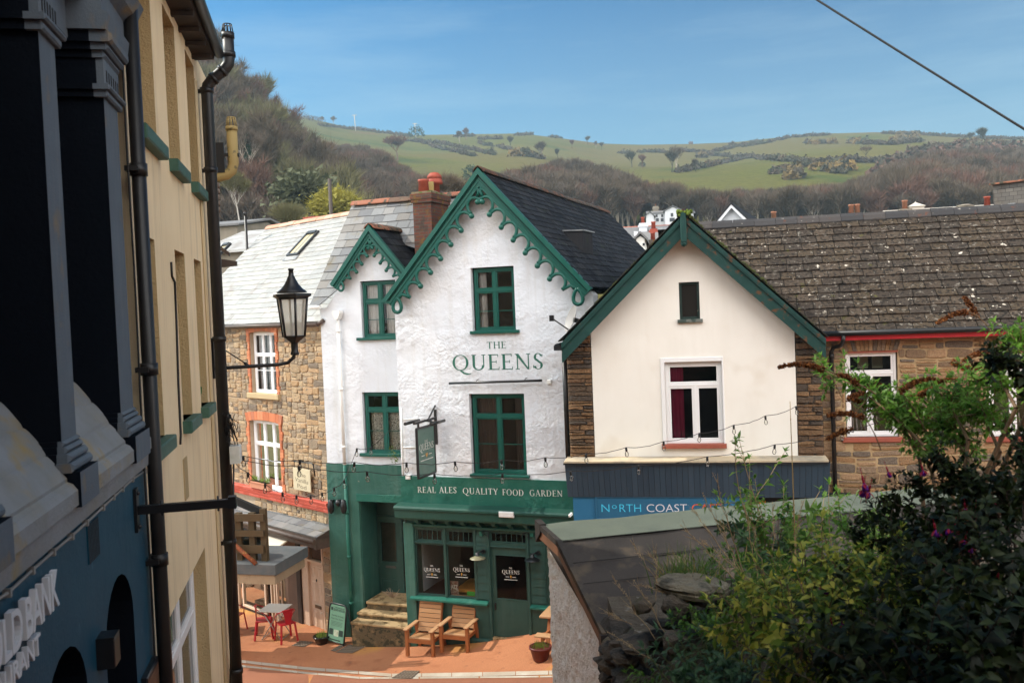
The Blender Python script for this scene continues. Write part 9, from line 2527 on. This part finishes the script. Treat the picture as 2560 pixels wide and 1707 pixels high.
def blades(name, label, px, py, Y, n, h, w, R, mat, cat='grass tuft', wid=.004, lean=.5):
 b = atY(px, py, Y); t = plant(name, label, cat, b); mb = MB()
 for i in range(n):
  p = Vector((R.gauss(0, w), R.gauss(0, w * .7), -.12)); d = Vector((R.gauss(0, lean) * .5, R.gauss(0, lean) * .4, 1)).normalized(); L = h * R.uniform(.45, 1.15); k = 6; q = p; prev = None; s = d.cross(Vector((R.gauss(0, 1), R.gauss(0, 1), .1))).normalized(); vs = []
  for j in range(k + 1):
   ww = wid * (1 - (j / k) ** 2) + .0004; vs += [q - s * ww, q + s * ww]; d = (d + Vector((d.x * .18, d.y * .18, -.05 * j / k))).normalized(); q = q + d * (L / k)
  mb.add(vs, [(2 * j, 2 * j + 1, 2 * j + 3, 2 * j + 2) for j in range(k)], 0, True)
 mb.build('blades', mat, t); return t
m_grass = M('tuft_grass', (.10, .17, .03), .6, island=[(.10, .17, .03), (.14, .2, .04), (.07, .13, .025), (.26, .2, .07)], trans=.35)
blades('grass_tuft', 'feathery green grass tuft on the wall above the slab', 1720, 1440, 7.2, 230, .37, .11, random.Random(21), m_grass)
blades('grass_tuft', 'thin pale grass right of the weed clumps by the felt roof', 2110, 1430, 7.2, 130, .3, .2, random.Random(22), m_grass)
def stalks(name, label, R, lines, r=.0045, mat=m_stemp, twig=True, cat='dry stalks'):
 t = plant(name, label, cat, (0, 0, 0)); mb = MB()
 for (a, b, Y) in lines:
  p = atY(a[0], a[1], Y); q = atY(b[0], b[1], Y + R.uniform(0, .25)); c = curve(p, q, 0, 10)
  for i in range(1, 10): c[i] += Vector((R.gauss(0, .008), R.gauss(0, .008), 0)) + (Vector((0, 0, 1)).cross(q - p)).normalized() * 0
  stem_to(mb, c, r, r * .35, 5)
  if twig:
   for _ in range(14):
    i = R.randint(4, 9); d = ((q - p).normalized() + rdir(R) * .5).normalized(); stem_to(mb, [c[i], c[i] + d * R.uniform(.03, .12)], r * .45, r * .2, 4)
   for _ in range(26):
    i = R.randint(6, 9); u = c[i].lerp(c[i + 1], R.random()) + rdir(R) * .012; s = .006; a_ = rdir(R); b_ = a_.orthogonal(); mb.add([u - a_ * s, u + a_ * s, u + b_ * s], [(0, 1, 2)])
 mb.build('stalk_stems', mat, t); return t
stalks('dry_stalks', 'tall dead flower stalks leaning across the felt roof', random.Random(31), [((1870, 1470), (1780, 1180), 7.0), ((1880, 1480), (1755, 1230), 7.0), ((1850, 1430), (1730, 1270), 7.1), ((1900, 1480), (1850, 1215), 7.0), ((1840, 1420), (1800, 1300), 7.2), ((1920, 1470), (1870, 1290), 7.1), ((1890, 1500), (1700, 1310), 6.9), ((1940, 1480), (1935, 1260), 7.0), ((1960, 1490), (2010, 1250), 7.0), ((1930, 1500), (1760, 1350), 6.8)])
stalks('dry_stalks', 'short pale dead stems on the corner of the rubble wall', random.Random(32), [((1640, 1600), (1530, 1440), 6.6), ((1700, 1640), (1585, 1450), 6.6), ((1660, 1480), (1575, 1350), 6.9), ((1640, 1500), (1640, 1365), 6.9), ((1690, 1490), (1600, 1460), 6.8), ((1580, 1560), (1525, 1535), 6.7), ((1700, 1690), (1520, 1580), 6.5), ((1660, 1430), (1620, 1380), 7.1)], .003)
t = plant('bamboo_cane', 'single straight bamboo cane standing among the sunlit shrubs', 'cane', atY(1995, 1560, 7.0))
p = atY(1975, 1003, 7.3) - atY(1995, 1560, 7.0)
mb = MB(); mb.tube([Vector((0, 0, 0)).lerp(p, i / 12) for i in range(13)], [.0075 - .0004 * i for i in range(13)], 8)
for i in range(1, 12): q = p * (i / 12); mb.tube([q - p.normalized() * .006, q + p.normalized() * .006], .0085 - .0004 * i, 8)
mb.build('cane_shaft', M('bamboo', (.34, .24, .10), .6, col2=(.25, .16, .07), nscale=10), t)
mb = MB(); R = random.Random(40)
for k_ in range(26):
 px, py = R.choice(((2010, 1440), (1960, 1470), (1880, 1480), (2085, 1440), (2000, 1455))); p = atY(px + R.gauss(0, 26), py + R.gauss(0, 16), 6.6 + R.uniform(-.2, .2))
 for j in range(9):
  a = 2 * math.pi * j / 9; mb.add([p, p + Vector((math.cos(a) * .013, -.004, math.sin(a) * .013)), p + Vector((math.cos(a + .5) * .013, -.004, math.sin(a + .5) * .013))], [(0, 1, 2)])
yf = mb.build('yellow_flowers', M('yellow_petals', (.75, .42, .02), .6)); tag(yf, None, None, kind='stuff')
# -- variegated shrub and dark fuchsia, close on the right
def mound(name, label, cat, centre_px, Y, rx, rz, ry, n, R, mat, stem, leafL, leafW, twigL=(.12, .3), mi=(0,), droop=.2):
 c = atY(centre_px[0], centre_px[1], Y); t = plant(name, label, cat, (c.x, c.y, c.z - rz)); ms, ml = MB(), MB()
 for i in range(n):
  d = rdir(R, .15); k = R.uniform(.25, 1) ** .6; p = Vector((d.x * rx * k, d.y * ry * k, rz + d.z * rz * k));
  dd = (d * .7 + rdir(R) * .6 + Vector((0, 0, .35))).normalized(); leafy_stem(ms, ml, p, dd, R.uniform(*twigL), R, .0035, 6, leafL, leafW, .25, .02, .1, True, mi, True, droop)
  if i % 6 == 0: stem_to(ms, curve(Vector((d.x * .1, d.y * .1, 0)), p, .04, 6), .010, .003, 5)
 ms.build('stems', stem, t); ml.build('foliage', mat, t); return t
mound('variegated_shrub', 'low spreading shrub with yellow-edged variegated leaves at the bottom right', 'shrub', (2120, 1600), 4.9, .62, .42, .45, 340, random.Random(51), m_lvar, m_stemb, (.04, .10), .42)
mound('variegated_shrub', 'taller yellow-green variegated sprays rising behind the dark fuchsia', 'shrub', (2290, 1500), 5.9, .42, .36, .35, 130, random.Random(52), m_lvar, m_stemb, (.03, .075), .42)
fu = mound('fuchsia_shrub', 'large dark fuchsia bush with hanging red and purple flowers', 'shrub', (2530, 1550), 4.5, .60, .50, .5, 230, random.Random(53), m_lfuch, m_stemd, (.035, .10), .52)
fu2 = mound('laurel_shrub', 'very dark shaded shrub filling the lower right corner', 'shrub', (2480, 1780), 3.9, .8, .42, .5, 300, random.Random(54), m_lfuch, m_stemd, (.05, .12), .5)
# arching fuchsia branches up and to the left
R = random.Random(55); ms, ml = MB(), MB(); fo = Vector(fu.location); tips = []
for (a, b, Y) in (((2450, 1420), (2200, 1255), 4.9), ((2400, 1500), (2040, 1430), 5.0), ((2420, 1450), (2130, 1350), 5.0), ((2480, 1350), (2330, 1150), 4.8), ((2500, 1380), (2420, 1190), 4.7), ((2540, 1380), (2500, 1200), 4.6), ((2450, 1400), (2270, 1210), 4.9), ((2400, 1450), (2180, 1300), 5.0), ((2560, 1300), (2560, 1120), 4.5), ((2500, 1300), (2380, 1220), 4.7), ((2600, 1020), (2480, 905), 4.6)):
 p = atY(a[0], a[1], Y) - fo; q = atY(b[0], b[1], Y + .2) - fo; c = curve(p, q, .08, 14); stem_to(ms, c, .008, .003, 5)
 for i in range(2, 15):
  for s in range(2): leafy_stem(ms, ml, c[i], (rdir(R, .1) + (q - p).normalized() * .4), R.uniform(.04, .16), R, .003, 4, (.04, .07), .5, .25, .03, .1, True)
  if R.random() < .35: tips.append(c[i] + Vector((R.uniform(-.04, .04), -.03, -.03)))
ms.build('arching_stems', m_stemd, fu); ml.build('arching_foliage', m_lfuch, fu)
m_fred = M('fuchsia_red', (.32, .008, .03), .5, trans=.25); m_fpur = M('fuchsia_purple', (.14, .012, .28), .5, trans=.2)
def flower_mesh():
 mb = MB(); mb.tube([(0, 0, 0), (0, 0, -.035)], .0012, 4); mb.lathe([(.003, -.03), (.005, -.04), (.005, -.055), (.004, -.06)], (0, 0, 0), 8)
 for k in range(4):
  a = k * math.pi / 2; u = Vector((math.cos(a), math.sin(a), 0)); w = Vector((-u.y, u.x, 0)); b = Vector((0, 0, -.058)); mb.add([b, b + u * .016 - w * .007 - Vector((0, 0, .012)), b + u * .030 - Vector((0, 0, .026)), b + u * .016 + w * .007 - Vector((0, 0, .012))], [(0, 1, 2, 3)])
 mb.lathe([(.004, -.06), (.011, -.072), (.012, -.085), (.009, -.09)], (0, 0, 0), 8, 1); mb.tube([(0, 0, -.088), (.002, 0, -.115)], .001, 4); return mb
fl0 = None
for (px, py) in ((2040, 1440), (2055, 1448), (2074, 1536), (2100, 1540), (2355, 1420), (2360, 1430), (2230, 1510), (2310, 1555), (2420, 1330), (2425, 1345), (2470, 1240), (2330, 1300), (2375, 1300), (2390, 1305), (2165, 1200), (2180, 1208), (2300, 1160), (2210, 1165), (2150, 1180), (2540, 1240), (2550, 1260), (2410, 1255), (2440, 1260), (2500, 1425), (2360, 1610), (2510, 1665), (2270, 1500), (2310, 1470)):
 p = atY(px, py - 12, 4.75 if px > 2300 else 4.95) - fo
 if fl0 is None: o = flower_mesh().build('flower', [m_fred, m_fpur], fu); fl0 = o.data
 else: o = bpy.data.objects.new('flower', fl0); COL.objects.link(o); o.parent = fu
 o.location = p; s = R.uniform(1.0, 1.5); o.scale = (s, s, s); o.rotation_euler = (R.uniform(-.3, .3), R.uniform(-.3, .3), R.uniform(0, 6))
